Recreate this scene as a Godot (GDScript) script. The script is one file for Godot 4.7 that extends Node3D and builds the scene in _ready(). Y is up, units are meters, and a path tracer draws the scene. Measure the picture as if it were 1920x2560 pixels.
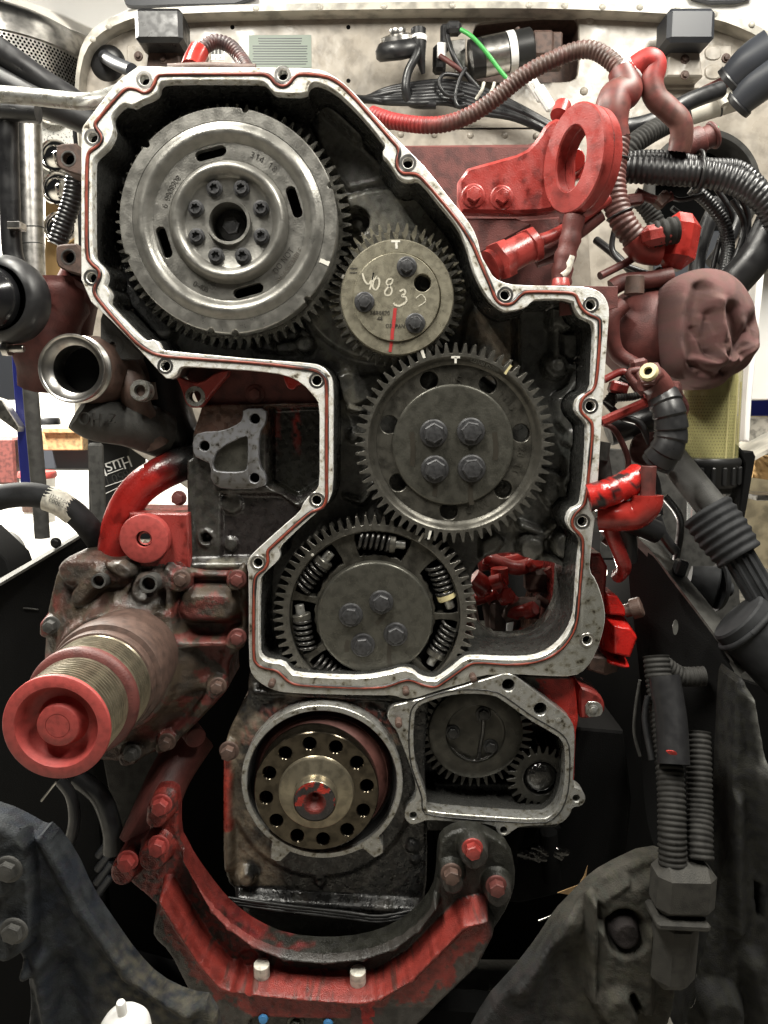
extends Node3D
# A partly stripped truck engine seen from the front. World: y up, metres; the engine's front face lies near z = 0.

const FOCAL := 2000.0
const CAM := Vector3(0.0, 1.0, 1.0)
const TILT := 0.131
const W := Color(1, 1, 1)
var mats := {}
var names := {}
var n1 := FastNoiseLite.new()
var n2 := FastNoiseLite.new()
var n3 := FastNoiseLite.new()
var tx := {}
var rng := RandomNumberGenerator.new()
var font: SystemFont

# ---------------------------------------------------------------- measuring
func ray(px: float, py: float) -> Vector3:
	var u := (px - 960.0) / FOCAL
	var v := (1280.0 - py) / FOCAL
	return Vector3(u, v * cos(TILT) - sin(TILT), -cos(TILT) - v * sin(TILT))

func P(px: float, py: float, z: float) -> Vector3:   # a point of the engine at depth z
	var d := ray(px, py)
	return CAM + d * ((z - CAM.z) / d.z)

func sc(py: float, z: float) -> float:               # metres per measured unit at depth z
	return (z - CAM.z) / ray(960.0, py).z / FOCAL

func to_px(p: Vector3) -> Vector2:
	var q := p - CAM
	var f := -sin(TILT) * q.y - cos(TILT) * q.z
	var up := cos(TILT) * q.y - sin(TILT) * q.z
	return Vector2(960.0 + FOCAL * q.x / f, 1280.0 - FOCAL * up / f)

func L(a: Array) -> PackedVector2Array:
	var r := PackedVector2Array()
	for i in a.size() / 2:
		r.append(Vector2(a[i * 2], a[i * 2 + 1]))
	return r

func chaikin(p: PackedVector2Array, times := 1, closed := true) -> PackedVector2Array:
	for t in times:
		var r := PackedVector2Array()
		var n := p.size()
		if not closed:
			r.append(p[0])
		for i in (n if closed else n - 1):
			var a := p[i]
			var b := p[(i + 1) % n]
			r.append(a.lerp(b, 0.25))
			r.append(a.lerp(b, 0.75))
		if not closed:
			r.append(p[n - 1])
		p = r
	return p

func resample(p: PackedVector2Array, step: float) -> PackedVector2Array:
	var r := PackedVector2Array()
	for i in p.size():
		var a := p[i]
		var b := p[(i + 1) % p.size()]
		var n := maxi(1, int(round(a.distance_to(b) / step)))
		for k in n:
			r.append(a.lerp(b, float(k) / n))
	return r

func plane(p: PackedVector2Array, z: float) -> PackedVector2Array:   # measured outline -> metres in the plane z
	var r := PackedVector2Array()
	for q in p:
		var w := P(q.x, q.y, z)
		r.append(Vector2(w.x, w.y))
	return r

func circle(c: Vector2, r: float, n := 24, a0 := 0.0) -> PackedVector2Array:
	var o := PackedVector2Array()
	for i in n:
		var a := a0 + TAU * i / n
		o.append(c + Vector2(cos(a), sin(a)) * r)
	return o

func path(a: Array, sub := 6) -> PackedVector3Array:   # x, y, depth triples -> smooth curve in metres
	var p := []
	for i in a.size() / 3:
		p.append(P(a[i * 3], a[i * 3 + 1], a[i * 3 + 2]))
	return spline(p, sub)

func spline(p: Array, sub := 6) -> PackedVector3Array:
	var r := PackedVector3Array()
	var n := p.size()
	for i in n - 1:
		var a: Vector3 = p[maxi(i - 1, 0)]
		var b: Vector3 = p[i]
		var c: Vector3 = p[i + 1]
		var d: Vector3 = p[mini(i + 2, n - 1)]
		for k in sub:
			r.append(b.cubic_interpolate(c, a, d, float(k) / sub))
	r.append(p[n - 1])
	return r

# ---------------------------------------------------------------- surfaces
func S() -> SurfaceTool:
	var st := SurfaceTool.new()
	st.begin(Mesh.PRIMITIVE_TRIANGLES)
	return st

func vert(st: SurfaceTool, p: Vector3, n: Vector3, c: Color) -> void:
	st.set_normal(n)
	st.set_color(c)
	st.add_vertex(p)

func tri(st: SurfaceTool, a: Vector3, b: Vector3, c: Vector3, na: Vector3, nb: Vector3, nc: Vector3, ca := W, cb := W, cc := W) -> void:
	var g := (c - a).cross(b - a)
	if g.length_squared() < 1e-20:
		return
	vert(st, a, na, ca)
	if g.dot(na + nb + nc) >= 0.0:
		vert(st, b, nb, cb)
		vert(st, c, nc, cc)
	else:
		vert(st, c, nc, cc)
		vert(st, b, nb, cb)

func quad(st: SurfaceTool, a: Vector3, b: Vector3, c: Vector3, d: Vector3, na: Vector3, nb: Vector3, nc: Vector3, nd: Vector3, col := W) -> void:
	tri(st, a, b, c, na, nb, nc, col, col, col)
	tri(st, a, c, d, na, nc, nd, col, col, col)

func flat(st: SurfaceTool, a: Vector3, b: Vector3, c: Vector3, d: Vector3, out: Vector3) -> void:
	var n := (b - a).cross(d - a).normalized()
	if n.dot(out) < 0.0:
		n = -n
	quad(st, a, b, c, d, n, n, n, n)

func lathe(st: SurfaceTool, prof: Array, xf: Transform3D, k := 1.0, segs := 64, crease := 0.75) -> void:
	# profile of (radius, height) from the middle of the front outwards and back; radii and heights times k
	var n := prof.size()
	var bn := []
	for i in n - 1:
		var t: Vector2 = (prof[i + 1] - prof[i])
		t = t.normalized()
		bn.append(Vector2(-t.y, t.x))
	for i in n - 1:
		var m0: Vector2 = bn[i]
		var m1: Vector2 = bn[i]
		if i > 0 and bn[i].dot(bn[i - 1]) > crease:
			m0 = (bn[i] + bn[i - 1]).normalized()
		if i < n - 2 and bn[i].dot(bn[i + 1]) > crease:
			m1 = (bn[i] + bn[i + 1]).normalized()
		var p0: Vector2 = prof[i] * k
		var p1: Vector2 = prof[i + 1] * k
		for s in segs:
			var a := TAU * s / segs
			var b := TAU * (s + 1) / segs
			var ca := cos(a)
			var sa := sin(a)
			var cb := cos(b)
			var sb := sin(b)
			quad(st, xf * Vector3(ca * p0.x, sa * p0.x, p0.y), xf * Vector3(ca * p1.x, sa * p1.x, p1.y), xf * Vector3(cb * p1.x, sb * p1.x, p1.y), xf * Vector3(cb * p0.x, sb * p0.x, p0.y),
				xf.basis * Vector3(ca * m0.x, sa * m0.x, m0.y), xf.basis * Vector3(ca * m1.x, sa * m1.x, m1.y), xf.basis * Vector3(cb * m1.x, sb * m1.x, m1.y), xf.basis * Vector3(cb * m0.x, sb * m0.x, m0.y))

func turned(r: float, z: float, k: float, step := 5.0) -> Array:   # a face with fine turning rings
	var o := []
	var n := int(r / step)
	for i in n + 1:
		o.append(Vector2(r * i / n, z / k + (0.00007 if i % 2 else -0.00003) * (0.6 + 0.8 * absf(n2.get_noise_1d(i * 31.0))) / k))
	return o

func area2(p: PackedVector2Array) -> float:
	var s := 0.0
	for i in p.size():
		s += p[i].cross(p[(i + 1) % p.size()])
	return s

func wound(p: PackedVector2Array, ccw: bool) -> PackedVector2Array:
	if (area2(p) > 0.0) != ccw:
		p = p.duplicate()
		p.reverse()
	return p

func inset(p: PackedVector2Array, by: float) -> PackedVector2Array:
	var r := PackedVector2Array()
	var n := p.size()
	for i in n:
		var e0 := (p[i] - p[(i + n - 1) % n]).normalized()
		var e1 := (p[(i + 1) % n] - p[i]).normalized()
		var m := (Vector2(e0.y, -e0.x) + Vector2(e1.y, -e1.x))
		m = m.normalized() if m.length() > 0.01 else Vector2(e1.y, -e1.x)
		r.append(p[i] - m * by)
	return r

func keyhole(outer: PackedVector2Array, holes: Array) -> PackedVector2Array:
	var cur := outer
	var left := holes.duplicate()
	while left.size():
		var best := INF
		var bi := 0
		var bj := 0
		var bh := 0
		for h in left.size():
			var q: PackedVector2Array = left[h]
			for j in q.size():
				for i in cur.size():
					var d := cur[i].distance_squared_to(q[j])
					if d < best:
						best = d
						bi = i
						bj = j
						bh = h
		var hole: PackedVector2Array = left[bh]
		left.remove_at(bh)
		var r := PackedVector2Array()
		var dir := (hole[bj] - cur[bi]).normalized()
		var side := Vector2(dir.y, -dir.x) * 1e-5
		for i in bi + 1:
			r.append(cur[i])
		for j in hole.size():
			r.append(hole[(bj + j) % hole.size()])
		r.append(hole[bj] + side)
		r.append(cur[bi] + side)
		for i in range(bi + 1, cur.size()):
			r.append(cur[i])
		cur = r
	return cur

func plate(st: SurfaceTool, outer: PackedVector2Array, holes: Array, z0: float, z1: float, bevel := 0.0008, back := false, walls := true, cf = null) -> void:
	# outline and holes in metres; front face at z0, back at z1, chamfered front edges
	var loops := [wound(outer, true)]
	for h in holes:
		loops.append(wound(h, false))
	var ins := []
	for l in loops:
		ins.append(inset(l, bevel) if bevel > 0.0 else l)
	var face := keyhole(ins[0], ins.slice(1))
	var big := PackedVector2Array()
	for p in face:
		big.append(p * 4000.0)
	var idx := Geometry2D.triangulate_polygon(big)
	if idx.is_empty():
		print("triangulation failed, ", outer.size(), " points at ", outer[0])
	for t in idx.size() / 3:
		var a := face[idx[t * 3]]
		var b := face[idx[t * 3 + 1]]
		var c := face[idx[t * 3 + 2]]
		var f := Vector3.BACK
		if cf == null:
			tri(st, Vector3(a.x, a.y, z0), Vector3(b.x, b.y, z0), Vector3(c.x, c.y, z0), f, f, f)
		else:
			tri(st, Vector3(a.x, a.y, z0), Vector3(b.x, b.y, z0), Vector3(c.x, c.y, z0), f, f, f, cf.call(a), cf.call(b), cf.call(c))
		if back:
			tri(st, Vector3(a.x, a.y, z1), Vector3(b.x, b.y, z1), Vector3(c.x, c.y, z1), -f, -f, -f)
	if not walls:
		return
	for l in loops.size():
		var p: PackedVector2Array = loops[l]
		var q: PackedVector2Array = ins[l]
		var n := p.size()
		for i in n:
			var j := (i + 1) % n
			var e := (p[j] - p[i]).normalized()
			var nn := Vector3(e.y, -e.x, 0)
			var e0 := (p[i] - p[(i + n - 1) % n]).normalized()
			var e2 := (p[(j + 1) % n] - p[j]).normalized()
			var na := nn
			var nb := nn
			if e0.dot(e) > 0.7:
				na = Vector3(e0.y + e.y, -e0.x - e.x, 0).normalized()
			if e2.dot(e) > 0.7:
				nb = Vector3(e2.y + e.y, -e2.x - e.x, 0).normalized()
			var zb := z0 - bevel
			quad(st, Vector3(p[i].x, p[i].y, zb), Vector3(p[j].x, p[j].y, zb), Vector3(p[j].x, p[j].y, z1), Vector3(p[i].x, p[i].y, z1), na, nb, nb, na)
			if bevel > 0.0:
				var u := Vector3.BACK
				quad(st, Vector3(q[i].x, q[i].y, z0), Vector3(q[j].x, q[j].y, z0), Vector3(p[j].x, p[j].y, zb), Vector3(p[i].x, p[i].y, zb), (na + u).normalized(), (nb + u).normalized(), (nb + u).normalized(), (na + u).normalized())

func box(st: SurfaceTool, c: Vector3, s: Vector3, xf := Transform3D(), bevel := 0.0) -> void:
	var h := s * 0.5
	var b := minf(bevel, minf(h.x, minf(h.y, h.z)) * 0.9)
	for ax in 3:
		for sg in [-1.0, 1.0]:
			var n := Vector3.ZERO
			n[ax] = sg
			var u := Vector3.ZERO
			u[(ax + 1) % 3] = 1.0
			var v := Vector3.ZERO
			v[(ax + 2) % 3] = 1.0
			var hu: float = h[(ax + 1) % 3] - b
			var hv: float = h[(ax + 2) % 3] - b
			var o: Vector3 = c + n * h[ax]
			var nn: Vector3 = xf.basis * n
			quad(st, xf * (o - u * hu - v * hv), xf * (o + u * hu - v * hv), xf * (o + u * hu + v * hv), xf * (o - u * hu + v * hv), nn, nn, nn, nn)
			if b > 0.0:
				for su in [-1.0, 1.0]:   # chamfers towards the next axis
					var n2_: Vector3 = u * su
					var o2: Vector3 = c + n2_ * h[(ax + 1) % 3]
					var m: Vector3 = (xf.basis * (n + n2_)).normalized()
					var hw: float = h[(ax + 2) % 3] - b
					var e0: Vector3 = o + n2_ * hu
					var e1: Vector3 = o2 + n * (h[ax] - b)
					quad(st, xf * (e0 - v * hw), xf * (e0 + v * hw), xf * (e1 + v * hw), xf * (e1 - v * hw), m, m, m, m)
	if b > 0.0:
		for sx in [-1.0, 1.0]:
			for sy in [-1.0, 1.0]:
				for sz in [-1.0, 1.0]:
					var k := Vector3(sx, sy, sz)
					var m2: Vector3 = (xf.basis * k).normalized()
					tri(st, xf * (c + k * Vector3(h.x, h.y - b, h.z - b)), xf * (c + k * Vector3(h.x - b, h.y, h.z - b)), xf * (c + k * Vector3(h.x - b, h.y - b, h.z)), m2, m2, m2)

func tube(st: SurfaceTool, pts: PackedVector3Array, r: float, segs := 14, rf = null, cap := true, cf = null) -> void:
	# rf: factor on the radius along the length, 0..1; cf: colour along the length and around
	var n := pts.size()
	var up := Vector3(0.31, 0.87, 0.21).normalized()
	var rings := []
	var nrm := []
	var cols := []
	var tot := 0.0
	var at := PackedFloat32Array([0.0])
	for i in range(1, n):
		tot += pts[i].distance_to(pts[i - 1])
		at.append(tot)
	var rad := PackedFloat32Array()
	for i in n:
		rad.append(r * (float(rf.call(at[i] / maxf(tot, 1e-6))) if rf != null else 1.0))
	for i in n:
		var t := (pts[mini(i + 1, n - 1)] - pts[maxi(i - 1, 0)]).normalized()
		var x := (up - t * up.dot(t)).normalized()
		up = x
		var y := t.cross(x)
		var ds := at[mini(i + 1, n - 1)] - at[maxi(i - 1, 0)]
		var slope := (rad[mini(i + 1, n - 1)] - rad[maxi(i - 1, 0)]) / maxf(ds, 1e-6)
		var ring := PackedVector3Array()
		var rn := PackedVector3Array()
		var rc := PackedColorArray()
		for s in segs:
			var a := TAU * s / segs
			var o := x * cos(a) + y * sin(a)
			ring.append(pts[i] + o * rad[i])
			rn.append((o - t * slope).normalized())
			rc.append(cf.call(at[i] / maxf(tot, 1e-6), pts[i] + o * rad[i], o) if cf != null else W)
		rings.append(ring)
		nrm.append(rn)
		cols.append(rc)
	for i in n - 1:
		for s in segs:
			var q := (s + 1) % segs
			tri(st, rings[i][s], rings[i][q], rings[i + 1][q], nrm[i][s], nrm[i][q], nrm[i + 1][q], cols[i][s], cols[i][q], cols[i + 1][q])
			tri(st, rings[i][s], rings[i + 1][q], rings[i + 1][s], nrm[i][s], nrm[i + 1][q], nrm[i + 1][s], cols[i][s], cols[i + 1][q], cols[i + 1][s])
	if cap:
		for e in [0, n - 1]:
			var t2 := (pts[0] - pts[1]).normalized() if e == 0 else (pts[n - 1] - pts[n - 2]).normalized()
			for s in segs:
				tri(st, pts[e], rings[e][s], rings[e][(s + 1) % segs], t2, t2, t2, cols[e][s], cols[e][s], cols[e][s])

func length_of(pts: PackedVector3Array) -> float:
	var t := 0.0
	for i in range(1, pts.size()):
		t += pts[i].distance_to(pts[i - 1])
	return t

func even(pts: PackedVector3Array, step: float) -> PackedVector3Array:
	var r := PackedVector3Array([pts[0]])
	var left := step
	for i in range(1, pts.size()):
		var a := pts[i - 1]
		var b := pts[i]
		var d := a.distance_to(b)
		while d >= left and d > 0.0:
			a = a.lerp(b, left / d)
			r.append(a)
			d = a.distance_to(b)
			left = step
		left -= d
	r.append(pts[-1])
	return r

func corrugated(st: SurfaceTool, pts: PackedVector3Array, r: float, pitch: float, amp := 0.12, segs := 16, cf = null, wob := 0.0) -> void:
	var p := even(pts, pitch / 5.0)
	var tot := length_of(p)
	tube(st, p, r, segs, func(t: float) -> float:
		var ph := fposmod(t * tot / pitch, 1.0)
		return 1.0 - amp * (1.0 - smoothstep(0.0, 0.22, absf(ph - 0.5))) + wob * n1.get_noise_1d(t * 900.0), true, cf)

func gear(st: SurfaceTool, xf: Transform3D, r_in: float, r_root: float, r_tip: float, count: int, z0: float, z1: float, phase := 0.0, k := 1.0) -> void:
	var pr := []
	var rm := lerpf(r_root, r_tip, 0.55)
	for t in count:
		for q in [[-0.33, r_root], [-0.24, lerpf(r_root, r_tip, 0.3)], [-0.185, rm], [-0.09, r_tip], [0.09, r_tip], [0.185, rm], [0.24, lerpf(r_root, r_tip, 0.3)], [0.33, r_root]]:
			pr.append([phase + TAU * (t + q[0]) / count, q[1] * k])
	var ch := 1.6 * k
	var n := pr.size()
	var f := xf.basis * Vector3.BACK
	for i in n:
		var j := (i + 1) % n
		var a: float = pr[i][0]
		var b: float = pr[j][0]
		var da := Vector3(cos(a), sin(a), 0)
		var db := Vector3(cos(b), sin(b), 0)
		var ra: float = pr[i][1]
		var rb: float = pr[j][1]
		var ia := xf * (da * r_in * k + Vector3(0, 0, z0))
		var ib := xf * (db * r_in * k + Vector3(0, 0, z0))
		var fa := xf * (da * (ra - ch) + Vector3(0, 0, z0))
		var fb := xf * (db * (rb - ch) + Vector3(0, 0, z0))
		quad(st, ia, fa, fb, ib, f, f, f, f)
		var oa := xf * (da * ra + Vector3(0, 0, z0 - ch))
		var ob := xf * (db * rb + Vector3(0, 0, z0 - ch))
		var ba := xf * (da * ra + Vector3(0, 0, z1))
		var bb := xf * (db * rb + Vector3(0, 0, z1))
		var e := (db * rb - da * ra).normalized()
		var nn := xf.basis * Vector3(e.y, -e.x, 0)
		var mc := (nn + f).normalized()
		quad(st, fa, oa, ob, fb, mc, mc, mc, mc)
		quad(st, oa, ba, bb, ob, nn, nn, nn, nn)

func sd_poly(p: Vector2, v: PackedVector2Array) -> float:
	var d := INF
	var n := v.size()
	for i in n:
		var q := Geometry2D.get_closest_point_to_segment(p, v[i], v[(i + 1) % n])
		d = minf(d, q.distance_squared_to(p))
	d = sqrt(d)
	return -d if Geometry2D.is_point_in_polygon(p, v) else d

func feats(p: Vector2, list: Array, h := 0.0) -> float:
	# each feature pulls the height towards its own: ["c", x, y, r, h, soft], ["s", x0, y0, x1, y1, r, h, soft], ["p", outline, h, soft]
	for f in list:
		var d := 0.0
		var hh := 0.0
		var so := 1.0
		if f[0] == "c":
			d = p.distance_to(Vector2(f[1], f[2])) - f[3]
			hh = f[4]
			so = f[5]
		elif f[0] == "s":
			d = Geometry2D.get_closest_point_to_segment(p, Vector2(f[1], f[2]), Vector2(f[3], f[4])).distance_to(p) - f[5]
			hh = f[6]
			so = f[7]
		else:
			if not f.size() > 4:
				var bb := Rect2(f[1][0], Vector2.ZERO)
				for q in f[1]:
					bb = bb.expand(q)
				f.append(bb.grow(f[3] + 1.0))
			if not f[4].has_point(p):
				continue
			d = sd_poly(p, f[1])
			hh = f[2]
			so = f[3]
		if d < so:
			h = lerpf(h, hh, smoothstep(so, -so, d))
	return h

func relief(st: SurfaceTool, outline: PackedVector2Array, z: float, zback: float, step: float, hf: Callable, cf: Callable, edge := 0.0, hole := PackedVector2Array()) -> void:
	# a casting: height field over a measured outline in the plane z, with rounded rim and side walls back to zback
	var bb := Rect2(outline[0], Vector2.ZERO)
	for q in outline:
		bb = bb.expand(q)
	var nx := int(ceil(bb.size.x / step)) + 1
	var ny := int(ceil(bb.size.y / step)) + 1
	var pos := PackedVector3Array()
	var col := PackedColorArray()
	var ok := PackedByteArray()
	var kk := sc(bb.get_center().y, z)
	pos.resize(nx * ny)
	col.resize(nx * ny)
	ok.resize(nx * ny)
	var ins := PackedByteArray()
	ins.resize(nx * ny)
	for j in ny:
		for i in nx:
			var p := bb.position + Vector2(i, j) * step
			if Geometry2D.is_point_in_polygon(p, outline) and not (hole.size() and Geometry2D.is_point_in_polygon(p, hole)):
				ins[j * nx + i] = 1
	var rim := func(d: float) -> float:
		if edge <= 0.0 or d >= edge:
			return 0.0
		var t := 1.0 - d / edge
		return -edge * kk * (1.0 - sqrt(maxf(0.0, 1.0 - t * t)))
	for j in ny:
		for i in nx:
			var id := j * nx + i
			var near := false
			if not ins[id]:
				for dj in [-1, 0, 1]:
					for di in [-1, 0, 1]:
						var a: int = i + di
						var b: int = j + dj
						if a >= 0 and b >= 0 and a < nx and b < ny and ins[b * nx + a]:
							near = true
				if not near:
					continue
			var p := bb.position + Vector2(i, j) * step
			var d := 0.0
			if near:
				var best := INF
				var bp := p
				for l in [outline, hole]:
					for q in l.size():
						var c := Geometry2D.get_closest_point_to_segment(p, l[q], l[(q + 1) % l.size()])
						if c.distance_squared_to(p) < best:
							best = c.distance_squared_to(p)
							bp = c
				p = bp
			elif edge > 0.0:
				d = -sd_poly(p, outline)
			var h: float = hf.call(p)
			var w := P(p.x, p.y, z)
			w.z += h + (rim.call(d) if (near or edge > 0.0) else 0.0)
			pos[id] = w
			col[id] = cf.call(p, h)
			ok[id] = 1
	var nrm := PackedVector3Array()
	nrm.resize(nx * ny)
	var cells := []
	for j in ny - 1:
		for i in nx - 1:
			var a := j * nx + i
			var b := a + 1
			var c := a + nx + 1
			var d := a + nx
			if not (ok[a] and ok[b] and ok[c] and ok[d] and (ins[a] or ins[b] or ins[c] or ins[d])):
				continue
			for t in [[a, b, c], [a, c, d]]:
				var g := (pos[t[2]] - pos[t[0]]).cross(pos[t[1]] - pos[t[0]])
				if g.z < 0.0:
					g = -g
				for q in t:
					nrm[q] += g
				cells.append(t)
	for t in cells:
		var a: int = t[0]
		var b: int = t[1]
		var c: int = t[2]
		tri(st, pos[a], pos[b], pos[c], nrm[a].normalized(), nrm[b].normalized(), nrm[c].normalized(), col[a], col[b], col[c])
	for l in [outline, hole]:
		if l.size() < 3:
			continue
		var o := resample(l, step * 1.5)
		var sgn := 1.0 if l == outline else -1.0
		var n := o.size()
		var ccw := area2(o) > 0.0
		for i in n:
			var a := o[i]
			var b := o[(i + 1) % n]
			var wa := P(a.x, a.y, z)
			var wb := P(b.x, b.y, z)
			var za: float = wa.z + hf.call(a) + (rim.call(0.0) if l == outline else 0.0)
			var zb: float = wb.z + hf.call(b) + (rim.call(0.0) if l == outline else 0.0)
			var e := (wb - wa).normalized()
			var nn := Vector3(e.y, -e.x, 0) * sgn * (-1.0 if ccw else 1.0)
			var pin := Vector2(nn.x, -nn.y)
			var reach := clampf((za - zback) / kk, 8.0, 170.0)
			var rows := clampi(int(reach / (step * 2.0)), 1, 14)
			for r in rows:
				var t0 := float(r) / rows
				var t1 := float(r + 1) / rows
				var c00: Color = cf.call(a - pin * (2.0 + reach * t0), -0.01)
				var c10: Color = cf.call(b - pin * (2.0 + reach * t0), -0.01)
				var c01: Color = cf.call(a - pin * (2.0 + reach * t1), -0.01)
				var c11: Color = cf.call(b - pin * (2.0 + reach * t1), -0.01)
				var a0 := Vector3(wa.x, wa.y, lerpf(za, zback, t0))
				var b0 := Vector3(wb.x, wb.y, lerpf(zb, zback, t0))
				var a1 := Vector3(wa.x, wa.y, lerpf(za, zback, t1))
				var b1 := Vector3(wb.x, wb.y, lerpf(zb, zback, t1))
				tri(st, a0, b0, b1, nn, nn, nn, c00, c10, c11)
				tri(st, a0, b1, a1, nn, nn, nn, c00, c11, c01)

# ---------------------------------------------------------------- objects
func numbered(parent: Node, called: String) -> String:
	var key := str(parent.get_instance_id()) + called
	var n: int = names.get(key, 0)
	names[key] = n + 1
	return called if n == 0 else "%s_%03d" % [called, n]

func tag(o: Node3D, label: String, category: String, group := "") -> Node3D:
	o.set_meta("label", label)
	o.set_meta("category", category)
	if group:
		o.set_meta("group", group)
	return o

func thing(called: String, label: String, category: String, at := Vector3.ZERO, group := "") -> Node3D:
	var o := Node3D.new()
	o.name = numbered(self, called)
	add_child(o, true)
	o.position = at
	return tag(o, label, category, group)

func part(called: String, st: SurfaceTool, m: String, parent: Node3D, label := "") -> MeshInstance3D:
	var o := MeshInstance3D.new()
	o.mesh = st.commit()
	o.material_override = mats[m]
	o.name = numbered(parent, called)
	parent.add_child(o, true)
	if parent.get_parent() == self and not parent is MeshInstance3D:
		o.position = -parent.position
	if label:
		o.set_meta("label", label)
	return o

func solo(called: String, st: SurfaceTool, m: String, label: String, category: String, group := "") -> MeshInstance3D:
	var o := part(called, st, m, self)
	o.position = Vector3.ZERO
	tag(o, label, category, group)
	return o

func put(called: String, mesh: Mesh, m: String, parent: Node3D, xf: Transform3D, label := "") -> MeshInstance3D:   # a shared mesh placed in world coordinates
	var o := MeshInstance3D.new()
	o.mesh = mesh
	o.material_override = mats[m]
	o.name = numbered(parent, called)
	parent.add_child(o, true)
	o.transform = xf
	if parent != self and parent.get_parent() == self and not parent is MeshInstance3D:
		o.position -= parent.position
	if label:
		o.set_meta("label", label)
	return o

func at(p: Vector3, turn := 0.0, s := 1.0) -> Transform3D:
	return Transform3D(Basis(Vector3.BACK, turn).scaled(Vector3(s, s, s)), p)

func along(p: Vector3, dir: Vector3, turn := 0.0) -> Transform3D:   # local z along dir
	var z := dir.normalized()
	var x := Vector3.UP.cross(z)
	x = x.normalized() if x.length() > 0.05 else Vector3.RIGHT
	return Transform3D(Basis(x, z.cross(x), z), p) * Transform3D(Basis(Vector3.BACK, turn), Vector3.ZERO)

func text(words: String, size: float, m: String, parent: Node3D, xf: Transform3D, depth := 0.0004, called := "lettering") -> void:
	var t := TextMesh.new()
	t.text = words
	t.font = font
	t.font_size = 64
	t.pixel_size = size / 64.0
	t.depth = depth
	t.curve_step = 2.0
	put(called, t, m, parent, xf)

func arc_text(words: String, size: float, m: String, parent: Node3D, c: Vector3, r: float, a0: float, step: float, outward := true, called := "lettering") -> void:
	for i in words.length():
		if words[i] == " ":
			continue
		var a := a0 - step * i if outward else a0 + step * i
		text(words[i], size, m, parent, Transform3D(Basis(Vector3.BACK, a - PI / 2 if outward else a + PI / 2), c + Vector3(cos(a), sin(a), 0) * r), 0.0005, called)

# ---------------------------------------------------------------- bolts: local z points out of the head, base at 0
var bolt_cache := {}
func bolt_mesh(rw: float, rh: float, hw: float, hh: float, kind := "hex") -> ArrayMesh:
	var key := "%f %f %f %f %s" % [rw, rh, hw, hh, kind]
	if bolt_cache.has(key):
		return bolt_cache[key]
	var st := S()
	var I := Transform3D()
	if kind == "torx":
		lathe(st, [Vector2(rh * 0.95, hw + hh), Vector2(rh, hw + hh * 0.9), Vector2(rh, hw), Vector2(rw, hw * 0.7), Vector2(rw, 0)], I, 1.0, 24)
		var star := PackedVector2Array()
		for i in 24:
			var a := TAU * i / 24
			star.append(Vector2(cos(a), sin(a)) * rh * (0.62 + 0.13 * cos(a * 6)))
		plate(st, circle(Vector2.ZERO, rh * 0.95, 24), [star], hw + hh, hw, 0.0, false, true)
		plate(st, circle(Vector2.ZERO, rh * 0.8, 16), [], hw + hh * 0.15, 0, 0.0, false, false)
	else:
		lathe(st, [Vector2(rh * 0.75, hw * 1.0), Vector2(rw * 0.88, hw * 0.82), Vector2(rw * 0.97, hw * 0.6), Vector2(rw, hw * 0.4), Vector2(rw, 0)], I, 1.0, 28, 0.95)
		var hx := circle(Vector2.ZERO, rh, 6, 0.35)
		plate(st, hx, [], hw + hh, hw * 0.6, rh * 0.13, false, true)
		lathe(st, [Vector2(0, hw + hh + 0.0002), Vector2(rh * 0.6, hw + hh + 0.0002), Vector2(rh * 0.66, hw + hh)], I, 1.0, 20)
	var m := st.commit()
	bolt_cache[key] = m
	return m

func bolt(parent: Node3D, px: float, py: float, z: float, rw: float, rh: float, m: String, turn := 0.0, kind := "hex", hh := 0.9, called := "bolt") -> MeshInstance3D:
	var k := snappedf(sc(py, z), 0.00002)
	return put(called, bolt_mesh(snappedf(rw * k, 0.0005), snappedf(rh * k, 0.0005), snappedf(rw * k * 0.22, 0.0005), snappedf(rh * k * hh, 0.0005), kind), m, parent, at(P(px, py, z), turn))

# ---------------------------------------------------------------- materials
func noise(kind: int, seed_: int, freq: float, oct := 5) -> FastNoiseLite:
	var n := FastNoiseLite.new()
	n.noise_type = kind as FastNoiseLite.NoiseType
	n.seed = seed_
	n.frequency = freq
	n.fractal_octaves = oct
	return n

func ramp(offs: Array, vals: Array) -> Gradient:
	var g := Gradient.new()
	g.offsets = PackedFloat32Array(offs)
	var c := PackedColorArray()
	for v in vals:
		c.append(v if v is Color else Color(v, v, v))
	g.colors = c
	return g

func ntex(key: String, n: FastNoiseLite, g: Gradient = null, bump := 0.0, size := 512) -> void:
	var t := NoiseTexture2D.new()
	t.width = size
	t.height = size
	t.seamless = true
	t.noise = n
	if bump > 0.0:
		t.as_normal_map = true
		t.bump_strength = bump
	if g:
		t.color_ramp = g
	tx[key] = t

func mk(key: String, c: Color, rough: float, metal := 0.0, o := {}) -> StandardMaterial3D:
	var m := StandardMaterial3D.new()
	m.resource_name = key
	m.albedo_color = c.linear_to_srgb()
	m.roughness = rough
	m.metallic = metal
	m.uv1_triplanar = true
	m.uv1_world_triplanar = true
	var s: float = o.get("s", 5.0)
	m.uv1_scale = Vector3(s, s, s)
	m.uv1_offset = Vector3(rng.randf(), rng.randf(), rng.randf())
	if o.has("t"):
		m.albedo_texture = tx[o.t]
	if o.has("r"):
		m.roughness_texture = tx[o.r]
	if o.has("n"):
		m.normal_enabled = true
		m.normal_texture = tx[o.n]
		m.normal_scale = o.get("ns", 1.0)
	if o.has("coat"):
		m.clearcoat_enabled = true
		m.clearcoat = o.coat
		m.clearcoat_roughness = o.get("cr", 0.1)
	m.vertex_color_use_as_albedo = o.get("v", false)
	if o.has("spec"):
		m.metallic_specular = o.spec
	mats[key] = m
	return m

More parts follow.
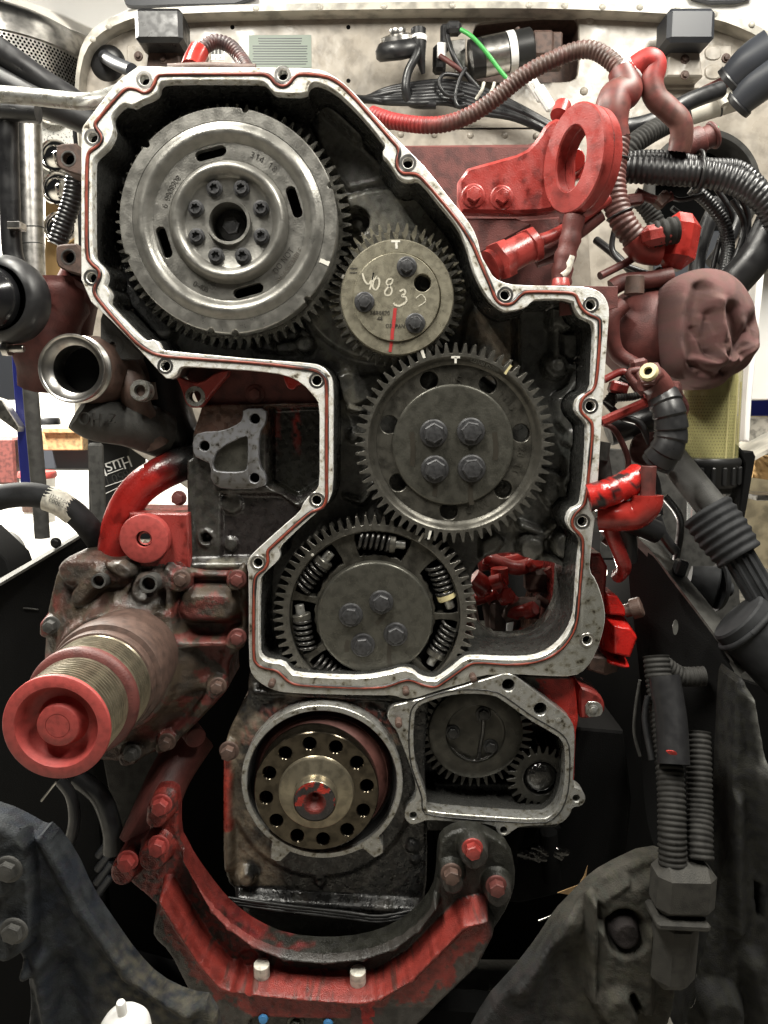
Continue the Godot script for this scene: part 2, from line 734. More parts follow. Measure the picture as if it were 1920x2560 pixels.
func make_materials() -> void:
	ntex("grime", noise(FastNoiseLite.TYPE_SIMPLEX_SMOOTH, 3, 0.014, 8), ramp([0.0, 0.3, 0.45, 0.62, 1.0], [0.68, 0.78, 0.9, 0.98, 1.0]))
	ntex("film", noise(FastNoiseLite.TYPE_SIMPLEX_SMOOTH, 61, 0.03, 8), ramp([0.0, 0.35, 0.55, 1.0], [0.8, 0.88, 0.96, 1.0]))
	ntex("blotch", noise(FastNoiseLite.TYPE_SIMPLEX_SMOOTH, 8, 0.022, 8), ramp([0.0, 0.14, 0.23, 0.34, 0.5, 1.0], [Color(0.25, 0.22, 0.19), Color(0.45, 0.42, 0.37), Color(0.8, 0.78, 0.73), Color(0.9, 0.89, 0.86), Color(0.98, 0.98, 0.97), Color(1, 1, 1)]))
	ntex("redwear", noise(FastNoiseLite.TYPE_SIMPLEX_SMOOTH, 21, 0.013, 8), ramp([0.0, 0.25, 0.36, 0.5, 1.0], [Color(0.5, 0.42, 0.4), Color(0.7, 0.62, 0.6), Color(0.88, 0.85, 0.84), Color(0.97, 0.97, 0.97), Color(1, 1, 1)]))
	ntex("speck", noise(FastNoiseLite.TYPE_SIMPLEX_SMOOTH, 5, 0.09, 4), ramp([0.0, 0.27, 0.33, 1.0], [0.35, 0.55, 1.0, 1.0]))
	ntex("rough", noise(FastNoiseLite.TYPE_SIMPLEX_SMOOTH, 11, 0.016, 6), ramp([0.0, 0.35, 0.65, 1.0], [0.45, 0.62, 0.95, 1.0]))
	ntex("oily", noise(FastNoiseLite.TYPE_SIMPLEX_SMOOTH, 14, 0.02, 5), ramp([0.0, 0.42, 0.55, 1.0], [0.25, 0.4, 0.9, 1.0]))
	ntex("cast", noise(FastNoiseLite.TYPE_SIMPLEX_SMOOTH, 31, 0.16, 3), null, 3.0)
	ntex("dent", noise(FastNoiseLite.TYPE_SIMPLEX_SMOOTH, 37, 0.02, 4), null, 6.0)
	ntex("cloth", noise(FastNoiseLite.TYPE_SIMPLEX, 41, 0.35, 2), null, 5.0)
	ntex("crust", noise(FastNoiseLite.TYPE_CELLULAR, 44, 0.06, 3), null, 5.0)
	mk("flange", Color(0.92, 0.915, 0.90), 0.38, 0.25, {"v": true, "t": "blotch", "s": 5.5, "r": "rough", "n": "cast", "ns": 0.25})
	mk("gasket", Color(0.26, 0.05, 0.028), 0.45, 0.0, {"t": "grime", "s": 9.0})
	mk("cavity", Color(1, 1, 1), 0.4, 0.0, {"v": true, "t": "grime", "s": 7.0, "r": "oily", "n": "cast", "ns": 0.4, "coat": 0.25, "cr": 0.15})
	mk("wall", Color(0.034, 0.034, 0.032), 0.4, 0.0, {"r": "oily", "n": "dent", "ns": 0.5, "s": 6.0})
	mk("outer_wall", Color(0.09, 0.055, 0.045), 0.6, 0.0, {"t": "grime", "s": 7.0, "n": "cast", "ns": 0.5})
	mk("stamped", Color(0.25, 0.243, 0.222), 0.5, 0.65, {"t": "film", "s": 4.0, "r": "rough", "n": "cast", "ns": 0.12})
	mk("tooth_steel", Color(0.22, 0.212, 0.185), 0.38, 0.75, {"t": "grime", "s": 8.0, "r": "rough"})
	mk("plate_steel", Color(0.33, 0.305, 0.232), 0.42, 0.45, {"t": "film", "s": 6.0, "r": "rough", "n": "cast", "ns": 0.1})
	mk("gear_steel", Color(0.13, 0.124, 0.108), 0.42, 0.6, {"t": "film", "s": 6.0, "r": "rough", "n": "cast", "ns": 0.15})
	mk("gear_dark", Color(0.095, 0.09, 0.076), 0.42, 0.55, {"t": "grime", "s": 6.0, "r": "rough", "n": "cast", "ns": 0.2})
	mk("hub_steel", Color(0.098, 0.095, 0.08), 0.42, 0.5, {"t": "film", "s": 4.0, "r": "rough", "n": "cast", "ns": 0.15})
	mk("bolt_dark", Color(0.06, 0.06, 0.063), 0.5, 0.4, {"t": "grime", "s": 20.0})
	mk("bolt_black", Color(0.025, 0.025, 0.025), 0.38, 0.3)
	mk("spring", Color(0.06, 0.058, 0.055), 0.25, 0.7)
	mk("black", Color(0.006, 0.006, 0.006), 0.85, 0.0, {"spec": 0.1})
	mk("chrome", Color(0.8, 0.79, 0.77), 0.06, 1.0)
	mk("satin", Color(0.62, 0.6, 0.57), 0.3, 1.0, {"t": "grime", "s": 6.0})
	mk("bronze", Color(0.07, 0.059, 0.043), 0.2, 0.9, {"t": "grime", "s": 7.0, "r": "rough"})
	mk("bare", Color(0.36, 0.36, 0.35), 0.4, 0.6, {"t": "blotch", "s": 7.0, "r": "rough", "n": "cast", "ns": 0.3})
	mk("red", Color(0.29, 0.041, 0.035), 0.45, 0.0, {"t": "redwear", "s": 4.5, "r": "rough", "n": "cast", "ns": 0.2})
	mk("red_bright", Color(0.33, 0.028, 0.022), 0.3, 0.0, {"t": "redwear", "s": 4.0, "r": "rough"})
	mk("red_matt", Color(0.42, 0.064, 0.056), 0.55, 0.0, {"t": "film", "s": 6.0, "n": "cast", "ns": 0.15})
	mk("red_dull", Color(0.12, 0.033, 0.028), 0.55, 0.0, {"t": "grime", "s": 5.0, "n": "cast", "ns": 0.3})
	mk("rust", Color(0.095, 0.056, 0.043), 0.6, 0.0, {"t": "grime", "s": 8.0, "n": "cast", "ns": 0.5})
	mk("cast_v", Color(1, 1, 1), 0.55, 0.0, {"v": true, "t": "grime", "s": 6.0, "r": "rough", "n": "cast", "ns": 0.9})
	mk("oily_v", Color(1, 1, 1), 0.5, 0.0, {"v": true, "t": "grime", "s": 7.0, "r": "oily", "n": "crust", "ns": 0.5})
	mk("paint_v", Color(1, 1, 1), 0.36, 0.0, {"v": true, "t": "redwear", "s": 3.5, "r": "rough", "n": "cast", "ns": 0.2})
	mk("cloth_v", Color(1, 1, 1), 0.95, 0.0, {"v": true, "n": "cloth", "ns": 0.9, "s": 9.0})
	mk("loom_v", Color(1, 1, 1), 0.5, 0.0, {"v": true, "t": "grime", "s": 8.0})
	mk("rubber", Color(0.014, 0.014, 0.015), 0.5, 0.0, {"r": "rough", "s": 5.0})
	mk("rubber_grey", Color(0.026, 0.027, 0.029), 0.7, 0.0, {"spec": 0.3, "t": "grime", "s": 5.0})
	mk("loom", Color(0.018, 0.018, 0.019), 0.5, 0.0, {"r": "rough", "s": 9.0})
	mk("loom_dust", Color(0.028, 0.027, 0.025), 0.7, 0.0, {"spec": 0.3, "t": "grime", "s": 9.0})
	mk("plastic_grey", Color(0.026, 0.029, 0.036), 0.45)
	mk("dust_grey", Color(0.055, 0.054, 0.05), 0.7, 0.0, {"t": "grime", "s": 6.0, "n": "cast", "ns": 0.4})
	mk("frame_black", Color(0.010, 0.010, 0.010), 0.8, 0.0, {"spec": 0.12, "n": "cast", "ns": 0.3, "s": 5.0})
	mk("frame_edge", Color(0.13, 0.128, 0.118), 0.5, 0.2, {"t": "grime", "s": 6.0})
	mk("cream", Color(0.36, 0.322, 0.272), 0.45, 0.0, {"t": "film", "s": 1.6, "r": "rough", "n": "dent", "ns": 0.12})
	mk("cream_light", Color(0.56, 0.53, 0.46), 0.4, 0.0, {"t": "grime", "s": 2.5})
	mk("white", Color(0.8, 0.79, 0.75), 0.4, 0.0, {"t": "speck", "s": 3.0})
	mk("white_plain", Color(0.85, 0.84, 0.82), 0.5)
	mk("tape", Color(0.72, 0.69, 0.6), 0.55, 0.0, {"t": "grime", "s": 12.0})
	mk("label_green", Color(0.20, 0.235, 0.20), 0.6)
	mk("label_ink", Color(0.03, 0.03, 0.03), 0.6)
	mk("ink_brown", Color(0.10, 0.09, 0.075), 0.6)
	mk("stamp_ink", Color(0.03, 0.027, 0.022), 0.6)
	mk("green_wire", Color(0.06, 0.36, 0.08), 0.4)
	mk("mint", Color(0.1, 0.75, 0.45), 0.4)
	mk("chalk", Color(0.66, 0.64, 0.58), 0.85)
	mk("chalk_thin", Color(0.52, 0.49, 0.40), 0.85)
	mk("red_line", Color(0.36, 0.02, 0.02), 0.6)
	mk("yellow_cap", Color(0.55, 0.48, 0.26), 0.5)
	mk("blue", Color(0.01, 0.015, 0.14), 0.4)
	mk("blue_cap", Color(0.06, 0.25, 0.55), 0.45)
	mk("concrete", Color(0.24, 0.225, 0.195), 0.8, 0.0, {"t": "grime", "s": 1.2, "n": "cast", "ns": 0.3})
	mk("shop_wall", Color(0.72, 0.7, 0.66), 0.8, 0.0, {"t": "grime", "s": 0.7})
	mk("shop_tan", Color(0.45, 0.38, 0.25), 0.8, 0.0, {"t": "grime", "s": 0.8})
	mk("tan", Color(0.55, 0.36, 0.16), 0.6, 0.0, {"t": "grime", "s": 1.0})
	mk("wood", Color(0.35, 0.22, 0.1), 0.8, 0.0, {"t": "grime", "s": 4.0})
	mk("filter_paper", Color(0.30, 0.27, 0.115), 0.8, 0.0, {"t": "grime", "s": 3.0})
	mk("filter_hole", Color(0.09, 0.075, 0.02), 0.8)
	mk("ribs", Color(0.33, 0.29, 0.21), 0.3, 0.8, {"t": "grime", "s": 7.0})
	mk("hole_wall", Color(0.5, 0.47, 0.4), 0.14, 1.0)
	mk("seal_red", Color(0.085, 0.033, 0.027), 0.5, 0.0, {"t": "redwear", "s": 8.0})
	mk("oil_stain", Color(0.045, 0.04, 0.032), 0.3, 0.2)
	mk("clamp_grey", Color(0.036, 0.034, 0.029), 0.75, 0.0, {"t": "grime", "s": 6.0, "n": "cast", "ns": 0.4})
	mk("dusty_v", Color(1, 1, 1), 0.8, 0.0, {"v": true, "t": "grime", "s": 5.0, "n": "cast", "ns": 0.6, "spec": 0.3})
	mk("gloss_black", Color(0.010, 0.010, 0.011), 0.16)
	mk("pump_dark", Color(0.04, 0.039, 0.034), 0.42, 0.5, {"t": "grime", "s": 6.0, "r": "rough"})
	mk("pump_face", Color(0.05, 0.048, 0.04), 0.45, 0.5, {"t": "grime", "s": 6.0, "r": "rough"})
	mk("machined_blue", Color(0.25, 0.255, 0.28), 0.45, 0.4, {"v": true, "t": "blotch", "s": 8.0, "n": "cast", "ns": 0.3})
	mk("oil_film", Color(0.008, 0.0075, 0.007), 0.12, 0.0, {"n": "crust", "ns": 1.2, "s": 7.0, "coat": 1.0, "cr": 0.05})
	var g := mk("amber_glass", Color(0.85, 0.8, 0.35), 0.05)
	g.albedo_color.a = 0.22
	g.transparency = BaseMaterial3D.TRANSPARENCY_ALPHA
	g = mk("clear_glass", Color(0.8, 0.85, 0.85), 0.08)
	g.albedo_color.a = 0.2
	g.transparency = BaseMaterial3D.TRANSPARENCY_ALPHA
	var e := mk("tube_glow", Color(1, 1, 1), 0.5)
	e.emission_enabled = true
	e.emission = Color(1.0, 0.96, 0.88)
	e.emission_energy_multiplier = 6.0
func lamp(called: String, label: String, x: float, y: float, z: float, energy: float, length_ := 1.25) -> void:
	# a twin-tube workshop fitting, its length along z
	var o := thing(called, label, "ceiling light", Vector3(x, y, z), "twin tube fittings under the workshop ceiling")
	var st := S()
	box(st, Vector3(x, y + 0.05, z), Vector3(0.3, 0.06, length_ + 0.05), Transform3D(), 0.01)
	part("housing", st, "white_plain", o)
	for s in [-1.0, 1.0]:
		st = S()
		tube(st, PackedVector3Array([Vector3(x + s * 0.08, y, z - length_ / 2), Vector3(x + s * 0.08, y, z + length_ / 2)]), 0.016, 10)
		part("glow_tube", st, "tube_glow", o)
		var a := AreaLight3D.new()
		a.name = numbered(self, "tube_light")
		a.area_size = Vector2(0.04, length_)
		a.light_energy = energy * 0.5
		a.light_color = Color(1.0, 0.985, 0.945)
		a.area_range = 12.0
		a.shadow_enabled = true
		add_child(a, true)
		a.position = Vector3(x + s * 0.08, y - 0.022, z)
		a.rotation = Vector3(-PI / 2, 0, 0)

func _ready() -> void:
	rng.seed = 7
	n1.seed = 5
	n1.frequency = 0.012
	n1.fractal_octaves = 5
	n2.seed = 17
	n2.frequency = 0.05
	n2.fractal_octaves = 4
	n3.seed = 29
	n3.frequency = 0.004
	n3.fractal_octaves = 3
	font = SystemFont.new()
	font.font_names = PackedStringArray(["Droid Sans"])
	var cam := Camera3D.new()
	cam.name = "camera"
	cam.fov = rad_to_deg(2.0 * atan(1280.0 / FOCAL))
	cam.near = 0.02
	cam.far = 60.0
	add_child(cam)
	cam.position = CAM
	cam.rotation = Vector3(-TILT, 0, 0)
	cam.current = true
	var we := WorldEnvironment.new()
	we.name = "surroundings"
	var env := Environment.new()
	env.background_mode = Environment.BG_COLOR
	env.background_color = Color(0.6, 0.6, 0.6)
	env.background_energy_multiplier = 0.075
	env.tonemap_mode = Environment.TONE_MAPPER_LINEAR
	env.tonemap_exposure = 0.62
	env.sdfgi_enabled = true
	env.ssao_enabled = true
	env.ssil_enabled = true
	we.environment = env
	add_child(we)
	make_materials()
	lamp("ceiling_light", "twin tube light over the left front of the engine bay", -0.5, 2.2, 0.40, 9.0)
	lamp("ceiling_light", "twin tube light over the right front of the engine bay", 0.75, 2.2, 0.36, 9.0)
	lamp("ceiling_light", "twin tube light behind the cab at the left rear", -1.9, 2.7, -1.9, 110.0)
	var il := thing("hidden_fill_bulb", "small hidden bulb added behind the right flank of the case", "lamp", P(1500, 1430, -0.26))  # unseen bulb, added to brighten the pipes in the case window
	var ib := S()
	lathe(ib, [Vector2(0, 0.012), Vector2(0.007, 0.010), Vector2(0.011, 0.004), Vector2(0.011, -0.004), Vector2(0.006, -0.012), Vector2(0, -0.013)], at(P(1500, 1430, -0.26)), 1.0, 16, 0.2)
	part("bulb", ib, "tube_glow", il)
	var ol := OmniLight3D.new()
	ol.name = "hidden_fill_light"  # added fill light inside the hidden bulb
	ol.light_energy = 0.10
	ol.light_color = Color(1.0, 0.97, 0.92)
	ol.light_size = 0.008
	ol.omni_range = 3.0
	ol.omni_attenuation = 2.0
	ol.shadow_enabled = true
	add_child(ol)
	ol.position = P(1500, 1430, -0.26)
	setting()
	cab_front()
	gear_housing()
	gears()
	lower_block()
	oil_pump()
	crank_end()
	left_side()
	water_pump()
	right_side()
	hoses()
	mount_yoke()
	frame_parts()

# ================================================================ the gear case
func case_outline() -> PackedVector2Array:
	return L([326,164, 405,167, 520,168, 640,168, 787,170, 825,183, 871,216, 933,285, 987,343, 1026,380, 1072,428, 1122,494, 1168,548, 1192,590, 1203,640, 1219,667, 1234,694, 1257,706, 1290,713, 1415,715, 1450,716, 1481,721, 1503,731, 1517,750, 1524,775,
		1519,833, 1511,949, 1502,1084, 1490,1280, 1484,1319, 1477,1380, 1473,1427, 1490,1450, 1508,1500, 1514,1545, 1505,1590, 1490,1632, 1467,1672, 1434,1692, 1360,1690, 1280,1685, 1200,1688, 1175,1705, 1110,1722, 1064,1737, 1040,1745, 1010,1748, 985,1738, 949,1739, 860,1737, 780,1735, 717,1732, 692,1728, 660,1715,
		631,1690, 622,1660, 622,1435, 617,1415, 622,1395, 636,1380, 700,1322, 750,1280, 758,1258, 772,1240, 790,1228, 799,1210, 799,1110, 799,1010, 785,990, 756,958, 713,937, 640,927, 560,922, 480,917, 455,916, 447,922, 440,940, 419,949, 404,935, 300,822, 203,731, 203,600, 203,450, 203,328, 210,309])

func case_opening() -> PackedVector2Array:
	return L([407,200, 502,199, 640,200, 663,203, 682,228, 698,232, 767,233, 771,214, 782,205, 794,204, 825,216, 856,239, 910,293, 960,355, 964,368, 957,378, 958,390, 968,397, 983,420, 999,444, 1022,452, 1041,446, 1057,455, 1103,513, 1145,563, 1168,617, 1176,645, 1184,675, 1203,717, 1226,752, 1257,777, 1280,777, 1315,769, 1326,757, 1342,747, 1434,748, 1439,771, 1450,790, 1465,798, 1482,804, 1488,825, 1484,910, 1481,976, 1454,987, 1440,1005, 1440,1030, 1461,1049, 1471,1068, 1465,1180, 1456,1253, 1450,1265, 1430,1273, 1420,1290, 1418,1307, 1427,1326, 1446,1338, 1454,1357,
		1451,1376, 1444,1454, 1440,1531, 1432,1562, 1411,1600, 1376,1631, 1338,1647, 1280,1650, 1180,1645, 1161,1650, 1128,1678, 1095,1701, 1080,1704, 1049,1697, 1034,1681, 1010,1675, 968,1687, 910,1697, 830,1695, 736,1690, 721,1677, 709,1660, 671,1656, 652,1645, 647,1627, 648,1450, 663,1430, 694,1403, 700,1391, 697,1370, 740,1328, 788,1284, 812,1268, 822,1253, 832,1225, 832,1100, 833,960, 825,935, 806,916, 783,908, 640,898, 520,887, 417,877, 401,874, 396,860, 386,848, 370,852, 357,848, 332,825, 270,760, 271,748, 275,735, 266,718, 258,712, 264,697, 262,679, 251,663, 235,648, 231,630, 230,500, 230,409, 233,394, 255,374, 270,359, 284,328, 278,305, 277,287, 305,257, 320,258, 332,263, 351,251, 378,241, 394,228, 396,210])

func gasket_path() -> PackedVector2Array:
	return L([640,186, 405,185, 392,192, 386,212, 374,229, 359,233, 340,222, 320,220, 301,233, 247,297, 238,309, 241,322, 253,336, 255,351, 243,367, 224,378, 218,394, 217,500, 217,640, 228,659, 247,673, 251,690, 239,713, 235,729, 247,752, 328,844, 359,871, 394,889, 463,895, 640,907, 767,922, 794,927, 814,945, 817,964, 816,1211, 817,1245, 810,1266, 795,1274, 775,1280, 679,1367, 667,1380, 671,1403, 663,1423, 644,1434, 636,1450, 634,1530, 634,1646, 640,1658, 652,1668, 690,1675, 706,1689, 725,1708, 756,1714, 840,1718, 926,1721, 972,1716, 1010,1700, 1030,1700, 1057,1713, 1088,1719, 1111,1704, 1169,1662, 1192,1655, 1280,1663, 1338,1656, 1380,1641, 1415,1612, 1442,1565, 1449,1473, 1459,1357, 1452,1338, 1432,1320, 1429,1303, 1436,1286, 1448,1274, 1465,1257, 1474,1160, 1483,1064, 1473,1049, 1452,1032, 1450,1010, 1461,989, 1484,976, 1492,949, 1502,806, 1494,794, 1473,787, 1456,775, 1446,755, 1440,738, 1425,731, 1319,729, 1303,735, 1285,756, 1271,762, 1253,761, 1238,748, 1228,717, 1207,671, 1192,635, 1176,598, 1142,548, 1064,455, 1045,437, 1026,434, 1007,435, 993,420, 992,401, 998,382, 995,368, 983,355, 922,285, 871,228, 841,203, 810,190, 748,184, 733,195, 721,212, 706,217, 690,211, 675,191, 655,185])

func gear_housing() -> void:
	var root := thing("gear_housing", "open aluminium gear case with pale machined rim and red gasket bead", "gear housing", Vector3(0.05, 0.55, -0.05))
	var outer := plane(chaikin(case_outline(), 1), 0.0)
	var inner := plane(chaikin(case_opening(), 1), 0.0)
	var hole_at := [361,199, 231,343, 707,187, 1020,407, 229,694, 413,915, 792,951, 792,1250, 645,1407, 1263,737, 1477,762, 1476,1015, 1456,1304, 1468,1601]
	var holes := [inner]
	for i in hole_at.size() / 2:
		var c := P(hole_at[i * 2], hole_at[i * 2 + 1], 0.0)
		holes.append(circle(Vector2(c.x, c.y), 0.0061, 16))
	var st := S()
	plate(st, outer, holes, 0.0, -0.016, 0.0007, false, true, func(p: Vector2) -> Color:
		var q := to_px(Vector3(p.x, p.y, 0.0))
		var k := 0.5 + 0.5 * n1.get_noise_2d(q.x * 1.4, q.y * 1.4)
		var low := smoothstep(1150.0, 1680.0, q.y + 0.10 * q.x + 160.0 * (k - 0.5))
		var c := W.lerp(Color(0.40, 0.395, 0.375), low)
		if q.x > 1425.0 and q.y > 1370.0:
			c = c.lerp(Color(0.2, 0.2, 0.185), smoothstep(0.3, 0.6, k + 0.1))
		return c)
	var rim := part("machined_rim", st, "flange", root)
	for i in hole_at.size() / 2:   # spot faces and the dark ends of the bolt holes
		var c := P(hole_at[i * 2], hole_at[i * 2 + 1], 0.0)
		st = S()
		lathe(st, [Vector2(0.0061, -0.014), Vector2(0, -0.013)], at(c), 1.0, 14)
		part("bolt_hole_bottom", st, "black", rim)
		st = S()
		lathe(st, [Vector2(0.0058, -0.005), Vector2(0.0068, 0.0003), Vector2(0.0098, 0.0003), Vector2(0.0106, -0.0006)], at(c), 1.0, 24)
		part("bolt_hole_seat", st, "satin", rim)
	# gasket bead in its groove
	var g := plane(chaikin(gasket_path(), 2), 0.0)
	var loop := PackedVector3Array()
	for p in g:
		loop.append(Vector3(p.x, p.y, 0.0003))
	loop.append(loop[0])
	st = S()
	tube(st, loop, 0.0019, 8, null, false)
	part("gasket", st, "gasket", root)
	st = S()
	for p in loop.size():
		loop[p].z = -0.0011
	tube(st, loop, 0.0031, 6, func(t: float) -> float: return 1.0 + 0.25 * n1.get_noise_1d(t * 4000.0), false)
	part("gasket_groove", st, "bolt_black", root)
	# walls
	var back := inset(wound(inner, true), 0.005)
	var win := wound(inner, true)
	st = S()
	loft_wall(st, win, -0.016, back, -0.09, -1.0)
	part("inner_wall", st, "wall", root)
	st = S()
	var wout := wound(outer, true)
	loft_wall(st, wout, -0.016, inset(wout, 0.002), -0.075, 1.0)
	part("outer_wall", st, "outer_wall", root)
	# back of the case, one casting
	var bp := PackedVector2Array()
	for p in back:
		bp.append(to_px(Vector3(p.x, p.y, -0.088)))
	var window := chaikin(L([1182,1421, 1210,1394, 1249,1381, 1307,1382, 1331,1394, 1370,1396, 1406,1412, 1421,1445, 1427,1521, 1415,1575, 1385,1605, 1319,1611, 1265,1605, 1231,1590, 1195,1563, 1178,1520, 1176,1460]), 2)
	var ft := [
		["p", L([770,296, 802,284, 850,304, 962,422, 966,446, 940,462, 872,478, 842,440, 806,372]), 0.005, 2.5],
		["p", L([806,300, 850,315, 950,425, 950,443, 935,452, 872,466, 846,430, 812,366]), 0.0035, 2.0],
		["c", 955, 690, 219, 0.002, 3.0], ["c", 955, 690, 213, 0.009, 2.5], ["c", 955, 690, 207, 0.0095, 1.5],
		["c", 892, 556, 31, -0.018, 3.0], ["c", 892, 556, 16, -0.008, 3.0],
		["p", L([1165,790, 1185,760, 1222,770, 1265,790, 1280,800, 1278,935, 1230,960, 1150,900]), 0.006, 3.0],
		["s", 1293, 800, 1293, 940, 5, 0.012, 3.0], ["s", 1160, 905, 1240, 965, 6, 0.010, 4.0],
		["p", L([1366,752, 1418,752, 1418,826, 1400,832, 1366,826]), 0.028, 3.0],
		["p", L([1400,835, 1450,835, 1450,896, 1402,898]), 0.012, 3.0],
		["s", 1384, 830, 1384, 892, 10, 0.020, 4.0], ["c", 1384, 916, 32, 0.022, 5.0], ["c", 1384, 916, 17, 0.030, 3.0], ["c", 1384, 916, 10, 0.027, 2.0],
		["s", 1412, 918, 1476, 918, 9, 0.018, 4.0],
		["s", 1440, 935, 1424, 975, 13, 0.02, 6.0], ["s", 1424, 975, 1396, 1005, 15, 0.022, 6.0], ["s", 1396, 1005, 1402, 1045, 17, 0.024, 6.0], ["s", 1402, 1045, 1428, 1080, 20, 0.026, 6.0],
		["c", 1432, 1096, 28, 0.030, 5.0], ["s", 1428, 1130, 1420, 1175, 17, 0.020, 5.0], ["c", 1416, 1200, 23, 0.026, 5.0], ["s", 1412, 1215, 1414, 1262, 13, 0.02, 5.0],
		["p", L([1360,1170, 1392,1178, 1398,1240, 1372,1268, 1352,1240]), 0.012, 4.0],
		["s", 1392, 1296, 1318, 1372, 11, 0.018, 5.0], ["c", 1322, 1366, 31, 0.026, 4.0], ["c", 1408, 1358, 34, 0.024, 4.0], ["s", 1440, 1290, 1440, 1400, 14, 0.022, 5.0],
		["s", 1350, 1395, 1425, 1420, 16, 0.02, 5.0], ["s", 1300, 1310, 1360, 1335, 9, 0.014, 5.0],
		["c", 764, 862, 22, 0.018, 4.0], ["s", 764, 840, 748, 800, 9, 0.012, 4.0], ["p", L([692,858, 742,852, 742,882, 692,886]), 0.012, 4.0], ["p", L([640,852, 684,850, 684,880, 640,878]), 0.012, 4.0], ["s", 600, 848, 560, 842, 12, 0.014, 5.0],
		["p", L([845,938, 870,928, 900,940, 948,934, 964,952, 940,990, 900,1012, 872,1018, 858,1000]), 0.007, 3.0],
		["s", 876, 1022, 905, 1026, 7, 0.014, 4.0], ["c", 885, 1090, 16, 0.012, 4.0], ["s", 864, 1240, 905, 1255, 6, 0.012, 4.0], ["s", 905, 1255, 935, 1215, 6, 0.012, 4.0],
		["p", L([1200,1350, 1235,1330, 1262,1352, 1240,1378, 1200,1396]), 0.01, 4.0],
		["s", 282, 400, 282, 620, 20, 0.02, 8.0], ["s", 300, 700, 420, 830, 22, 0.02, 8.0], ["c", 300, 330, 26, 0.03, 6.0], ["s", 330, 300, 366, 275, 16, 0.035, 6.0], ["c", 345, 330, 8, 0.02, 3.0],
		["s", 700, 250, 762, 250, 22, 0.035, 5.0], ["c", 738, 252, 12, 0.045, 3.0], ["s", 780, 240, 900, 350, 14, 0.03, 8.0],
	]
	st = S()
	relief(st, bp, -0.088, -0.115, 5.0, func(p: Vector2) -> float: return feats(p, ft), func(p: Vector2, h: float) -> Color:
		var k := 0.5 + 0.5 * n1.get_noise_2d(p.x, p.y)
		var c := Color(0.095, 0.094, 0.086).lerp(Color(0.14, 0.135, 0.118), smoothstep(0.35, 0.8, k))
		var d := p.distance_to(Vector2(955, 690))
		if d < 216.0:
			c = Color(0.16, 0.157, 0.14).lerp(Color(0.23, 0.22, 0.185), smoothstep(0.4, 0.7, k))
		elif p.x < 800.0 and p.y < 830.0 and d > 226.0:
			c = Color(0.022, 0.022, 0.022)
		if p.distance_to(Vector2(840, 900)) < 150.0 and d > 222.0 and p.x > 790.0:
			c = c.lerp(Color(0.2, 0.19, 0.155), smoothstep(0.45, 0.75, k))
		if p.distance_to(Vector2(1225, 860)) < 90.0:
			c = c.lerp(Color(0.13, 0.105, 0.075), smoothstep(0.3, 0.65, k))
		if p.x > 1300.0 and p.y < 1300.0:
			c = c.lerp(Color(0.10, 0.101, 0.095), 0.6)
		return c, 0.0, window)
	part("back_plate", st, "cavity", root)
	# studs along the lower rim
	for q in [[682, 1703], [1014, 1722], [1181, 1689]]:
		st = S()
		var c := P(q[0], q[1], 0.0)
		lathe(st, [Vector2(0, 0.016), Vector2(0.0035, 0.0155), Vector2(0.0044, 0.0145), Vector2(0.0044, -0.002)], at(c), 1.0, 14)
		part("stud", st, "rust", root)
	# stamped mark on the round pad
	var pc := P(955, 690, -0.0785)
	arc_text("GAT-99", 0.011, "gear_steel", root, pc, 0.0935, 0.93, 0.105, true, "stamped_mark")
	st = S()
	var em := P(1148, 600, -0.078)
	tube(st, ring_path(em, 0.007, 18), 0.0007, 5)
	for a in [0.5, 2.6, 4.7]:
		tube(st, PackedVector3Array([em, em + Vector3(cos(a), sin(a), 0) * 0.007]), 0.0007, 5)
	part("cast_emblem", st, "gear_steel", root)

func ring_path(c: Vector3, r: float, n := 24) -> PackedVector3Array:
	var o := PackedVector3Array()
	for i in n + 1:
		o.append(c + Vector3(cos(TAU * i / n), sin(TAU * i / n), 0) * r)
	return o

func loft_wall(st: SurfaceTool, a: PackedVector2Array, za: float, b: PackedVector2Array, zb: float, sgn: float) -> void:
	var n := a.size()
	for i in n:
		var j := (i + 1) % n
		var e := (a[j] - a[i]).normalized()
		var e0 := (a[i] - a[(i + n - 1) % n]).normalized()
		var e2 := (a[(j + 1) % n] - a[j]).normalized()
		var m0 := (e + e0).normalized() if e.dot(e0) > 0.6 else e
		var m1 := (e + e2).normalized() if e.dot(e2) > 0.6 else e
		var na := Vector3(m0.y, -m0.x, 0) * sgn
		var nb := Vector3(m1.y, -m1.x, 0) * sgn
		quad(st, Vector3(a[i].x, a[i].y, za), Vector3(a[j].x, a[j].y, za), Vector3(b[j].x, b[j].y, zb), Vector3(b[i].x, b[i].y, zb), na, nb, nb, na)

# ================================================================ gears
func mark(parent: Node3D, c: Vector3, r0: float, r1: float, a: float, w: float, z: float, m: String, called := "paint_mark") -> void:
	var st := S()
	var d := Vector3(cos(a), sin(a), 0)
	var t := Vector3(-sin(a), cos(a), 0)
	var p := PackedVector2Array()
	for i in 7:
		var q := c + d * lerpf(r0, r1, i / 6.0) + t * w * (0.75 + 0.35 * n2.get_noise_2d(i * 37.0, r0 * 9000.0))
		p.append(Vector2(q.x, q.y))
	for i in 7:
		var q := c + d * lerpf(r1, r0, i / 6.0) - t * w * (0.75 + 0.35 * n2.get_noise_2d(i * 53.0, r1 * 9000.0))
		p.append(Vector2(q.x, q.y))
	plate(st, p, [], z, z - 0.0006, 0.0)
	part(called, st, m, parent)

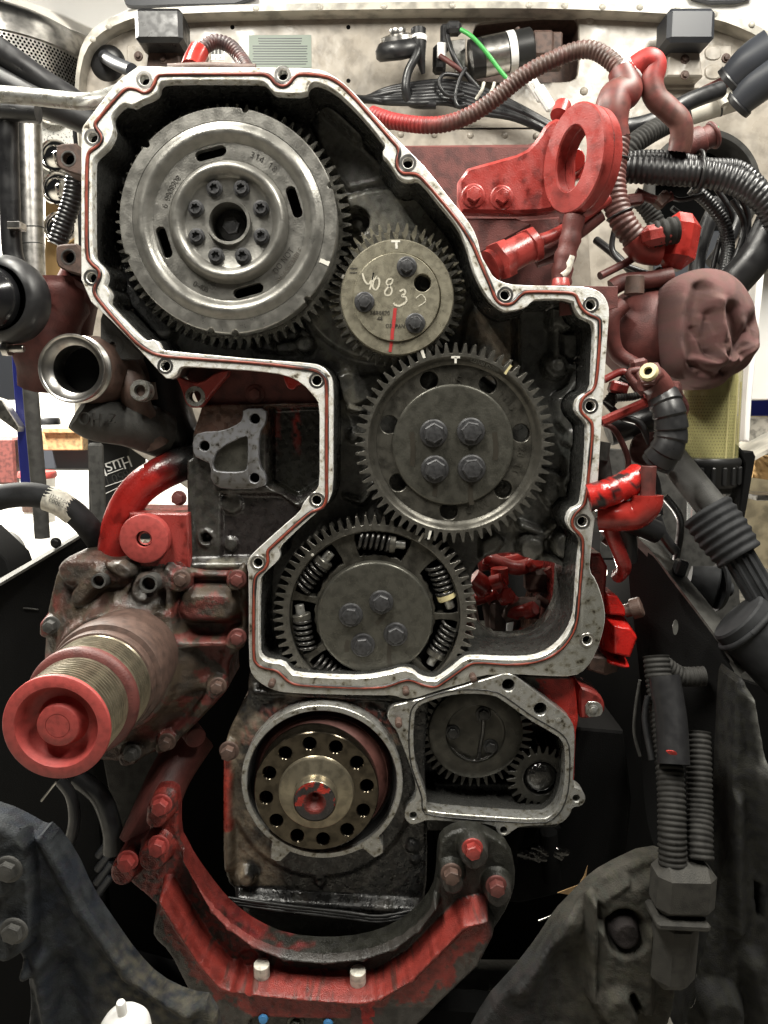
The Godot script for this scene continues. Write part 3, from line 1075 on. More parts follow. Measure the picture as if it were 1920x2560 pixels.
func stroke(parent: Node3D, pts: Array, z: float, w: float, m: String, called: String) -> void:   # a chalk or paint line lying on a face
	var p3 := []
	for i in pts.size() / 2:
		p3.append(P(pts[i * 2], pts[i * 2 + 1], z))
	var sp := spline(p3, 5)
	var st := S()
	for i in sp.size() - 1:
		var d := (sp[i + 1] - sp[i]).normalized()
		var s := Vector3(-d.y, d.x, 0) * w
		var f := Vector3.BACK
		quad(st, sp[i] - s, sp[i] + s, sp[i + 1] + s, sp[i + 1] - s, f, f, f, f)
	part(called, st, m, parent)

func gears() -> void:
	camshaft_gear()
	small_gear()
	idler_gear()
	spring_gear()

func camshaft_gear() -> void:
	var z := -0.006
	var c := P(571, 555, z)
	var k := sc(555, z) * 1.01
	var X := at(c)
	var o := thing("camshaft_gear", "large pale steel camshaft gear with ridged damper disc and four slots", "gear", c)
	var st := S()
	gear(st, X, 200, 279, 303, 76, -0.034, -0.064, 0.03, k)
	part("toothed_rim", st, "tooth_steel", o)
	# outer land with its small notches
	var outer := PackedVector2Array()
	var notch := [80.0, 137.0, 19.0, 198.0, -44.0, -88.0, -101.0]
	for i in 360:
		var a := deg_to_rad(i)
		var r := 270.0
		for q in notch:
			var d := absf(wrapf(float(i) - q, -180.0, 180.0))
			if d < 2.0:
				r = 270.0 - 9.0 * sqrt(1.0 - d * d / 4.0)
		outer.append(Vector2(c.x, c.y) + Vector2(cos(a), sin(a)) * r * k)
	st = S()
	plate(st, outer, [circle(Vector2(c.x, c.y), 236 * k, 96)], z - 0.0005, z - 0.03, 0.0012)
	lathe(st, [Vector2(189, -0.0045 / k), Vector2(193, -0.0035 / k), Vector2(199, 0.0 / k), Vector2(206, 0.0035 / k), Vector2(213, 0.0048 / k), Vector2(220, 0.0042 / k), Vector2(227, 0.0018 / k), Vector2(232, 0.0002 / k), Vector2(236.5, -0.0006 / k)], X, k, 120, 0.6)
	var disc := part("damper_disc", st, "stamped", o)
	# slotted web
	var slots := []
	for q in [104.0, 17.0, -75.0, 196.0]:
		var sl := PackedVector2Array()
		for e in [[1.0, 1.0], [-1.0, -1.0]]:
			for t in 9:
				var aa: float = deg_to_rad(q) + e[0] * 0.155
				var cc: Vector2 = Vector2(cos(aa), sin(aa)) * 172.0
				var b: float = deg_to_rad(q) + e[0] * (PI / 2) - PI / 2 + PI * t / 8.0
				sl.append(Vector2(c.x, c.y) + (cc + Vector2(cos(b), sin(b)) * 12.5) * k)
		slots.append(sl)
	slots.append(circle(Vector2(c.x, c.y), 149 * k, 96))
	st = S()
	plate(st, circle(Vector2(c.x, c.y), 189.5 * k, 120), slots, z - 0.0045, z - 0.016, 0.0005)
	part("slotted_web", st, "stamped", disc)
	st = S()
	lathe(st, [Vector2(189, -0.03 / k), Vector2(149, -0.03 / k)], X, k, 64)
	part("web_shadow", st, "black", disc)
	st = S()
	lathe(st, [Vector2(47, -0.045 / k), Vector2(47, 0.0018 / k), Vector2(54, 0.0022 / k), Vector2(55.5, -0.0035 / k), Vector2(107, -0.0035 / k), Vector2(109, -0.0028 / k), Vector2(113, 0.0008 / k), Vector2(119, 0.0052 / k), Vector2(126, 0.0078 / k), Vector2(133, 0.0079 / k), Vector2(139, 0.0055 / k), Vector2(144, 0.001 / k), Vector2(147, -0.003 / k), Vector2(149.5, -0.0052 / k)], X, k, 120, 0.6)
	part("hub_ridge", st, "stamped", disc)
	# centre bore with the shaft bolt
	st = S()
	lathe(st, [Vector2(0, -0.016 / k), Vector2(15, -0.016 / k), Vector2(18, -0.017 / k), Vector2(20, -0.024 / k), Vector2(34, -0.027 / k), Vector2(36, -0.034 / k), Vector2(47, -0.035 / k)], at(c + Vector3(-0.001, 0.0, 0)), k, 48)
	part("shaft_nose", st, "bolt_dark", o)
	st = S()
	var hx := PackedVector2Array()
	for p in circle(Vector2(c.x, c.y), 23 * k, 6, 0.2):
		hx.append(p)
	plate(st, hx, [], z - 0.0165, z - 0.024, 0.001)
	part("shaft_bolt", st, "bolt_dark", o)
	for i in 8:
		var a := deg_to_rad(22.5 + 45.0 * i)
		put("torx_bolt", bolt_mesh(0.0098, 0.0072, 0.0022, 0.0042, "torx"), "bolt_dark", o, at(c + Vector3(cos(a), sin(a), 0) * 87 * k + Vector3(0, 0, -0.0034), a * 3.1))
	# stamped lettering
	var fz := c + Vector3(0, 0, -0.0042)
	arc_text("8068066 9", 0.0088, "stamp_ink", o, fz + Vector3(0, 0, 0), 163 * k, deg_to_rad(139), 0.058, false)
	arc_text("314 18", 0.0095, "stamp_ink", o, fz, 172 * k, deg_to_rad(69), 0.073, true)
	text("DO NOT", 0.0098, "stamp_ink", o, Transform3D(Basis(Vector3.BACK, deg_to_rad(52)), fz + Vector3(133, -92, 0) * k))
	text("DISASSEMBLE", 0.0082, "ink_brown", o, Transform3D(Basis(Vector3.BACK, deg_to_rad(55)), fz + Vector3(149, -104, 0) * k))
	arc_text("0-408", 0.0085, "stamp_ink", o, fz, 172 * k, deg_to_rad(239), 0.045, false)
	mark(o, c, 243 * k, 268 * k, deg_to_rad(-22), 0.0035, z + 0.0002, "chalk")

func small_gear() -> void:
	var z := -0.016
	var c := P(993, 744, z)
	var k := sc(744, z)
	var o := thing("adjustable_idler_gear", "small brass toned idler gear with chalk figures and a red line", "gear", c)
	var X := at(c)
	var st := S()
	gear(st, X, 120, 147, 170, 46, -0.014, -0.045, 0.02, k)
	part("toothed_rim", st, "tooth_steel", o)
	st = S()
	gear(st, at(c + Vector3(0, 0.0085, 0)), 120, 154, 177, 46, -0.030, -0.055, 0.055, k)
	part("rear_toothed_rim", st, "plate_steel", o)
	st = S()
	lathe(st, [Vector2(106, -0.0035 / k), Vector2(110, 0.0002 / k), Vector2(139, 0.0002 / k), Vector2(142, -0.0016 / k), Vector2(142, -0.014 / k)], X, k, 96)
	part("raised_ring", st, "plate_steel", o)
	# face plate with one open hole
	var pc := c + Vector3(-0.001, 0.0, 0.0)
	var hp := P(1056, 708, z)
	st = S()
	plate(st, circle(Vector2(pc.x, pc.y), 108 * k, 96), [circle(Vector2(hp.x, hp.y), 21.5 * k, 28)], z + 0.0032, z - 0.018, 0.0009)
	var face := part("face_plate", st, "plate_steel", o)
	st = S()
	lathe(st, [Vector2(0, -0.014 / k), Vector2(9, -0.014 / k), Vector2(12, -0.0145 / k), Vector2(14, -0.017 / k), Vector2(24, -0.017 / k)], at(hp + Vector3(0.003, 0, 0)), k, 20)
	part("hole_bottom", st, "bolt_black", face)
	for q in [[1017, 667, 0.1], [911, 755, 0.5], [1038, 808, 0.9]]:
		bolt(o, q[0], q[1], z + 0.0032, 25, 17, "bolt_dark", q[2], "hex", 0.75)
	var fz := z + 0.0036
	stroke(face, [906,683, 912,702, 921,710, 930,698, 934,681, 930,704, 924,724], fz, 0.0011, "chalk_thin", "chalk_stroke")
	stroke(face, [944,690, 934,702, 932,718, 940,724, 947,714, 948,700, 942,692], fz, 0.0011, "chalk_thin", "chalk_stroke")
	stroke(face, [980,697, 970,699, 966,708, 974,716, 980,724, 976,736, 966,738, 962,730, 970,718, 980,706, 981,697], fz, 0.0011, "chalk_thin", "chalk_stroke")
	stroke(face, [999,728, 1010,724, 1013,733, 1004,740, 1014,743, 1015,754, 1000,764, 988,762, 984,757], fz, 0.0012, "chalk_thin", "chalk_stroke")
	stroke(face, [1040,745, 1054,736, 1064,752, 1046,766], fz, 0.0006, "chalk_thin", "chalk_stroke")
	stroke(face, [988,770, 985,800, 981,830, 980,849], fz + 0.0001, 0.0021, "red_line", "red_paint_line")
	stroke(o, [979,853, 977,866, 975,880], z + 0.0007, 0.0019, "red_line", "red_paint_line")
	text("3686670", 0.0058, "stamp_ink", face, Transform3D(Basis(Vector3.BACK, -0.02), P(950, 782, fz)))
	text("48", 0.0055, "stamp_ink", face, at(P(950, 796, fz)))
	text("OIL PAN", 0.0058, "stamp_ink", face, Transform3D(Basis(Vector3.BACK, -0.02), P(988, 815, fz)))
	mark(o, c, 118 * k, 138 * k, deg_to_rad(91), 0.002, z + 0.0006, "chalk")
	stroke(o, [978,603, 1000,603], z + 0.0007, 0.0013, "chalk", "chalk_stroke")
	stroke(o, [875,671, 893,671], z + 0.0007, 0.0006, "stamp_ink", "scribed_line")
	stroke(o, [875,682, 893,682], z + 0.0007, 0.0006, "stamp_ink", "scribed_line")
	mark(o, c, 132 * k, 150 * k, deg_to_rad(158), 0.003, z - 0.0135, "chalk")
	mark(o, c, 148 * k, 170 * k, deg_to_rad(-58), 0.0025, z - 0.0135, "chalk")

func idler_gear() -> void:
	var z := -0.018
	var c := P(1137, 1111, z)
	var k := sc(1111, z)
	var o := thing("idler_gear", "large dark idler gear with seven round holes and four hub bolts", "gear", c)
	var X := at(c)
	var st := S()
	gear(st, X, 217, 225, 250, 64, 0.0, -0.034, 0.0, k)
	part("toothed_rim", st, "gear_steel", o)
	st = S()
	lathe(st, [Vector2(197, -0.011 / k), Vector2(203, -0.0095 / k), Vector2(209, -0.006 / k), Vector2(213, -0.0015 / k), Vector2(217.3, -0.0002 / k)], X, k, 120, 0.6)
	part("dished_bevel", st, "gear_dark", o)
	var holes := []
	for i in 7:
		var a := deg_to_rad(112.0 - i * 360.0 / 7.0)
		var p := Vector2(c.x, c.y) + Vector2(cos(a), sin(a)) * 171.0 * k
		holes.append(circle(p, 23.0 * k, 28))
	st = S()
	plate(st, circle(Vector2(c.x, c.y), 198 * k, 120), holes, z - 0.011, z - 0.028, 0.0009)
	var web := part("web", st, "gear_dark", o)
	st = S()
	lathe(st, turned(149, -0.0075, k) + [Vector2(152, -0.0085 / k), Vector2(153, -0.0098 / k), Vector2(153, -0.012 / k)], at(c + Vector3(-0.0015, -0.0015, 0)), k, 96)
	part("hub_plate", st, "hub_steel", o)
	for q in [[1084, 1083, 0.2], [1177, 1079, 0.5], [1087, 1173, 0.1], [1179, 1171, 0.8]]:
		bolt(o, q[0], q[1], z - 0.0075, 35, 26, "bolt_dark", q[2], "hex", 0.6)
	for q in [[1178, 1200, 1176, 1235, 1180, 1262], [1087, 1203, 1088, 1222, 1086, 1240], [1030, 1080, 1033, 1130, 1030, 1165], [1236, 1080, 1240, 1120, 1237, 1150]]:
		stroke(o, q, z - 0.0072, 0.0032, "oil_stain", "oil_run")
	var wz := z - 0.0106
	text("LS", 0.0155, "gear_dark", web, at(P(1139, 951, wz)), 0.0018, "raised_lettering")
	arc_text("1143", 0.0125, "gear_dark", web, Vector3(c.x, c.y, wz), 172 * k, deg_to_rad(47), 0.085, true, "raised_lettering")
	arc_text("28 TT", 0.0125, "gear_dark", web, Vector3(c.x, c.y, wz), 172 * k, deg_to_rad(-4), 0.085, true, "raised_lettering")
	arc_text("NN O", 0.0125, "gear_dark", web, Vector3(c.x, c.y, wz), 172 * k, deg_to_rad(-62), 0.085, true, "raised_lettering")
	text("CU100 8570K", 0.0052, "hub_steel", o, Transform3D(Basis(Vector3.BACK, -0.35), P(1212, 912, z + 0.0001)), 0.0006, "stamped_mark")
	stroke(o, [1128,893, 1150,893], z + 0.0003, 0.0014, "chalk", "chalk_stroke")
	stroke(o, [1139,893, 1139,908], z + 0.0003, 0.0014, "chalk", "chalk_stroke")
	mark(o, c, 226 * k, 246 * k, deg_to_rad(110), 0.0026, z + 0.0003, "chalk")
	mark(o, c, 212 * k, 238 * k, deg_to_rad(55), 0.0020, z + 0.0003, "yellow_cap")
	mark(o, c, 226 * k, 249 * k, deg_to_rad(-105), 0.002, z + 0.0003, "chalk")

func helix(a: Vector3, b: Vector3, r: float, turns: float, bow := Vector3.ZERO) -> PackedVector3Array:
	var o := PackedVector3Array()
	var t := (b - a).normalized()
	var x := t.cross(Vector3.BACK).normalized()
	var n := int(turns * 14)
	for i in n + 1:
		var f := float(i) / n
		var an := TAU * turns * f
		o.append(a.lerp(b, f) + bow * (4.0 * f * (1.0 - f)) + (x * cos(an) + Vector3.BACK * sin(an)) * r)
	return o

func spring_gear() -> void:
	var z := -0.026
	var c := P(937, 1540, z)
	var k := sc(1540, z)
	var o := thing("spring_damper_gear", "lower timing gear with coil springs set round a bolted hub", "gear", c)
	var X := at(c)
	var st := S()
	gear(st, X, 217, 231, 255, 70, 0.0, -0.034, 0.045, k)
	lathe(st, [Vector2(214, -0.012 / k), Vector2(214.5, -0.001 / k), Vector2(217.2, 0.0 / k)], X, k, 96)
	part("toothed_rim", st, "gear_steel", o)
	var pockets := []
	var mid := [84.0, 142.0, 190.0, 237.0, 22.0, -26.0]
	var half := [0.36, 0.38, 0.36, 0.36, 0.37, 0.37]
	for i in 6:
		var pl := PackedVector2Array()
		var a: float = deg_to_rad(mid[i])
		for t in 13:
			var b: float = a - half[i] + 2.0 * half[i] * t / 12.0
			pl.append(Vector2(c.x, c.y) + Vector2(cos(b), sin(b)) * 209.0 * k)
		for t in 13:
			var b: float = a + half[i] - 2.0 * half[i] * t / 12.0
			pl.append(Vector2(c.x, c.y) + Vector2(cos(b), sin(b)) * (152.0 + 2.0 * sin(t * 2.0)) * k)
		pockets.append(chaikin(pl, 1))
	st = S()
	plate(st, circle(Vector2(c.x, c.y), 215 * k, 120), pockets, z - 0.009, z - 0.028, 0.001)
	part("pocket_web", st, "gear_dark", o)
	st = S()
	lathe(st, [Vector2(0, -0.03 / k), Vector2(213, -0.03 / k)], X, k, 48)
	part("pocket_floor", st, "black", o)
	st = S()
	lathe(st, turned(141, 0.0005, k) + [Vector2(144, -0.001 / k), Vector2(146, -0.004 / k), Vector2(147, -0.012 / k)], at(c + Vector3(0, -0.004, 0)), k, 96)
	part("hub_plate", st, "hub_steel", o)
	for q in [[953, 1505, 0.3], [877, 1537, 0.6], [989, 1585, 0.1], [907, 1612, 0.8]]:
		bolt(o, q[0], q[1], z + 0.0005, 31, 22, "bolt_dark", q[2], "hex", 0.7)
	for q in [[975, 1610, 972, 1640, 977, 1668], [940, 1560, 955, 1545, 962, 1535], [870, 1600, 866, 1618, 868, 1630]]:
		stroke(o, q, z + 0.0008, 0.0028, "oil_stain", "oil_run")
	for i in 6:
		var a: float = deg_to_rad(mid[i])
		var d := Vector3(cos(a), sin(a), 0)
		var t := Vector3(-sin(a), cos(a), 0)
		var m := c + d * 184 * k + Vector3(0, 0, -0.011)
		var sgn := -1.0 if i == 0 or i == 4 or i == 5 else 1.0   # which end carries the seat
		if i == 1 or i == 2 or i == 3:
			sgn = 1.0 if i == 3 else -1.0
		var e0 := m + t * sgn * -58 * k
		var e1 := m + t * sgn * 18 * k
		st = S()
		tube(st, helix(e0, e1, 21 * k, 5.5, d * 3 * k), 4.6 * k, 8)
		part("coil_spring", st, "spring", o)
		var ax := along(e1, t * sgn)
		st = S()
		lathe(st, [Vector2(0, 17), Vector2(9, 16), Vector2(10, 15), Vector2(22, 15), Vector2(24, 13), Vector2(24, 0), Vector2(0, 0)], ax, k, 28)
		var seat := part("spring_seat", st, "yellow_cap" if i == 4 else "gear_steel", o, "cream yellow spring seat" if i == 4 else "")
		st = S()
		lathe(st, [Vector2(0, 40), Vector2(11, 39), Vector2(12, 37), Vector2(12, 15)], ax, k, 12)
		part("seat_pin", st, "bare", seat)
	mark(o, c, 218 * k, 243 * k, deg_to_rad(60), 0.002, z + 0.0003, "chalk")
	st = S()
	var dp := P(781, 1387, z + 0.0002)
	lathe(st, [Vector2(0, 1), Vector2(3.6, 0.6), Vector2(4, 0)], at(dp), k, 12)
	part("paint_dot", st, "chalk", o)

# ================================================================ lower engine
func block_colour(p: Vector2, _h: float) -> Color:
	var k := 0.5 + 0.5 * n1.get_noise_2d(p.x, p.y)
	var k2 := 0.5 + 0.5 * n2.get_noise_2d(p.x, p.y)
	var c := Color(0.017, 0.0165, 0.016).lerp(Color(0.045, 0.042, 0.038), smoothstep(0.45, 0.75, k))
	var edge := 1.0 - smoothstep(0.0, 70.0 + 60.0 * n3.get_noise_2d(p.x * 3.0, p.y * 3.0) + 45.0 * n1.get_noise_2d(p.y, p.x), p.x - 566.0)
	if p.y < 2190.0 + 30.0 * k:
		c = c.lerp(Color(0.2, 0.16, 0.115), edge * smoothstep(0.2, 0.6, k2 + 0.3))
	var tongue := smoothstep(90.0, 30.0, absf(p.x - (600.0 + 0.25 * (p.y - 2050.0) + 30.0 * n1.get_noise_1d(p.y))))
	if p.y > 2020.0 and p.y < 2215.0:
		c = c.lerp(Color(0.22, 0.18, 0.13), tongue * smoothstep(0.3, 0.6, k))
	if p.x < 590.0 and p.y > 1890.0 and p.y < 2070.0:
		c = c.lerp(Color(0.38, 0.05, 0.035), smoothstep(588.0, 574.0, p.x + 14.0 * (k - 0.5)))
	var rr := p.distance_to(Vector2(805, 1957))
	if rr < 250.0 and p.y < 1860.0:
		c = c.lerp(Color(0.17, 0.055, 0.045), smoothstep(0.42, 0.62, k2) * smoothstep(250.0, 215.0, rr))
		c = c.lerp(Color(0.2, 0.17, 0.13), smoothstep(0.5, 0.7, k) * 0.6)
	if p.y < 1760.0:
		c = c.lerp(Color(0.09, 0.085, 0.072), smoothstep(0.5, 0.7, k2) * 0.7)
	return c

func lower_block() -> void:
	var o := thing("engine_block", "grimy lower engine block and sump below the gear case", "engine block", P(800, 2250, -0.1))
	var outline := chaikin(L([622,1665, 618,1758, 594,1785, 575,1820, 566,1850, 561,1905, 561,2175, 575,2222, 640,2256, 800,2276, 949,2290, 1046,2277, 1066,2240, 1070,2080, 1060,1900, 1075,1740, 1060,1735, 900,1730, 700,1722, 640,1690]), 1)
	var cc := P(805, 1957, -0.012)
	var hole := PackedVector2Array()
	for p in circle(Vector2(cc.x, cc.y), 186 * sc(1957, -0.012), 48):
		hole.append(to_px(Vector3(p.x, p.y, -0.02)))
	var ft := [["c", 805, 1957, 232, 0.006, 8.0], ["s", 570, 1860, 570, 2160, 14, 0.012, 10.0], ["c", 618, 2185, 22, 0.014, 8.0], ["c", 800, 2200, 12, 0.008, 6.0], ["s", 600, 2236, 1040, 2262, 12, 0.016, 6.0], ["c", 1030, 2115, 14, 0.006, 6.0], ["c", 1035, 2145, 10, 0.006, 6.0], ["s", 640, 1722, 1040, 1745, 8, 0.012, 6.0]]
	var st := S()
	relief(st, outline, -0.02, -0.3, 5.0, func(p: Vector2) -> float: return feats(p, ft) + 0.0012 * n2.get_noise_2d(p.x, p.y), block_colour, 8.0, hole)
	part("front_casting", st, "oily_v", o)
	# sump below
	st = S()
	relief(st, chaikin(L([600,2250, 760,2275, 950,2295, 1052,2280, 1058,2330, 1000,2400, 900,2425, 740,2425, 640,2380, 600,2320]), 2), -0.04, -0.3, 8.0, func(p: Vector2) -> float: return -0.05 * smoothstep(2260.0, 2430.0, p.y), func(p: Vector2, _h: float) -> Color: return Color(0.014, 0.014, 0.0145), 30.0)
	part("sump", st, "cast_v", o)
	st = S()
	for t in 3:
		tube(st, path([560, 2243 + t * 7, 0.0, 700, 2262 + t * 7, 0.002, 860, 2280 + t * 7, 0.002, 950, 2290 + t * 7, 0.003, 1048, 2272 + t * 7, 0.0]), 0.0022, 6, func(u: float) -> float: return 1.0 + 0.5 * n2.get_noise_1d(u * 1500.0 + t * 90.0), true)
	part("sump_gasket", st, "bolt_black", o)
	bolt(o, 573, 1876, 0.0, 25, 17, "rust", 0.3, "hex", 1.4)
	# front cover right of the crank and behind the pump, with its red flank
	st = S()
	var fo := L([1062,1735, 1175,1706, 1250,1690, 1434,1694, 1441,1740, 1446,1800, 1440,1830, 1434,1990, 1425,2040, 1390,2068, 1068,2078, 1052,1900])
	var op := pump_opening()
	relief(st, fo, -0.022, -0.3, 5.0, func(_p: Vector2) -> float: return 0.0, func(p: Vector2, _h: float) -> Color:
		var k := 0.5 + 0.5 * n2.get_noise_2d(p.x, p.y)
		var c := Color(0.12, 0.115, 0.095).lerp(Color(0.05, 0.045, 0.04), smoothstep(0.4, 0.65, k))
		if p.x > 1345.0 + 22.0 * (k - 0.5) * 4.0 and p.y < 1850.0 and p.y > 1699.0:
			c = Color(0.4, 0.024, 0.018)
		elif p.x > 1425.0 and p.y < 1960.0:
			c = Color(0.3, 0.022, 0.018)
		elif p.y > 1980.0:
			c = Color(0.03, 0.029, 0.027)
		return c, 3.0, op)
	part("front_cover", st, "cast_v", o)
	# red tab with a bolt hole
	st = S()
	plate(st, plane(chaikin(L([1448,1718, 1470,1722, 1502,1738, 1512,1758, 1512,1778, 1502,1792, 1462,1798, 1448,1795]), 1), -0.03), [], -0.03, -0.08, 0.003)
	var tab := part("mount_lug", st, "red", o)
	st = S()
	plate(st, plane(chaikin(L([1464,1754, 1492,1754, 1506,1764, 1508,1782, 1498,1792, 1464,1793]), 1), -0.028), [], -0.028, -0.03, 0.0005)
	part("bare_face", st, "bare", tab)
	bolt(o, 1483, 1774, -0.028, 12, 9, "bare", 0.0, "hex", 0.3, "plug")
	# shaded flank of the block behind the mount
	st = S()
	plate(st, plane(L([1440,1820, 1560,1830, 1580,2000, 1560,2200, 1300,2260, 1100,2240, 1080,2070, 1400,2066]), -0.12), [], -0.12, -0.3, 0.004)
	part("side_casting", st, "frame_black", o)
	st = S()
	for i in 14:
		var p := Vector2(1300 + 7.0 * i, 2130 + 34.0 * n2.get_noise_1d(i * 60.0))
		tube(st, path([p.x - 12, p.y, -0.095, p.x + 8, p.y + 4 + 10 * n1.get_noise_1d(i * 40.0), -0.092, p.x + 26, p.y + 10, -0.097], 3), 0.006, 6)
	part("oil_wet_rib", st, "oil_film", o)
	for q in [[1290, 2060, 1260, 2200], [1370, 2080, 1380, 2200]]:
		st = S()
		tube(st, path([q[0], q[1], -0.1, q[2], q[3], -0.1], 3), 0.014, 10)
		part("casting_rib", st, "frame_black", o)

func pump_opening() -> PackedVector2Array:
	return chaikin(L([1036,1793, 1040,1775, 1056,1759, 1116,1740, 1168,1734, 1233,1738, 1260,1754, 1289,1775, 1328,1803, 1380,1832, 1403,1848, 1414,1874, 1412,1966, 1399,2014, 1380,2037, 1357,2049, 1200,2040, 1071,2029, 1066,2018, 1067,1992, 1050,1945, 1038,1910, 1033,1852]), 1)

func oil_pump() -> void:
	var zf := 0.002
	var root := thing("oil_pump_housing", "grey aluminium pump housing rim with an open five sided mouth", "pump housing", P(1230, 2060, -0.04))
	var outer := plane(chaikin(L([968,1790, 972,1774, 984,1764, 1000,1760, 1038,1751, 1110,1730, 1175,1710, 1240,1690, 1260,1684, 1276,1685, 1292,1692, 1350,1738, 1414,1786, 1430,1803, 1438,1829, 1436,1900, 1432,1966, 1448,1972, 1462,1985, 1465,2001, 1454,2016, 1431,2019, 1426,2035, 1412,2053, 1392,2063, 1302,2066, 1284,2076, 1270,2088, 1256,2092, 1243,2082, 1237,2063, 1150,2056, 1067,2050, 1052,2057, 1028,2064, 1012,2048, 1010,2030, 1019,2011, 1038,1998, 1041,1965, 1020,1900, 1002,1855, 991,1826, 975,1808]), 1), zf)
	var inner := plane(pump_opening(), zf)
	var holes := [inner]
	for q in [[1271, 1713, 16.0], [1351, 1773, 16.5], [1033, 2039, 9.0], [1259, 2076, 9.0], [1441, 1996, 9.0]]:
		var c := P(q[0], q[1], zf)
		holes.append(circle(Vector2(c.x, c.y), q[2] * sc(q[1], zf), 20))
	var st := S()
	plate(st, outer, holes, zf, -0.022, 0.0009)
	var rim := part("machined_rim", st, "bare", root)
	for q in [[1033, 2039], [1259, 2076], [1441, 1996]]:
		var c := P(q[0], q[1], zf)
		st = S()
		lathe(st, [Vector2(0.0048, -0.012), Vector2(0, -0.011)], at(c), 1.0, 12)
		part("bolt_hole_bottom", st, "satin", rim)
	for q in [[1271, 1713], [1351, 1773]]:
		st = S()
		lathe(st, [Vector2(0.009, -0.0205), Vector2(0, -0.0205)], at(P(q[0], q[1], zf)), 1.0, 14)
		part("oil_port_bottom", st, "black", rim)
	# raised inner bead, walls and floor
	st = S()
	var bead := PackedVector3Array()
	for p in inset(wound(inner, true), -0.006):
		bead.append(Vector3(p.x, p.y, zf - 0.0003))
	bead.append(bead[0])
	tube(st, bead, 0.0011, 6, null, false)
	part("sealing_groove", st, "bolt_black", root)
	st = S()
	loft_wall(st, wound(inner, true), -0.0215, inset(wound(inner, true), 0.003), -0.085, -1.0)
	part("inner_wall", st, "wall", root)
	st = S()
	var fl := PackedVector2Array()
	for p in inset(wound(inner, true), 0.002):
		fl.append(to_px(Vector3(p.x, p.y, -0.085)))
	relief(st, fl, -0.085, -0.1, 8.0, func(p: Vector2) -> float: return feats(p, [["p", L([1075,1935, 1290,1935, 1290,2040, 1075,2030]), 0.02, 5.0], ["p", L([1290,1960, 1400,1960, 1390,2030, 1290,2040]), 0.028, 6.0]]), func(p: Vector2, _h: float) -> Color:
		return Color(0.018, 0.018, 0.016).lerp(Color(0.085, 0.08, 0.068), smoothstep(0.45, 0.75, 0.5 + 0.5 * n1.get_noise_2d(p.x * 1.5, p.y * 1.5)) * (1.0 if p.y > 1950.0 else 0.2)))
	part("floor_casting", st, "cavity", root)
	for q in [[996, 1801, "rust"], [1396, 1800, "bare"]]:
		st = S()
		lathe(st, [Vector2(0, 0.017), Vector2(0.0035, 0.0165), Vector2(0.0046, 0.0148), Vector2(0.0046, -0.002)] if q[2] == "rust" else [Vector2(0, 0.004), Vector2(0.003, 0.0035), Vector2(0.0036, -0.002)], at(P(q[0], q[1], zf)), 1.0, 14)
		part("dowel_pin", st, q[2], root)
	# drive gear
	var z := -0.030
	var c1 := P(1189, 1834, z)
	var k := sc(1834, z)
	var g := thing("pump_drive_gear", "round dished drive gear with three oily bolts inside the pump mouth", "gear", c1)
	st = S()
	gear(st, at(c1), 110, 121, 146, 42, -0.006, -0.032, 0.0, k)
	part("toothed_rim", st, "pump_dark", g)
	st = S()
	lathe(st, turned(70, -0.004, k) + [Vector2(73, -0.003 / k), Vector2(75, 0.0 / k), Vector2(78, 0.0002 / k), Vector2(115, 0.0002 / k), Vector2(118, -0.001 / k), Vector2(119, -0.007 / k)], at(c1), k, 96)
	part("gear_face", st, "pump_face", g)
	st = S()
	for t in 3:
		tube(st, path([1130 + t * 2, 1868 + t * 2, z + 0.001, 1160, 1893 + t, z + 0.0012, 1195, 1901, z + 0.001, 1232, 1884 - t, z + 0.001], 6), 0.0014 - t * 0.0003, 6)
	tube(st, path([1209, 1792, z - 0.002, 1207, 1830, z - 0.0032, 1200, 1868, z - 0.003, 1197, 1898, z + 0.0002], 6), 0.0028, 8)
	part("oil_streak", st, "oil_film", g)
	for q in [[1208, 1784, 0.2], [1131, 1830, 0.7], [1226, 1866, 0.4]]:
		bolt(g, q[0], q[1], z - 0.004, 19, 14, "bolt_black", q[2], "hex", 0.6)
	var c2 := P(1352, 1945, z - 0.004)
	var g2 := thing("pump_driven_gear", "plain small pump gear half hidden behind the right rim", "gear", c2)
	st = S()
	gear(st, at(c2), 44, 66, 86, 24, 0.0, -0.028, 0.08, k)
	part("toothed_rim", st, "pump_dark", g2)
	st = S()
	lathe(st, [Vector2(0, 0.004 / k), Vector2(20, 0.0035 / k), Vector2(33, 0.001 / k), Vector2(39, -0.004 / k), Vector2(42, -0.006 / k), Vector2(46, 0.0005 / k), Vector2(47, 0.0004 / k)], at(c2), k, 48, 0.5)
	part("shaft_end", st, "oil_film", g2)

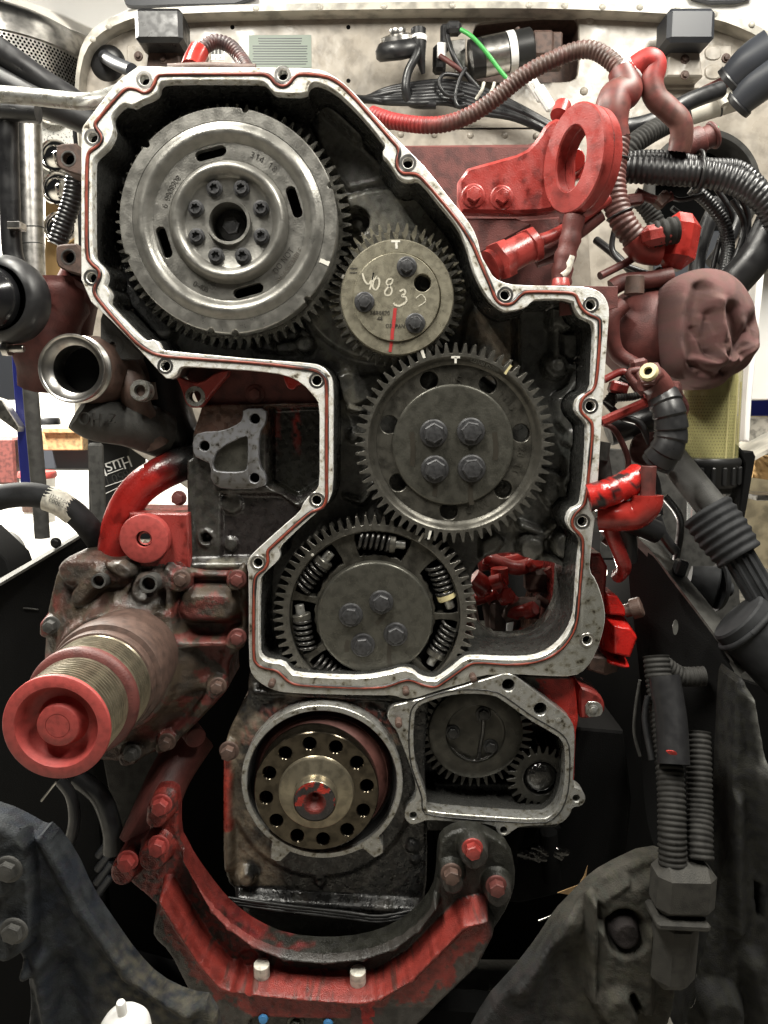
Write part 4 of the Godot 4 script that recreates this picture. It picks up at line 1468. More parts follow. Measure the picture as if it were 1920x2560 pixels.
func crank_end() -> void:
	var zr := 0.012
	var c := P(805, 1957, zr)
	var k := sc(1957, zr)
	var o := thing("crank_seal_carrier", "round seal carrier ring with two ears and a red worn throat", "seal carrier", c)
	var X := at(c)
	var st := S()
	var ring := PackedVector2Array()
	for i in 120:
		var a := TAU * i / 120.0
		var r := 202.0
		for e in [[-121.0, 40.0, 7.0], [-53.0, 40.0, 7.5]]:
			var d := absf(wrapf(rad_to_deg(a) - e[0], -180.0, 180.0))
			r += e[1] * smoothstep(e[2], e[2] * 0.45, d)
		ring.append(Vector2(c.x, c.y) + Vector2(cos(a), sin(a)) * r * k)
	plate(st, ring, [circle(Vector2(c.x, c.y), 187 * k, 96)], zr, -0.02, 0.001)
	part("carrier_ring", st, "bare", o)
	st = S()
	lathe(st, [Vector2(172, -0.075 / k), Vector2(174, -0.03 / k), Vector2(181, -0.028 / k), Vector2(183, -0.008 / k), Vector2(187.2, -0.006 / k)], X, k, 96)
	part("seal_bore", st, "bolt_black", o)
	st = S()
	lathe(st, [Vector2(140, 0.012 / k), Vector2(152, -0.004 / k), Vector2(160, -0.012 / k), Vector2(163, -0.014 / k), Vector2(165, -0.0135 / k), Vector2(176, -0.028 / k), Vector2(178, -0.04 / k)], X, k, 96, 0.6)
	part("seal_cone", st, "seal_red", o)
	# crank flange
	var zf := 0.036
	var f := P(791, 1979, zf)
	var kf := sc(1979, zf)
	var cr := thing("crankshaft_flange", "bronze toned crankshaft flange with twelve threaded holes and a painted nose", "crankshaft", f)
	var holes := []
	for i in 12:
		var a := deg_to_rad(7.0 + 30.0 * i)
		holes.append(circle(Vector2(f.x, f.y) + Vector2(cos(a), sin(a)) * 127 * kf, 16.2 * kf, 24))
	st = S()
	plate(st, circle(Vector2(f.x, f.y), 156 * kf, 96), holes, zf, zf - 0.032, 0.0011)
	var fl := part("flange_face", st, "bronze", cr)
	for h in holes:
		var m := Vector2.ZERO
		for p in h:
			m += p / h.size()
		st = S()
		lathe(st, [Vector2(0.009, -0.03), Vector2(0, -0.028)], at(Vector3(m.x, m.y, zf)), 1.0, 12)
		part("bolt_hole_bottom", st, "black", fl)
		st = S()
		lathe(st, [Vector2(15.9, -0.028 / kf), Vector2(15.9, -0.0012 / kf)], at(Vector3(m.x, m.y, zf)), kf, 24)
		part("threaded_hole", st, "hole_wall", fl)
	st = S()
	lathe(st, [Vector2(51, 0.026 / kf), Vector2(53, 0.0245 / kf), Vector2(54, 0.010 / kf), Vector2(58, 0.0085 / kf), Vector2(88, 0.0065 / kf), Vector2(92, 0.0052 / kf), Vector2(93, 0.001 / kf), Vector2(97, -0.001 / kf)], at(f), kf, 80)
	part("collar", st, "ribs", cr)
	var np := f + Vector3(0, 0, 0.026)
	st = S()
	var nose := PackedVector2Array()
	for p in circle(Vector2(f.x, f.y), 51.5 * kf, 48):
		nose.append(to_px(Vector3(p.x, p.y, np.z)))
	var nc := to_px(np)
	relief(st, nose, np.z, np.z - 0.004, 2.5, func(p: Vector2) -> float: return 0.0004 * n2.get_noise_2d(p.x * 2, p.y * 2) - 0.010 * smoothstep(27.0, 4.0, p.distance_to(nc)) - 0.006 * smoothstep(8.0, 6.0, p.distance_to(nc + Vector2(0, -12))), func(p: Vector2, _h: float) -> Color:
		var c3 := Color(0.03, 0.027, 0.027)
		var d := p.distance_to(nc + Vector2(0, 4))
		if d < 28.0:
			c3 = Color(0.14, 0.018, 0.014)
		elif n2.get_noise_2d(p.x * 0.6 + 40.0, p.y * 0.6) > 0.08 and p.y < nc.y + 10.0:
			c3 = Color(0.42, 0.03, 0.018)
		return c3, 3.0)
	part("nose_face", st, "cast_v", cr)

# ================================================================ water pump and pulley
func water_pump() -> void:
	var o := thing("water_pump", "rusty red water pump casting bolted to the engine's left", "water pump", P(360, 1700, -0.02))
	var outline := chaikin(L([143,1419, 165,1398, 184,1385, 240,1378, 262,1392, 300,1398, 322,1392, 336,1404, 386,1407, 409,1396, 451,1391, 470,1405, 478,1427, 594,1430, 600,1412, 612,1410, 618,1434, 618,1612, 573,1645, 569,1689, 573,1724, 440,1862, 405,1874, 347,1900, 270,1908, 200,1890, 116,1700, 112,1565, 120,1511]), 1)
	var recess := chaikin(L([446,1452, 486,1444, 600,1448, 604,1585, 592,1594, 462,1588, 446,1568]), 1)
	var web := chaikin(L([470,1610, 560,1615, 552,1650, 545,1690, 470,1705, 445,1660]), 1)
	var low := chaikin(L([462,1724, 530,1728, 440,1822, 400,1836, 420,1780]), 1)
	var c1 := P(140, 1819, 0.235)
	var ax := to_px(Vector3(c1.x, c1.y, 0.03))
	var ft := [
		["s", 200, 1560, 420, 1560, 70, 0.012, 24.0],
		["s", 190, 1420, 300, 1420, 34, 0.022, 13.2], ["s", 215, 1480, 262, 1430, 22, 0.030, 9.6], ["s", 300, 1400, 330, 1420, 18, 0.030, 6.0],
		["c", 372, 1462, 34, 0.022, 7.2], ["s", 372, 1462, 440, 1440, 20, 0.018, 7.2],
		["s", 428, 1420, 440, 1600, 10, 0.020, 4.8], ["s", 350, 1560, 410, 1530, 20, 0.026, 8.4],
		["p", recess, -0.012, 6.0], ["s", 490, 1510, 560, 1510, 40, 0.018, 15.6],
		["p", web, -0.004, 8.0], ["p", low, -0.01, 8.0],
		["s", 440, 1600, 610, 1602, 9, 0.018, 3.6],
		["c", ax.x, ax.y, 178, 0.030, 36.0], ["c", ax.x, ax.y, 150, 0.046, 8.4],
		["c", 130, 1562, 24, 0.022, 6.0], ["c", 360, 1580, 32, 0.036, 6.0], ["c", 455, 1448, 26, 0.022, 3.6], ["c", 595, 1446, 24, 0.022, 3.6], ["c", 594, 1592, 24, 0.022, 3.6], ["c", 546, 1714, 26, 0.018, 3.6], ["c", 418, 1854, 24, 0.018, 3.6], ["c", 331, 1880, 26, 0.02, 3.6],
	]
	var st := S()
	relief(st, outline, -0.03, -0.11, 3.6, func(p: Vector2) -> float: return feats(p, ft) + 0.0012 * n2.get_noise_2d(p.x, p.y) + 0.0005 * n2.get_noise_2d(p.x * 4.0, p.y * 4.0), func(p: Vector2, h: float) -> Color:
		var k := 0.5 + 0.5 * n1.get_noise_2d(p.x, p.y)
		var c := Color(0.085, 0.063, 0.047).lerp(Color(0.055, 0.047, 0.039), smoothstep(0.4, 0.7, k))
		var red := smoothstep(0.5, 0.56, 0.12 * n2.get_noise_2d(p.x * 2.0, p.y * 2.0) + 0.5 + 0.5 * n1.get_noise_2d(p.y * 1.3 + 300.0, p.x))
		red *= 0.25 + 0.75 * maxf(smoothstep(170.0, 130.0, p.x), maxf(smoothstep(400.0, 440.0, p.x), smoothstep(60.0, 20.0, absf(p.x - 400.0)) * smoothstep(1500.0, 1560.0, p.y)))
		c = c.lerp(Color(0.16, 0.036, 0.03), clampf(red * 0.8, 0.0, 1.0))
		if p.y < 1500.0 and p.x > 330.0 and p.x < 440.0:
			c = c.lerp(Color(0.05, 0.049, 0.046), 0.6)
		return c, 12.0)
	part("pump_casting", st, "cast_v", o)
	for q in [[246, 1453, 19.0], [371, 1460, 23.0]]:
		st = S()
		var k := sc(q[1], 0.02)
		lathe(st, [Vector2(q[2] * 0.72, -0.02 / k), Vector2(q[2] * 0.74, 0.0), Vector2(q[2] * 0.98, 0.0), Vector2(q[2], -0.001 / k), Vector2(q[2] * 1.05, -0.03 / k)], along(P(q[0], q[1], 0.012), Vector3(0.05, 0.1, 1)), k, 28)
		var port := part("hose_port", st, "dust_grey", o)
		st = S()
		lathe(st, [Vector2(0, -0.018 / k), Vector2(q[2] * 0.73, -0.018 / k)], along(P(q[0], q[1], 0.012), Vector3(0.05, 0.1, 1)), k, 20)
		part("port_bottom", st, "rust", port)
	for q in [[130, 1562, -0.008, "dust_grey"], [360, 1580, 0.006, "dust_grey"], [455, 1447, -0.008, "rust"], [595, 1446, -0.008, "red_dull"], [595, 1592, -0.008, "red_dull"], [546, 1714, -0.012, "rust"], [418, 1854, -0.012, "rust"], [331, 1880, -0.01, "dust_grey"]]:
		bolt(o, q[0], q[1], q[2], 22, 15, q[3], 0.3, "hex", 1.5)
	st = S()
	tube(st, path([322, 1534, -0.012, 330, 1537, -0.010, 342, 1533, -0.012], 4), 0.0015, 6)
	part("bare_scratch", st, "satin", o)
	# small red fitting under the pump
	st = S()
	var k0 := sc(1850, -0.06)
	lathe(st, [Vector2(0, 0), Vector2(24, 0), Vector2(26, -2), Vector2(26, -70)], along(P(490, 1845, -0.06), Vector3(0.5, -0.1, 0.8)), k0, 24)
	part("side_plug", st, "red_dull", o)
	# the pulley
	var pu := thing("ribbed_pulley", "bright red cupped pulley with two bands of bare belt ribs", "pulley", c1)
	var kp := 1.0
	var X := at(c1)
	st = S()
	lathe(st, [Vector2(0.0, -0.004), Vector2(0.0117, -0.004), Vector2(0.0118, -0.0046), Vector2(0.0124, -0.0046), Vector2(0.0125, -0.004), Vector2(0.0205, -0.004), Vector2(0.0214, -0.005), Vector2(0.0225, -0.014), Vector2(0.026, -0.019), Vector2(0.033, -0.0185), Vector2(0.0385, -0.013), Vector2(0.0412, -0.0015), Vector2(0.0420, 0.0), Vector2(0.0532, 0.0), Vector2(0.0540, -0.0008), Vector2(0.0540, -0.0045), Vector2(0.0505, -0.0068)], X, kp, 96, 0.6)
	part("front_cup", st, "red_matt", pu)
	var prof := [Vector2(0.0520, -0.0060)]
	for i in 10:
		var zz := -0.0075 - i * 0.0056
		prof.append(Vector2(0.0526, zz))
		prof.append(Vector2(0.0526, zz - 0.0022))
		prof.append(Vector2(0.0496, zz - 0.0036))
		prof.append(Vector2(0.0496, zz - 0.0042))
	prof.append(Vector2(0.0526, -0.064))
	st = S()
	lathe(st, prof, X, kp, 96, 0.9)
	part("belt_ribs", st, "ribs", pu)
	st = S()
	lathe(st, [Vector2(0.0515, -0.0635), Vector2(0.056, -0.0648), Vector2(0.0602, -0.0675), Vector2(0.0612, -0.071), Vector2(0.0612, -0.075), Vector2(0.0590, -0.079), Vector2(0.056, -0.080)], X, kp, 96, 0.5)
	part("middle_flange", st, "red_dull", pu)
	prof = [Vector2(0.059, -0.0795)]
	for i in 7:
		var zz := -0.081 - i * 0.0058
		prof.append(Vector2(0.0595, zz))
		prof.append(Vector2(0.0595, zz - 0.0022))
		prof.append(Vector2(0.0565, zz - 0.0036))
		prof.append(Vector2(0.0565, zz - 0.0042))
	prof.append(Vector2(0.0595, -0.123))
	st = S()
	lathe(st, prof, X, kp, 96, 0.9)
	part("belt_ribs", st, "ribs", pu)
	st = S()
	lathe(st, [Vector2(0.0585, -0.1225), Vector2(0.0615, -0.1235), Vector2(0.0622, -0.127), Vector2(0.0622, -0.1345), Vector2(0.060, -0.137), Vector2(0.060, -0.142), Vector2(0.066, -0.144), Vector2(0.0675, -0.148), Vector2(0.0675, -0.17), Vector2(0.064, -0.20), Vector2(0.062, -0.24)], X, kp, 96)
	part("rear_flange", st, "rust", pu)

# ================================================================ left of the engine
func ring_lathe(called: String, label: String, cat: String, p: Vector3, dir: Vector3, prof: Array, k: float, m: String) -> MeshInstance3D:
	var st := S()
	lathe(st, prof, along(p, dir), k, 64)
	return solo(called, st, m, label, cat)

func left_side() -> void:
	# side casting with its machined Y face
	var o := thing("side_cover", "dark grimy side casting with a bare Y shaped machined face", "engine cover", P(620, 1400, -0.06))
	var outline := L([506,1012, 806,1008, 816,1210, 770,1290, 650,1400, 618,1432, 472,1432, 468,1160, 470,1150, 482,1149, 482,1088])
	var ft := [["p", L([672,1020, 806,1014, 812,1205, 740,1250, 672,1210]), -0.035, 8.0], ["p", L([552,1236, 700,1236, 770,1290, 640,1400, 552,1400]), -0.008, 5.0], ["c", 578, 1260, 26, -0.003, 3.0], ["c", 575, 1362, 18, -0.003, 3.0], ["s", 476, 1150, 478, 1420, 8, 0.004, 4.0], ["c", 516, 1345, 22, 0.004, 4.0], ["c", 516, 1345, 12, -0.012, 2.0], ["s", 480, 1412, 620, 1410, 12, 0.012, 8.0]]
	var st := S()
	relief(st, outline, -0.05, -0.2, 5.0, func(p: Vector2) -> float: return feats(p, ft) + 0.0008 * n2.get_noise_2d(p.x, p.y), func(p: Vector2, h: float) -> Color:
		var k := 0.5 + 0.5 * n1.get_noise_2d(p.x, p.y)
		var c := Color(0.06, 0.057, 0.05).lerp(Color(0.035, 0.033, 0.031), k)
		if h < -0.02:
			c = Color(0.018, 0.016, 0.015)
			var s := maxf(smoothstep(16.0, 4.0, absf(p.x - 733.0 - 0.05 * (p.y - 1060.0))), 0.6 * smoothstep(9.0, 3.0, absf(p.x - 686.0)))
			c = c.lerp(Color(0.32, 0.03, 0.02), s * smoothstep(0.4, 0.6, 0.5 + 0.5 * n2.get_noise_2d(p.x, p.y * 0.5)) * smoothstep(1150.0, 1090.0, p.y))
		elif p.y < 1085.0:
			c = Color(0.11, 0.065, 0.048)
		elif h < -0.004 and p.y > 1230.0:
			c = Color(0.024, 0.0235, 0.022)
		elif p.y > 1395.0:
			c = c.lerp(Color(0.16, 0.15, 0.12), smoothstep(0.5, 0.7, k))
		return c, 4.0)
	part("casting", st, "cavity", o)
	st = S()
	var win := plane(chaikin(L([614,1088, 546,1121, 531,1152, 532,1172, 545,1180, 606,1181, 619,1170, 620,1096]), 1), -0.038)
	var holes := [win]
	for q in [[637, 1047, 13.0], [511, 1115, 13.0], [636, 1195, 12.5]]:
		var c := P(q[0], q[1], -0.038)
		holes.append(circle(Vector2(c.x, c.y), q[2] * sc(q[1], -0.038), 20))
	plate(st, plane(chaikin(L([607,1022, 665,1020, 666,1055, 647,1084, 646,1163, 664,1186, 664,1222, 556,1224, 527,1206, 527,1160, 508,1152, 483,1139, 481,1098, 497,1080, 556,1078, 600,1058, 607,1042]), 1), -0.038), holes, -0.038, -0.052, 0.001, false, true, func(p: Vector2) -> Color:
		var q := to_px(Vector3(p.x, p.y, -0.038))
		return W.lerp(Color(0.3, 0.27, 0.22), smoothstep(1120.0, 1215.0, q.y - 0.25 * (q.x - 560.0) + 40.0 * n2.get_noise_2d(q.x, q.y))))
	var yf := part("machined_face", st, "machined_blue", o)
	st = S()
	plate(st, win, [], -0.047, -0.05, 0.0)
	part("window_floor", st, "hub_steel", yf)
	for q in [[637, 1047], [511, 1115], [636, 1195]]:
		st = S()
		lathe(st, [Vector2(0.0075, -0.011), Vector2(0, -0.010)], at(P(q[0], q[1], -0.038)), 1.0, 14)
		part("bolt_hole_bottom", st, "black", yf)
	# dull red panel between case and side casting
	st = S()
	plate(st, plane(L([455,915, 812,930, 812,1016, 500,1020]), -0.06), [], -0.06, -0.1, 0.002)
	var pan := solo("red_cover_panel", st, "red_dull", "dull dark red panel under the case rim, above the Y shaped face", "engine cover")
	bolt(pan, 638, 986, -0.06, 25, 16, "red_dull", 0.2, "hex", 0.5)
	st = S()
	plate(st, plane(chaikin(L([706,934, 752,944, 756,960, 742,962, 734,974, 720,972, 712,956]), 1), -0.02), [], -0.02, -0.05, 0.0012)
	part("paint_lump", st, "red_bright", pan)
	# lug with a bright bored hole
	st = S()
	var lc := P(488, 991, -0.03)
	plate(st, plane(chaikin(L([438,938, 470,952, 500,958, 545,928, 578,926, 535,975, 515,1000, 503,1016, 486,1021, 468,1014, 460,995, 455,975]), 1), -0.03), [circle(Vector2(lc.x, lc.y), 16 * sc(991, -0.03), 20)], -0.03, -0.05, 0.0015)
	var lug := solo("red_lug", st, "red", "small red lug with a bored hole under the case's lower corner", "bracket")
	st = S()
	lathe(st, [Vector2(14, -28), Vector2(15, 1.0), Vector2(25, 0.6), Vector2(26, -2)], at(lc), sc(991, -0.03), 28)
	part("bare_boss", st, "bare", lug)
	# black coolant pipe behind
	st = S()
	tube(st, path([395, 880, -0.12, 408, 960, -0.12, 425, 1050, -0.12, 470, 1150, -0.14], 8), 0.034, 20)
	solo("coolant_pipe", st, "rubber", "thick black pipe running down behind the lug and outlet", "pipe")
	# open outlet
	var pc := P(178, 921, 0.02)
	var k := sc(921, 0.02)
	var ol := thing("turbo_outlet", "open round outlet pipe with a shiny steel lip at far left", "pipe", pc)
	var dir := Vector3(-0.05, 0.02, 1)
	st = S()
	lathe(st, [Vector2(58, -110), Vector2(60, -30), Vector2(72, -22), Vector2(77, -4), Vector2(79, 0), Vector2(84, 1), Vector2(86, -2), Vector2(85, -10), Vector2(80, -14), Vector2(80, -36), Vector2(86, -40), Vector2(86, -46), Vector2(80, -50)], along(pc, dir), k, 64, 0.6)
	part("lip", st, "satin", ol)
	st = S()
	lathe(st, [Vector2(0, -90), Vector2(59, -90)], along(pc, dir), k, 32)
	part("bore_end", st, "black", ol)
	st = S()
	tube(st, PackedVector3Array([pc + Vector3(0.0, 0, -0.024), pc + Vector3(0.004, 0, -0.06), pc + Vector3(0.012, -0.004, -0.12), pc + Vector3(0.05, -0.03, -0.17)]), 0.041, 28, func(t: float) -> float: return 1.0 + 0.35 * t, false)
	part("pipe_body", st, "rust", ol)
	st = S()
	tube(st, path([196, 1030, -0.03, 240, 1052, -0.04, 320, 1060, -0.06, 400, 1080, -0.1], 6), 0.024, 18, func(t: float) -> float: return 1.0 + 0.45 * t)
	var cast := part("lower_elbow", st, "dust_grey", ol)
	text("OH", 0.022, "dust_grey", cast, Transform3D(Basis(Vector3.BACK, -0.1), P(226, 1048, -0.003)), 0.006, "cast_lettering")
	text("Z", 0.016, "dust_grey", cast, Transform3D(Basis(Vector3.BACK, -0.1), P(281, 1046, -0.012)), 0.006, "cast_lettering")
	# olive bracket behind the outlet and lug with a big hole
	st = S()
	var hb := P(282, 864, -0.03)
	plate(st, plane(chaikin(L([251,776, 275,800, 330,860, 362,896, 306,900, 280,900, 258,890, 251,866]), 1), -0.03), [circle(Vector2(hb.x, hb.y), 9 * sc(864, -0.03), 16)], -0.03, -0.045, 0.001)
	lathe(st, [Vector2(10, 1), Vector2(26, 1), Vector2(28, -1)], at(hb), sc(864, -0.03), 28)
	solo("pipe_bracket", st, "dust_grey", "olive grey bracket with one bolt hole tucked beside the case edge", "bracket")
	st = S()
	tube(st, path([290, 890, -0.06, 318, 930, -0.06, 336, 975, -0.05, 345, 1020, -0.06, 395, 1110, -0.08], 6), 0.019, 14)
	tube(st, path([366, 958, -0.06, 372, 1000, -0.06], 3), 0.012, 10)
	var hv := solo("red_brace", st, "rust", "brownish red brace rising to a bored eye beside the outlet", "bracket")
	st = S()
	lathe(st, [Vector2(14, -20), Vector2(15, 0), Vector2(25, 0), Vector2(27, -3), Vector2(27, -30)], along(P(349, 976, -0.02), Vector3(-0.1, 0.05, 1)), sc(976, -0.02), 28)
	part("bored_eye", st, "bare", hv)
	st = S()
	lathe(st, [Vector2(0, -14), Vector2(15, -14)], along(P(349, 976, -0.02), Vector3(-0.1, 0.05, 1)), sc(976, -0.02), 16)
	part("eye_bottom", st, "rust", hv)
	# two square lugs on the case flank
	for q in [[359, 441, 396, "dark square lug with a bored hole, upper of two left of the case"], [610, 690, 642, "dark square lug with a bored hole, lower of two left of the case"]]:
		st = S()
		var c := P(171, q[2], -0.02)
		var ks := sc(q[2], -0.02)
		plate(st, plane(chaikin(L([142,q[0], 206,q[0] - 2, 208,q[1] - 2, 196,q[1] - 3, 160,q[1] - 14, 140,q[1] - 28, 139,q[0] + 14]), 1), -0.02), [circle(Vector2(c.x, c.y), 15 * ks, 20)], -0.02, -0.06, 0.002)
		var lg := solo("case_lug", st, "rust", q[3], "lug", "bored lugs on the case flank")
		st = S()
		lathe(st, [Vector2(15, -40), Vector2(15.2, 0.8), Vector2(19, 0.8), Vector2(20, -1)], at(c), ks, 24)
		part("bushing", st, "satin", lg)
		st = S()
		lathe(st, [Vector2(0, -25), Vector2(15, -25)], at(c), ks, 16)
		part("hole_bottom", st, "black", lg)
	st = S()
	tube(st, path([150, 700, -0.07, 150, 760, -0.07, 120, 830, -0.07, 120, 960, -0.09], 5), 0.05, 14, func(t: float) -> float: return 0.8 + 0.3 * n1.get_noise_1d(t * 400.0))
	tube(st, path([215, 690, -0.07, 190, 740, -0.08, 175, 820, -0.1], 5), 0.03, 12)
	solo("red_manifold", st, "red_dull", "deep red manifold shapes in shade left of the case", "manifold")
	# red pulley boss block
	var rb := thing("red_idler_block", "red square block carrying a round red disc with bare bolt hole", "idler mount", P(390, 1410, -0.05))
	st = S()
	plate(st, plane(L([322,1282, 470,1284, 474,1420, 330,1420]), -0.03), [], -0.03, -0.12, 0.003)
	part("block", st, "red", rb)
	var dc := P(359, 1348, -0.014)
	var kd := sc(1348, -0.014)
	st = S()
	lathe(st, [Vector2(20, -8), Vector2(21, 0), Vector2(58, 0), Vector2(61, -1.5), Vector2(62, -5), Vector2(62, -30)], at(dc), kd, 64)
	part("round_disc", st, "red_matt", rb)
	st = S()
	lathe(st, [Vector2(0, -3), Vector2(9, -4), Vector2(16, -10), Vector2(21, -11)], at(dc), kd, 24, 0.3)
	part("bare_bolt_hole", st, "chrome", rb)
	bolt(rb, 448, 1245, -0.05, 19, 15, "red_dull", 0.2, "hex", 1.6)
	# red coolant hose
	st = S()
	tube(st, path([282, 1420, -0.06, 288, 1360, -0.06, 305, 1290, -0.06, 345, 1225, -0.065, 410, 1180, -0.075, 490, 1150, -0.1, 580, 1130, -0.14], 8), 0.0215, 22, func(t: float) -> float: return 1.0 + 0.12 * t, true, func(t: float, p: Vector3, _o: Vector3) -> Color: return Color(0.36, 0.022, 0.018).lerp(Color(0.015, 0.013, 0.013), smoothstep(0.5, 0.66, t + 0.06 * n2.get_noise_3d(p.x * 900.0, p.y * 900.0, p.z * 900.0))))
	var rh := solo("red_coolant_hose", st, "paint_v", "thick glossy red hose bending down beside the red disc", "hose")
	st = S()
	tube(st, ring_on(P(283, 1400, -0.06), P(288, 1360, -0.06) - P(282, 1420, -0.06), 0.0228), 0.0032, 8, null, false)
	part("hose_clamp", st, "bare", rh)

# ================================================================ right of the engine
func cyl(st: SurfaceTool, a: Vector3, b: Vector3, r0: float, r1: float, segs := 24) -> void:
	var h := a.distance_to(b)
	lathe(st, [Vector2(0, h), Vector2(r1 * 0.93, h), Vector2(r1, h - r1 * 0.07), Vector2(r0, 0), Vector2(0, 0)], along(a, b - a), 1.0, segs, 0.8)

func right_side() -> void:
	# lifting bracket: web plate plus a thick eye
	var o := thing("lifting_bracket", "red painted lifting bracket with a large oval eye and two bolts", "bracket", P(1250, 540, -0.1))
	var st := S()
	plate(st, plane(chaikin(L([1146,426, 1240,400, 1312,380, 1345,345, 1365,308, 1400,290, 1440,320, 1440,500, 1400,522, 1330,533, 1180,531, 1146,528]), 1), -0.09), [], -0.09, -0.112, 0.004)
	part("web_plate", st, "red", o)
	for q in [[1183, 490], [1254, 494]]:
		bolt(o, q[0], q[1], -0.09, 30, 19, "red", 0.2, "hex", 0.9)
	var ec := P(1432, 396, -0.05)
	var E := Transform3D(Basis(Vector3.UP, -0.92) * Basis(Vector3.BACK, -0.14), ec)
	for t in 2:
		st = S()
		var k := 0.00053
		var outer := PackedVector2Array()
		var inner := PackedVector2Array()
		for i in 72:
			var a := TAU * i / 72
			outer.append(Vector2(cos(a) * 92.0, sin(a) * 124.0) * k)
			inner.append(Vector2(cos(a) * 43.0 - 6.0, sin(a) * 73.0) * k)
		var loc := S()
		plate(loc, outer, [inner], 0.0, -0.0165, 0.0018, true)
		var m := loc.commit()
		put("eye_plate", m, "red", o, E * Transform3D(Basis(), Vector3(0, 0, -0.0172 * t)))
	st = S()
	cyl(st, P(1398, 290, -0.1), P(1408, 262, -0.11), 0.012, 0.011)
	part("pin_boss", st, "red", o)
	st = S()
	cyl(st, P(1425, 420, -0.22), P(1432, 400, -0.12), 0.020, 0.016, 20)
	cyl(st, P(1415, 440, -0.2), P(1455, 425, -0.16), 0.012, 0.012, 16)
	plate(st, plane(L([1396,385, 1412,380, 1428,340, 1444,380, 1448,400, 1400,404]), -0.15), [], -0.15, -0.17, 0.002)
	solo("injector_cap", st, "red_bright", "bright red cap and cone seen through the lifting eye", "cap")
	# red rocker housing behind
	st = S()
	plate(st, plane(L([930,362, 1320,358, 1420,330, 1420,560, 1200,620, 1060,470]), -0.2), [], -0.2, -0.45, 0.006)
	plate(st, plane(L([1135,545, 1290,545, 1330,560, 1190,640, 1150,600]), -0.1), [], -0.1, -0.2, 0.003)
	solo("rocker_housing", st, "red_dull", "long red rocker housing running back behind the bracket", "engine cover")
	st = S()
	plate(st, plane(L([1160,560, 1400,540, 1420,720, 1215,722]), -0.16), [], -0.16, -0.3, 0.004)
	solo("red_side_casting", st, "red_dull", "dull red engine side below the bracket, above the case shoulder", "engine cover")
	# fuel fitting and pipes
	var ff := thing("fuel_fitting", "red hex fitting with a pipe rising to the right", "pipe fitting", P(1280, 640, -0.05))
	st = S()
	cyl(st, P(1222, 668, -0.045), P(1330, 612, -0.07), 0.021, 0.020)
	part("barrel", st, "red", ff)
	st = S()
	lathe(st, [Vector2(0, 0), Vector2(0.026, 0), Vector2(0.026, -0.012), Vector2(0, -0.012)], along(P(1245, 655, -0.035), P(1222, 668, -0.045) - P(1330, 612, -0.07)), 1.0, 6, 0.99)
	part("hex_nut", st, "red", ff)
	st = S()
	lathe(st, [Vector2(0, 0.014), Vector2(0.019, 0.014), Vector2(0.024, 0.010), Vector2(0.024, 0.0), Vector2(0, 0)], along(P(1318, 618, -0.066), P(1330, 612, -0.07) - P(1222, 668, -0.045)), 1.0, 6, 0.99)
	part("hex_nut", st, "red", ff)
	st = S()
	tube(st, path([1335, 606, -0.07, 1380, 590, -0.075, 1425, 565, -0.08, 1470, 530, -0.085, 1520, 496, -0.09], 6), 0.0082, 12)
	part("feed_pipe", st, "red", ff)
	st = S()
	tube(st, path([1330, 640, -0.1, 1400, 605, -0.1, 1450, 575, -0.1, 1500, 535, -0.1], 5), 0.011, 10)
	tube(st, path([1340, 655, -0.12, 1400, 630, -0.12, 1460, 560, -0.12], 5), 0.008, 10)
	solo("return_pipe", st, "red_dull", "dull red pipes below the bright red feed pipe", "pipe")
	st = S()
	tube(st, path([1436, 540, -0.06, 1425, 600, -0.06, 1408, 660, -0.06, 1402, 712, -0.06], 5), 0.0135, 12, func(t: float) -> float: return 1.0 + 0.08 * sin(t * 60.0))
	solo("wrapped_cable", st, "red_dull", "taped maroon cable standing on the case shoulder", "cable")
	st = S()
	tube(st, path([1428, 640, -0.05, 1418, 675, -0.05, 1405, 690, -0.05], 4), 0.005, 8)
	solo("striped_wire", st, "tape", "thin wire with pale tape beside the maroon cable", "wire")
	st = S()
	plate(st, plane(L([1350,640, 1420,630, 1470,560, 1480,720, 1340,718]), -0.5), [], -0.5, -0.55, 0.003)
	solo("cab_bracket", st, "cream", "cream panel seen between pipes under the lifting bracket", "panel")
	st = S()
	cyl(st, P(1402, 716, -0.03), P(1402, 696, -0.03), 0.012, 0.010, 16)
	solo("case_plug", st, "red", "short red plug on top of the case shoulder", "plug")
	# plate sticking out behind the right shoulder
	st = S()
	plate(st, plane(L([1400,714, 1545,716, 1545,768, 1520,775, 1400,790]), -0.025), [], -0.025, -0.03, 0.0006)
	solo("backing_plate", st, "red_dull", "thin square cornered plate corner behind the right shoulder", "plate")
	# compressor housing behind the rag
	var zc := -0.14
	st = S()
	var cc := P(1600, 830, zc)
	var k1 := sc(830, zc)
	lathe(st, [Vector2(0, 60), Vector2(40, 60), Vector2(80, 40), Vector2(112, 0), Vector2(120, -60), Vector2(110, -120), Vector2(0, -150)], along(cc, Vector3(-0.55, 0.1, 0.8)), k1, 48, 0.3)
	var ta := solo("turbocharger", st, "red_dull", "dusty dull red compressor housing left of the rag", "turbocharger")
	st = S()
	tube(st, path([1530, 720, -0.13, 1560, 705, -0.13, 1620, 700, -0.13, 1680, 690, -0.13], 5), 0.012, 10)
	tube(st, path([1560, 760, -0.1, 1530, 800, -0.1, 1540, 880, -0.11, 1600, 920, -0.11], 5), 0.011, 10)
	part("clamp_band", st, "red_dull", ta)
	st = S()
	cyl(st, P(1585, 735, -0.1), P(1588, 690, -0.1), 0.013, 0.012, 16)
	part("elbow_stub", st, "rust", ta)
	# the rag
	rag()
	# filter
	fuel_filter()
	# steering shaft
	var sh := thing("steering_shaft", "grey steering shaft with rubber boot and ribbed lower spline", "steering shaft", P(1800, 1400, -0.02))
	st = S()
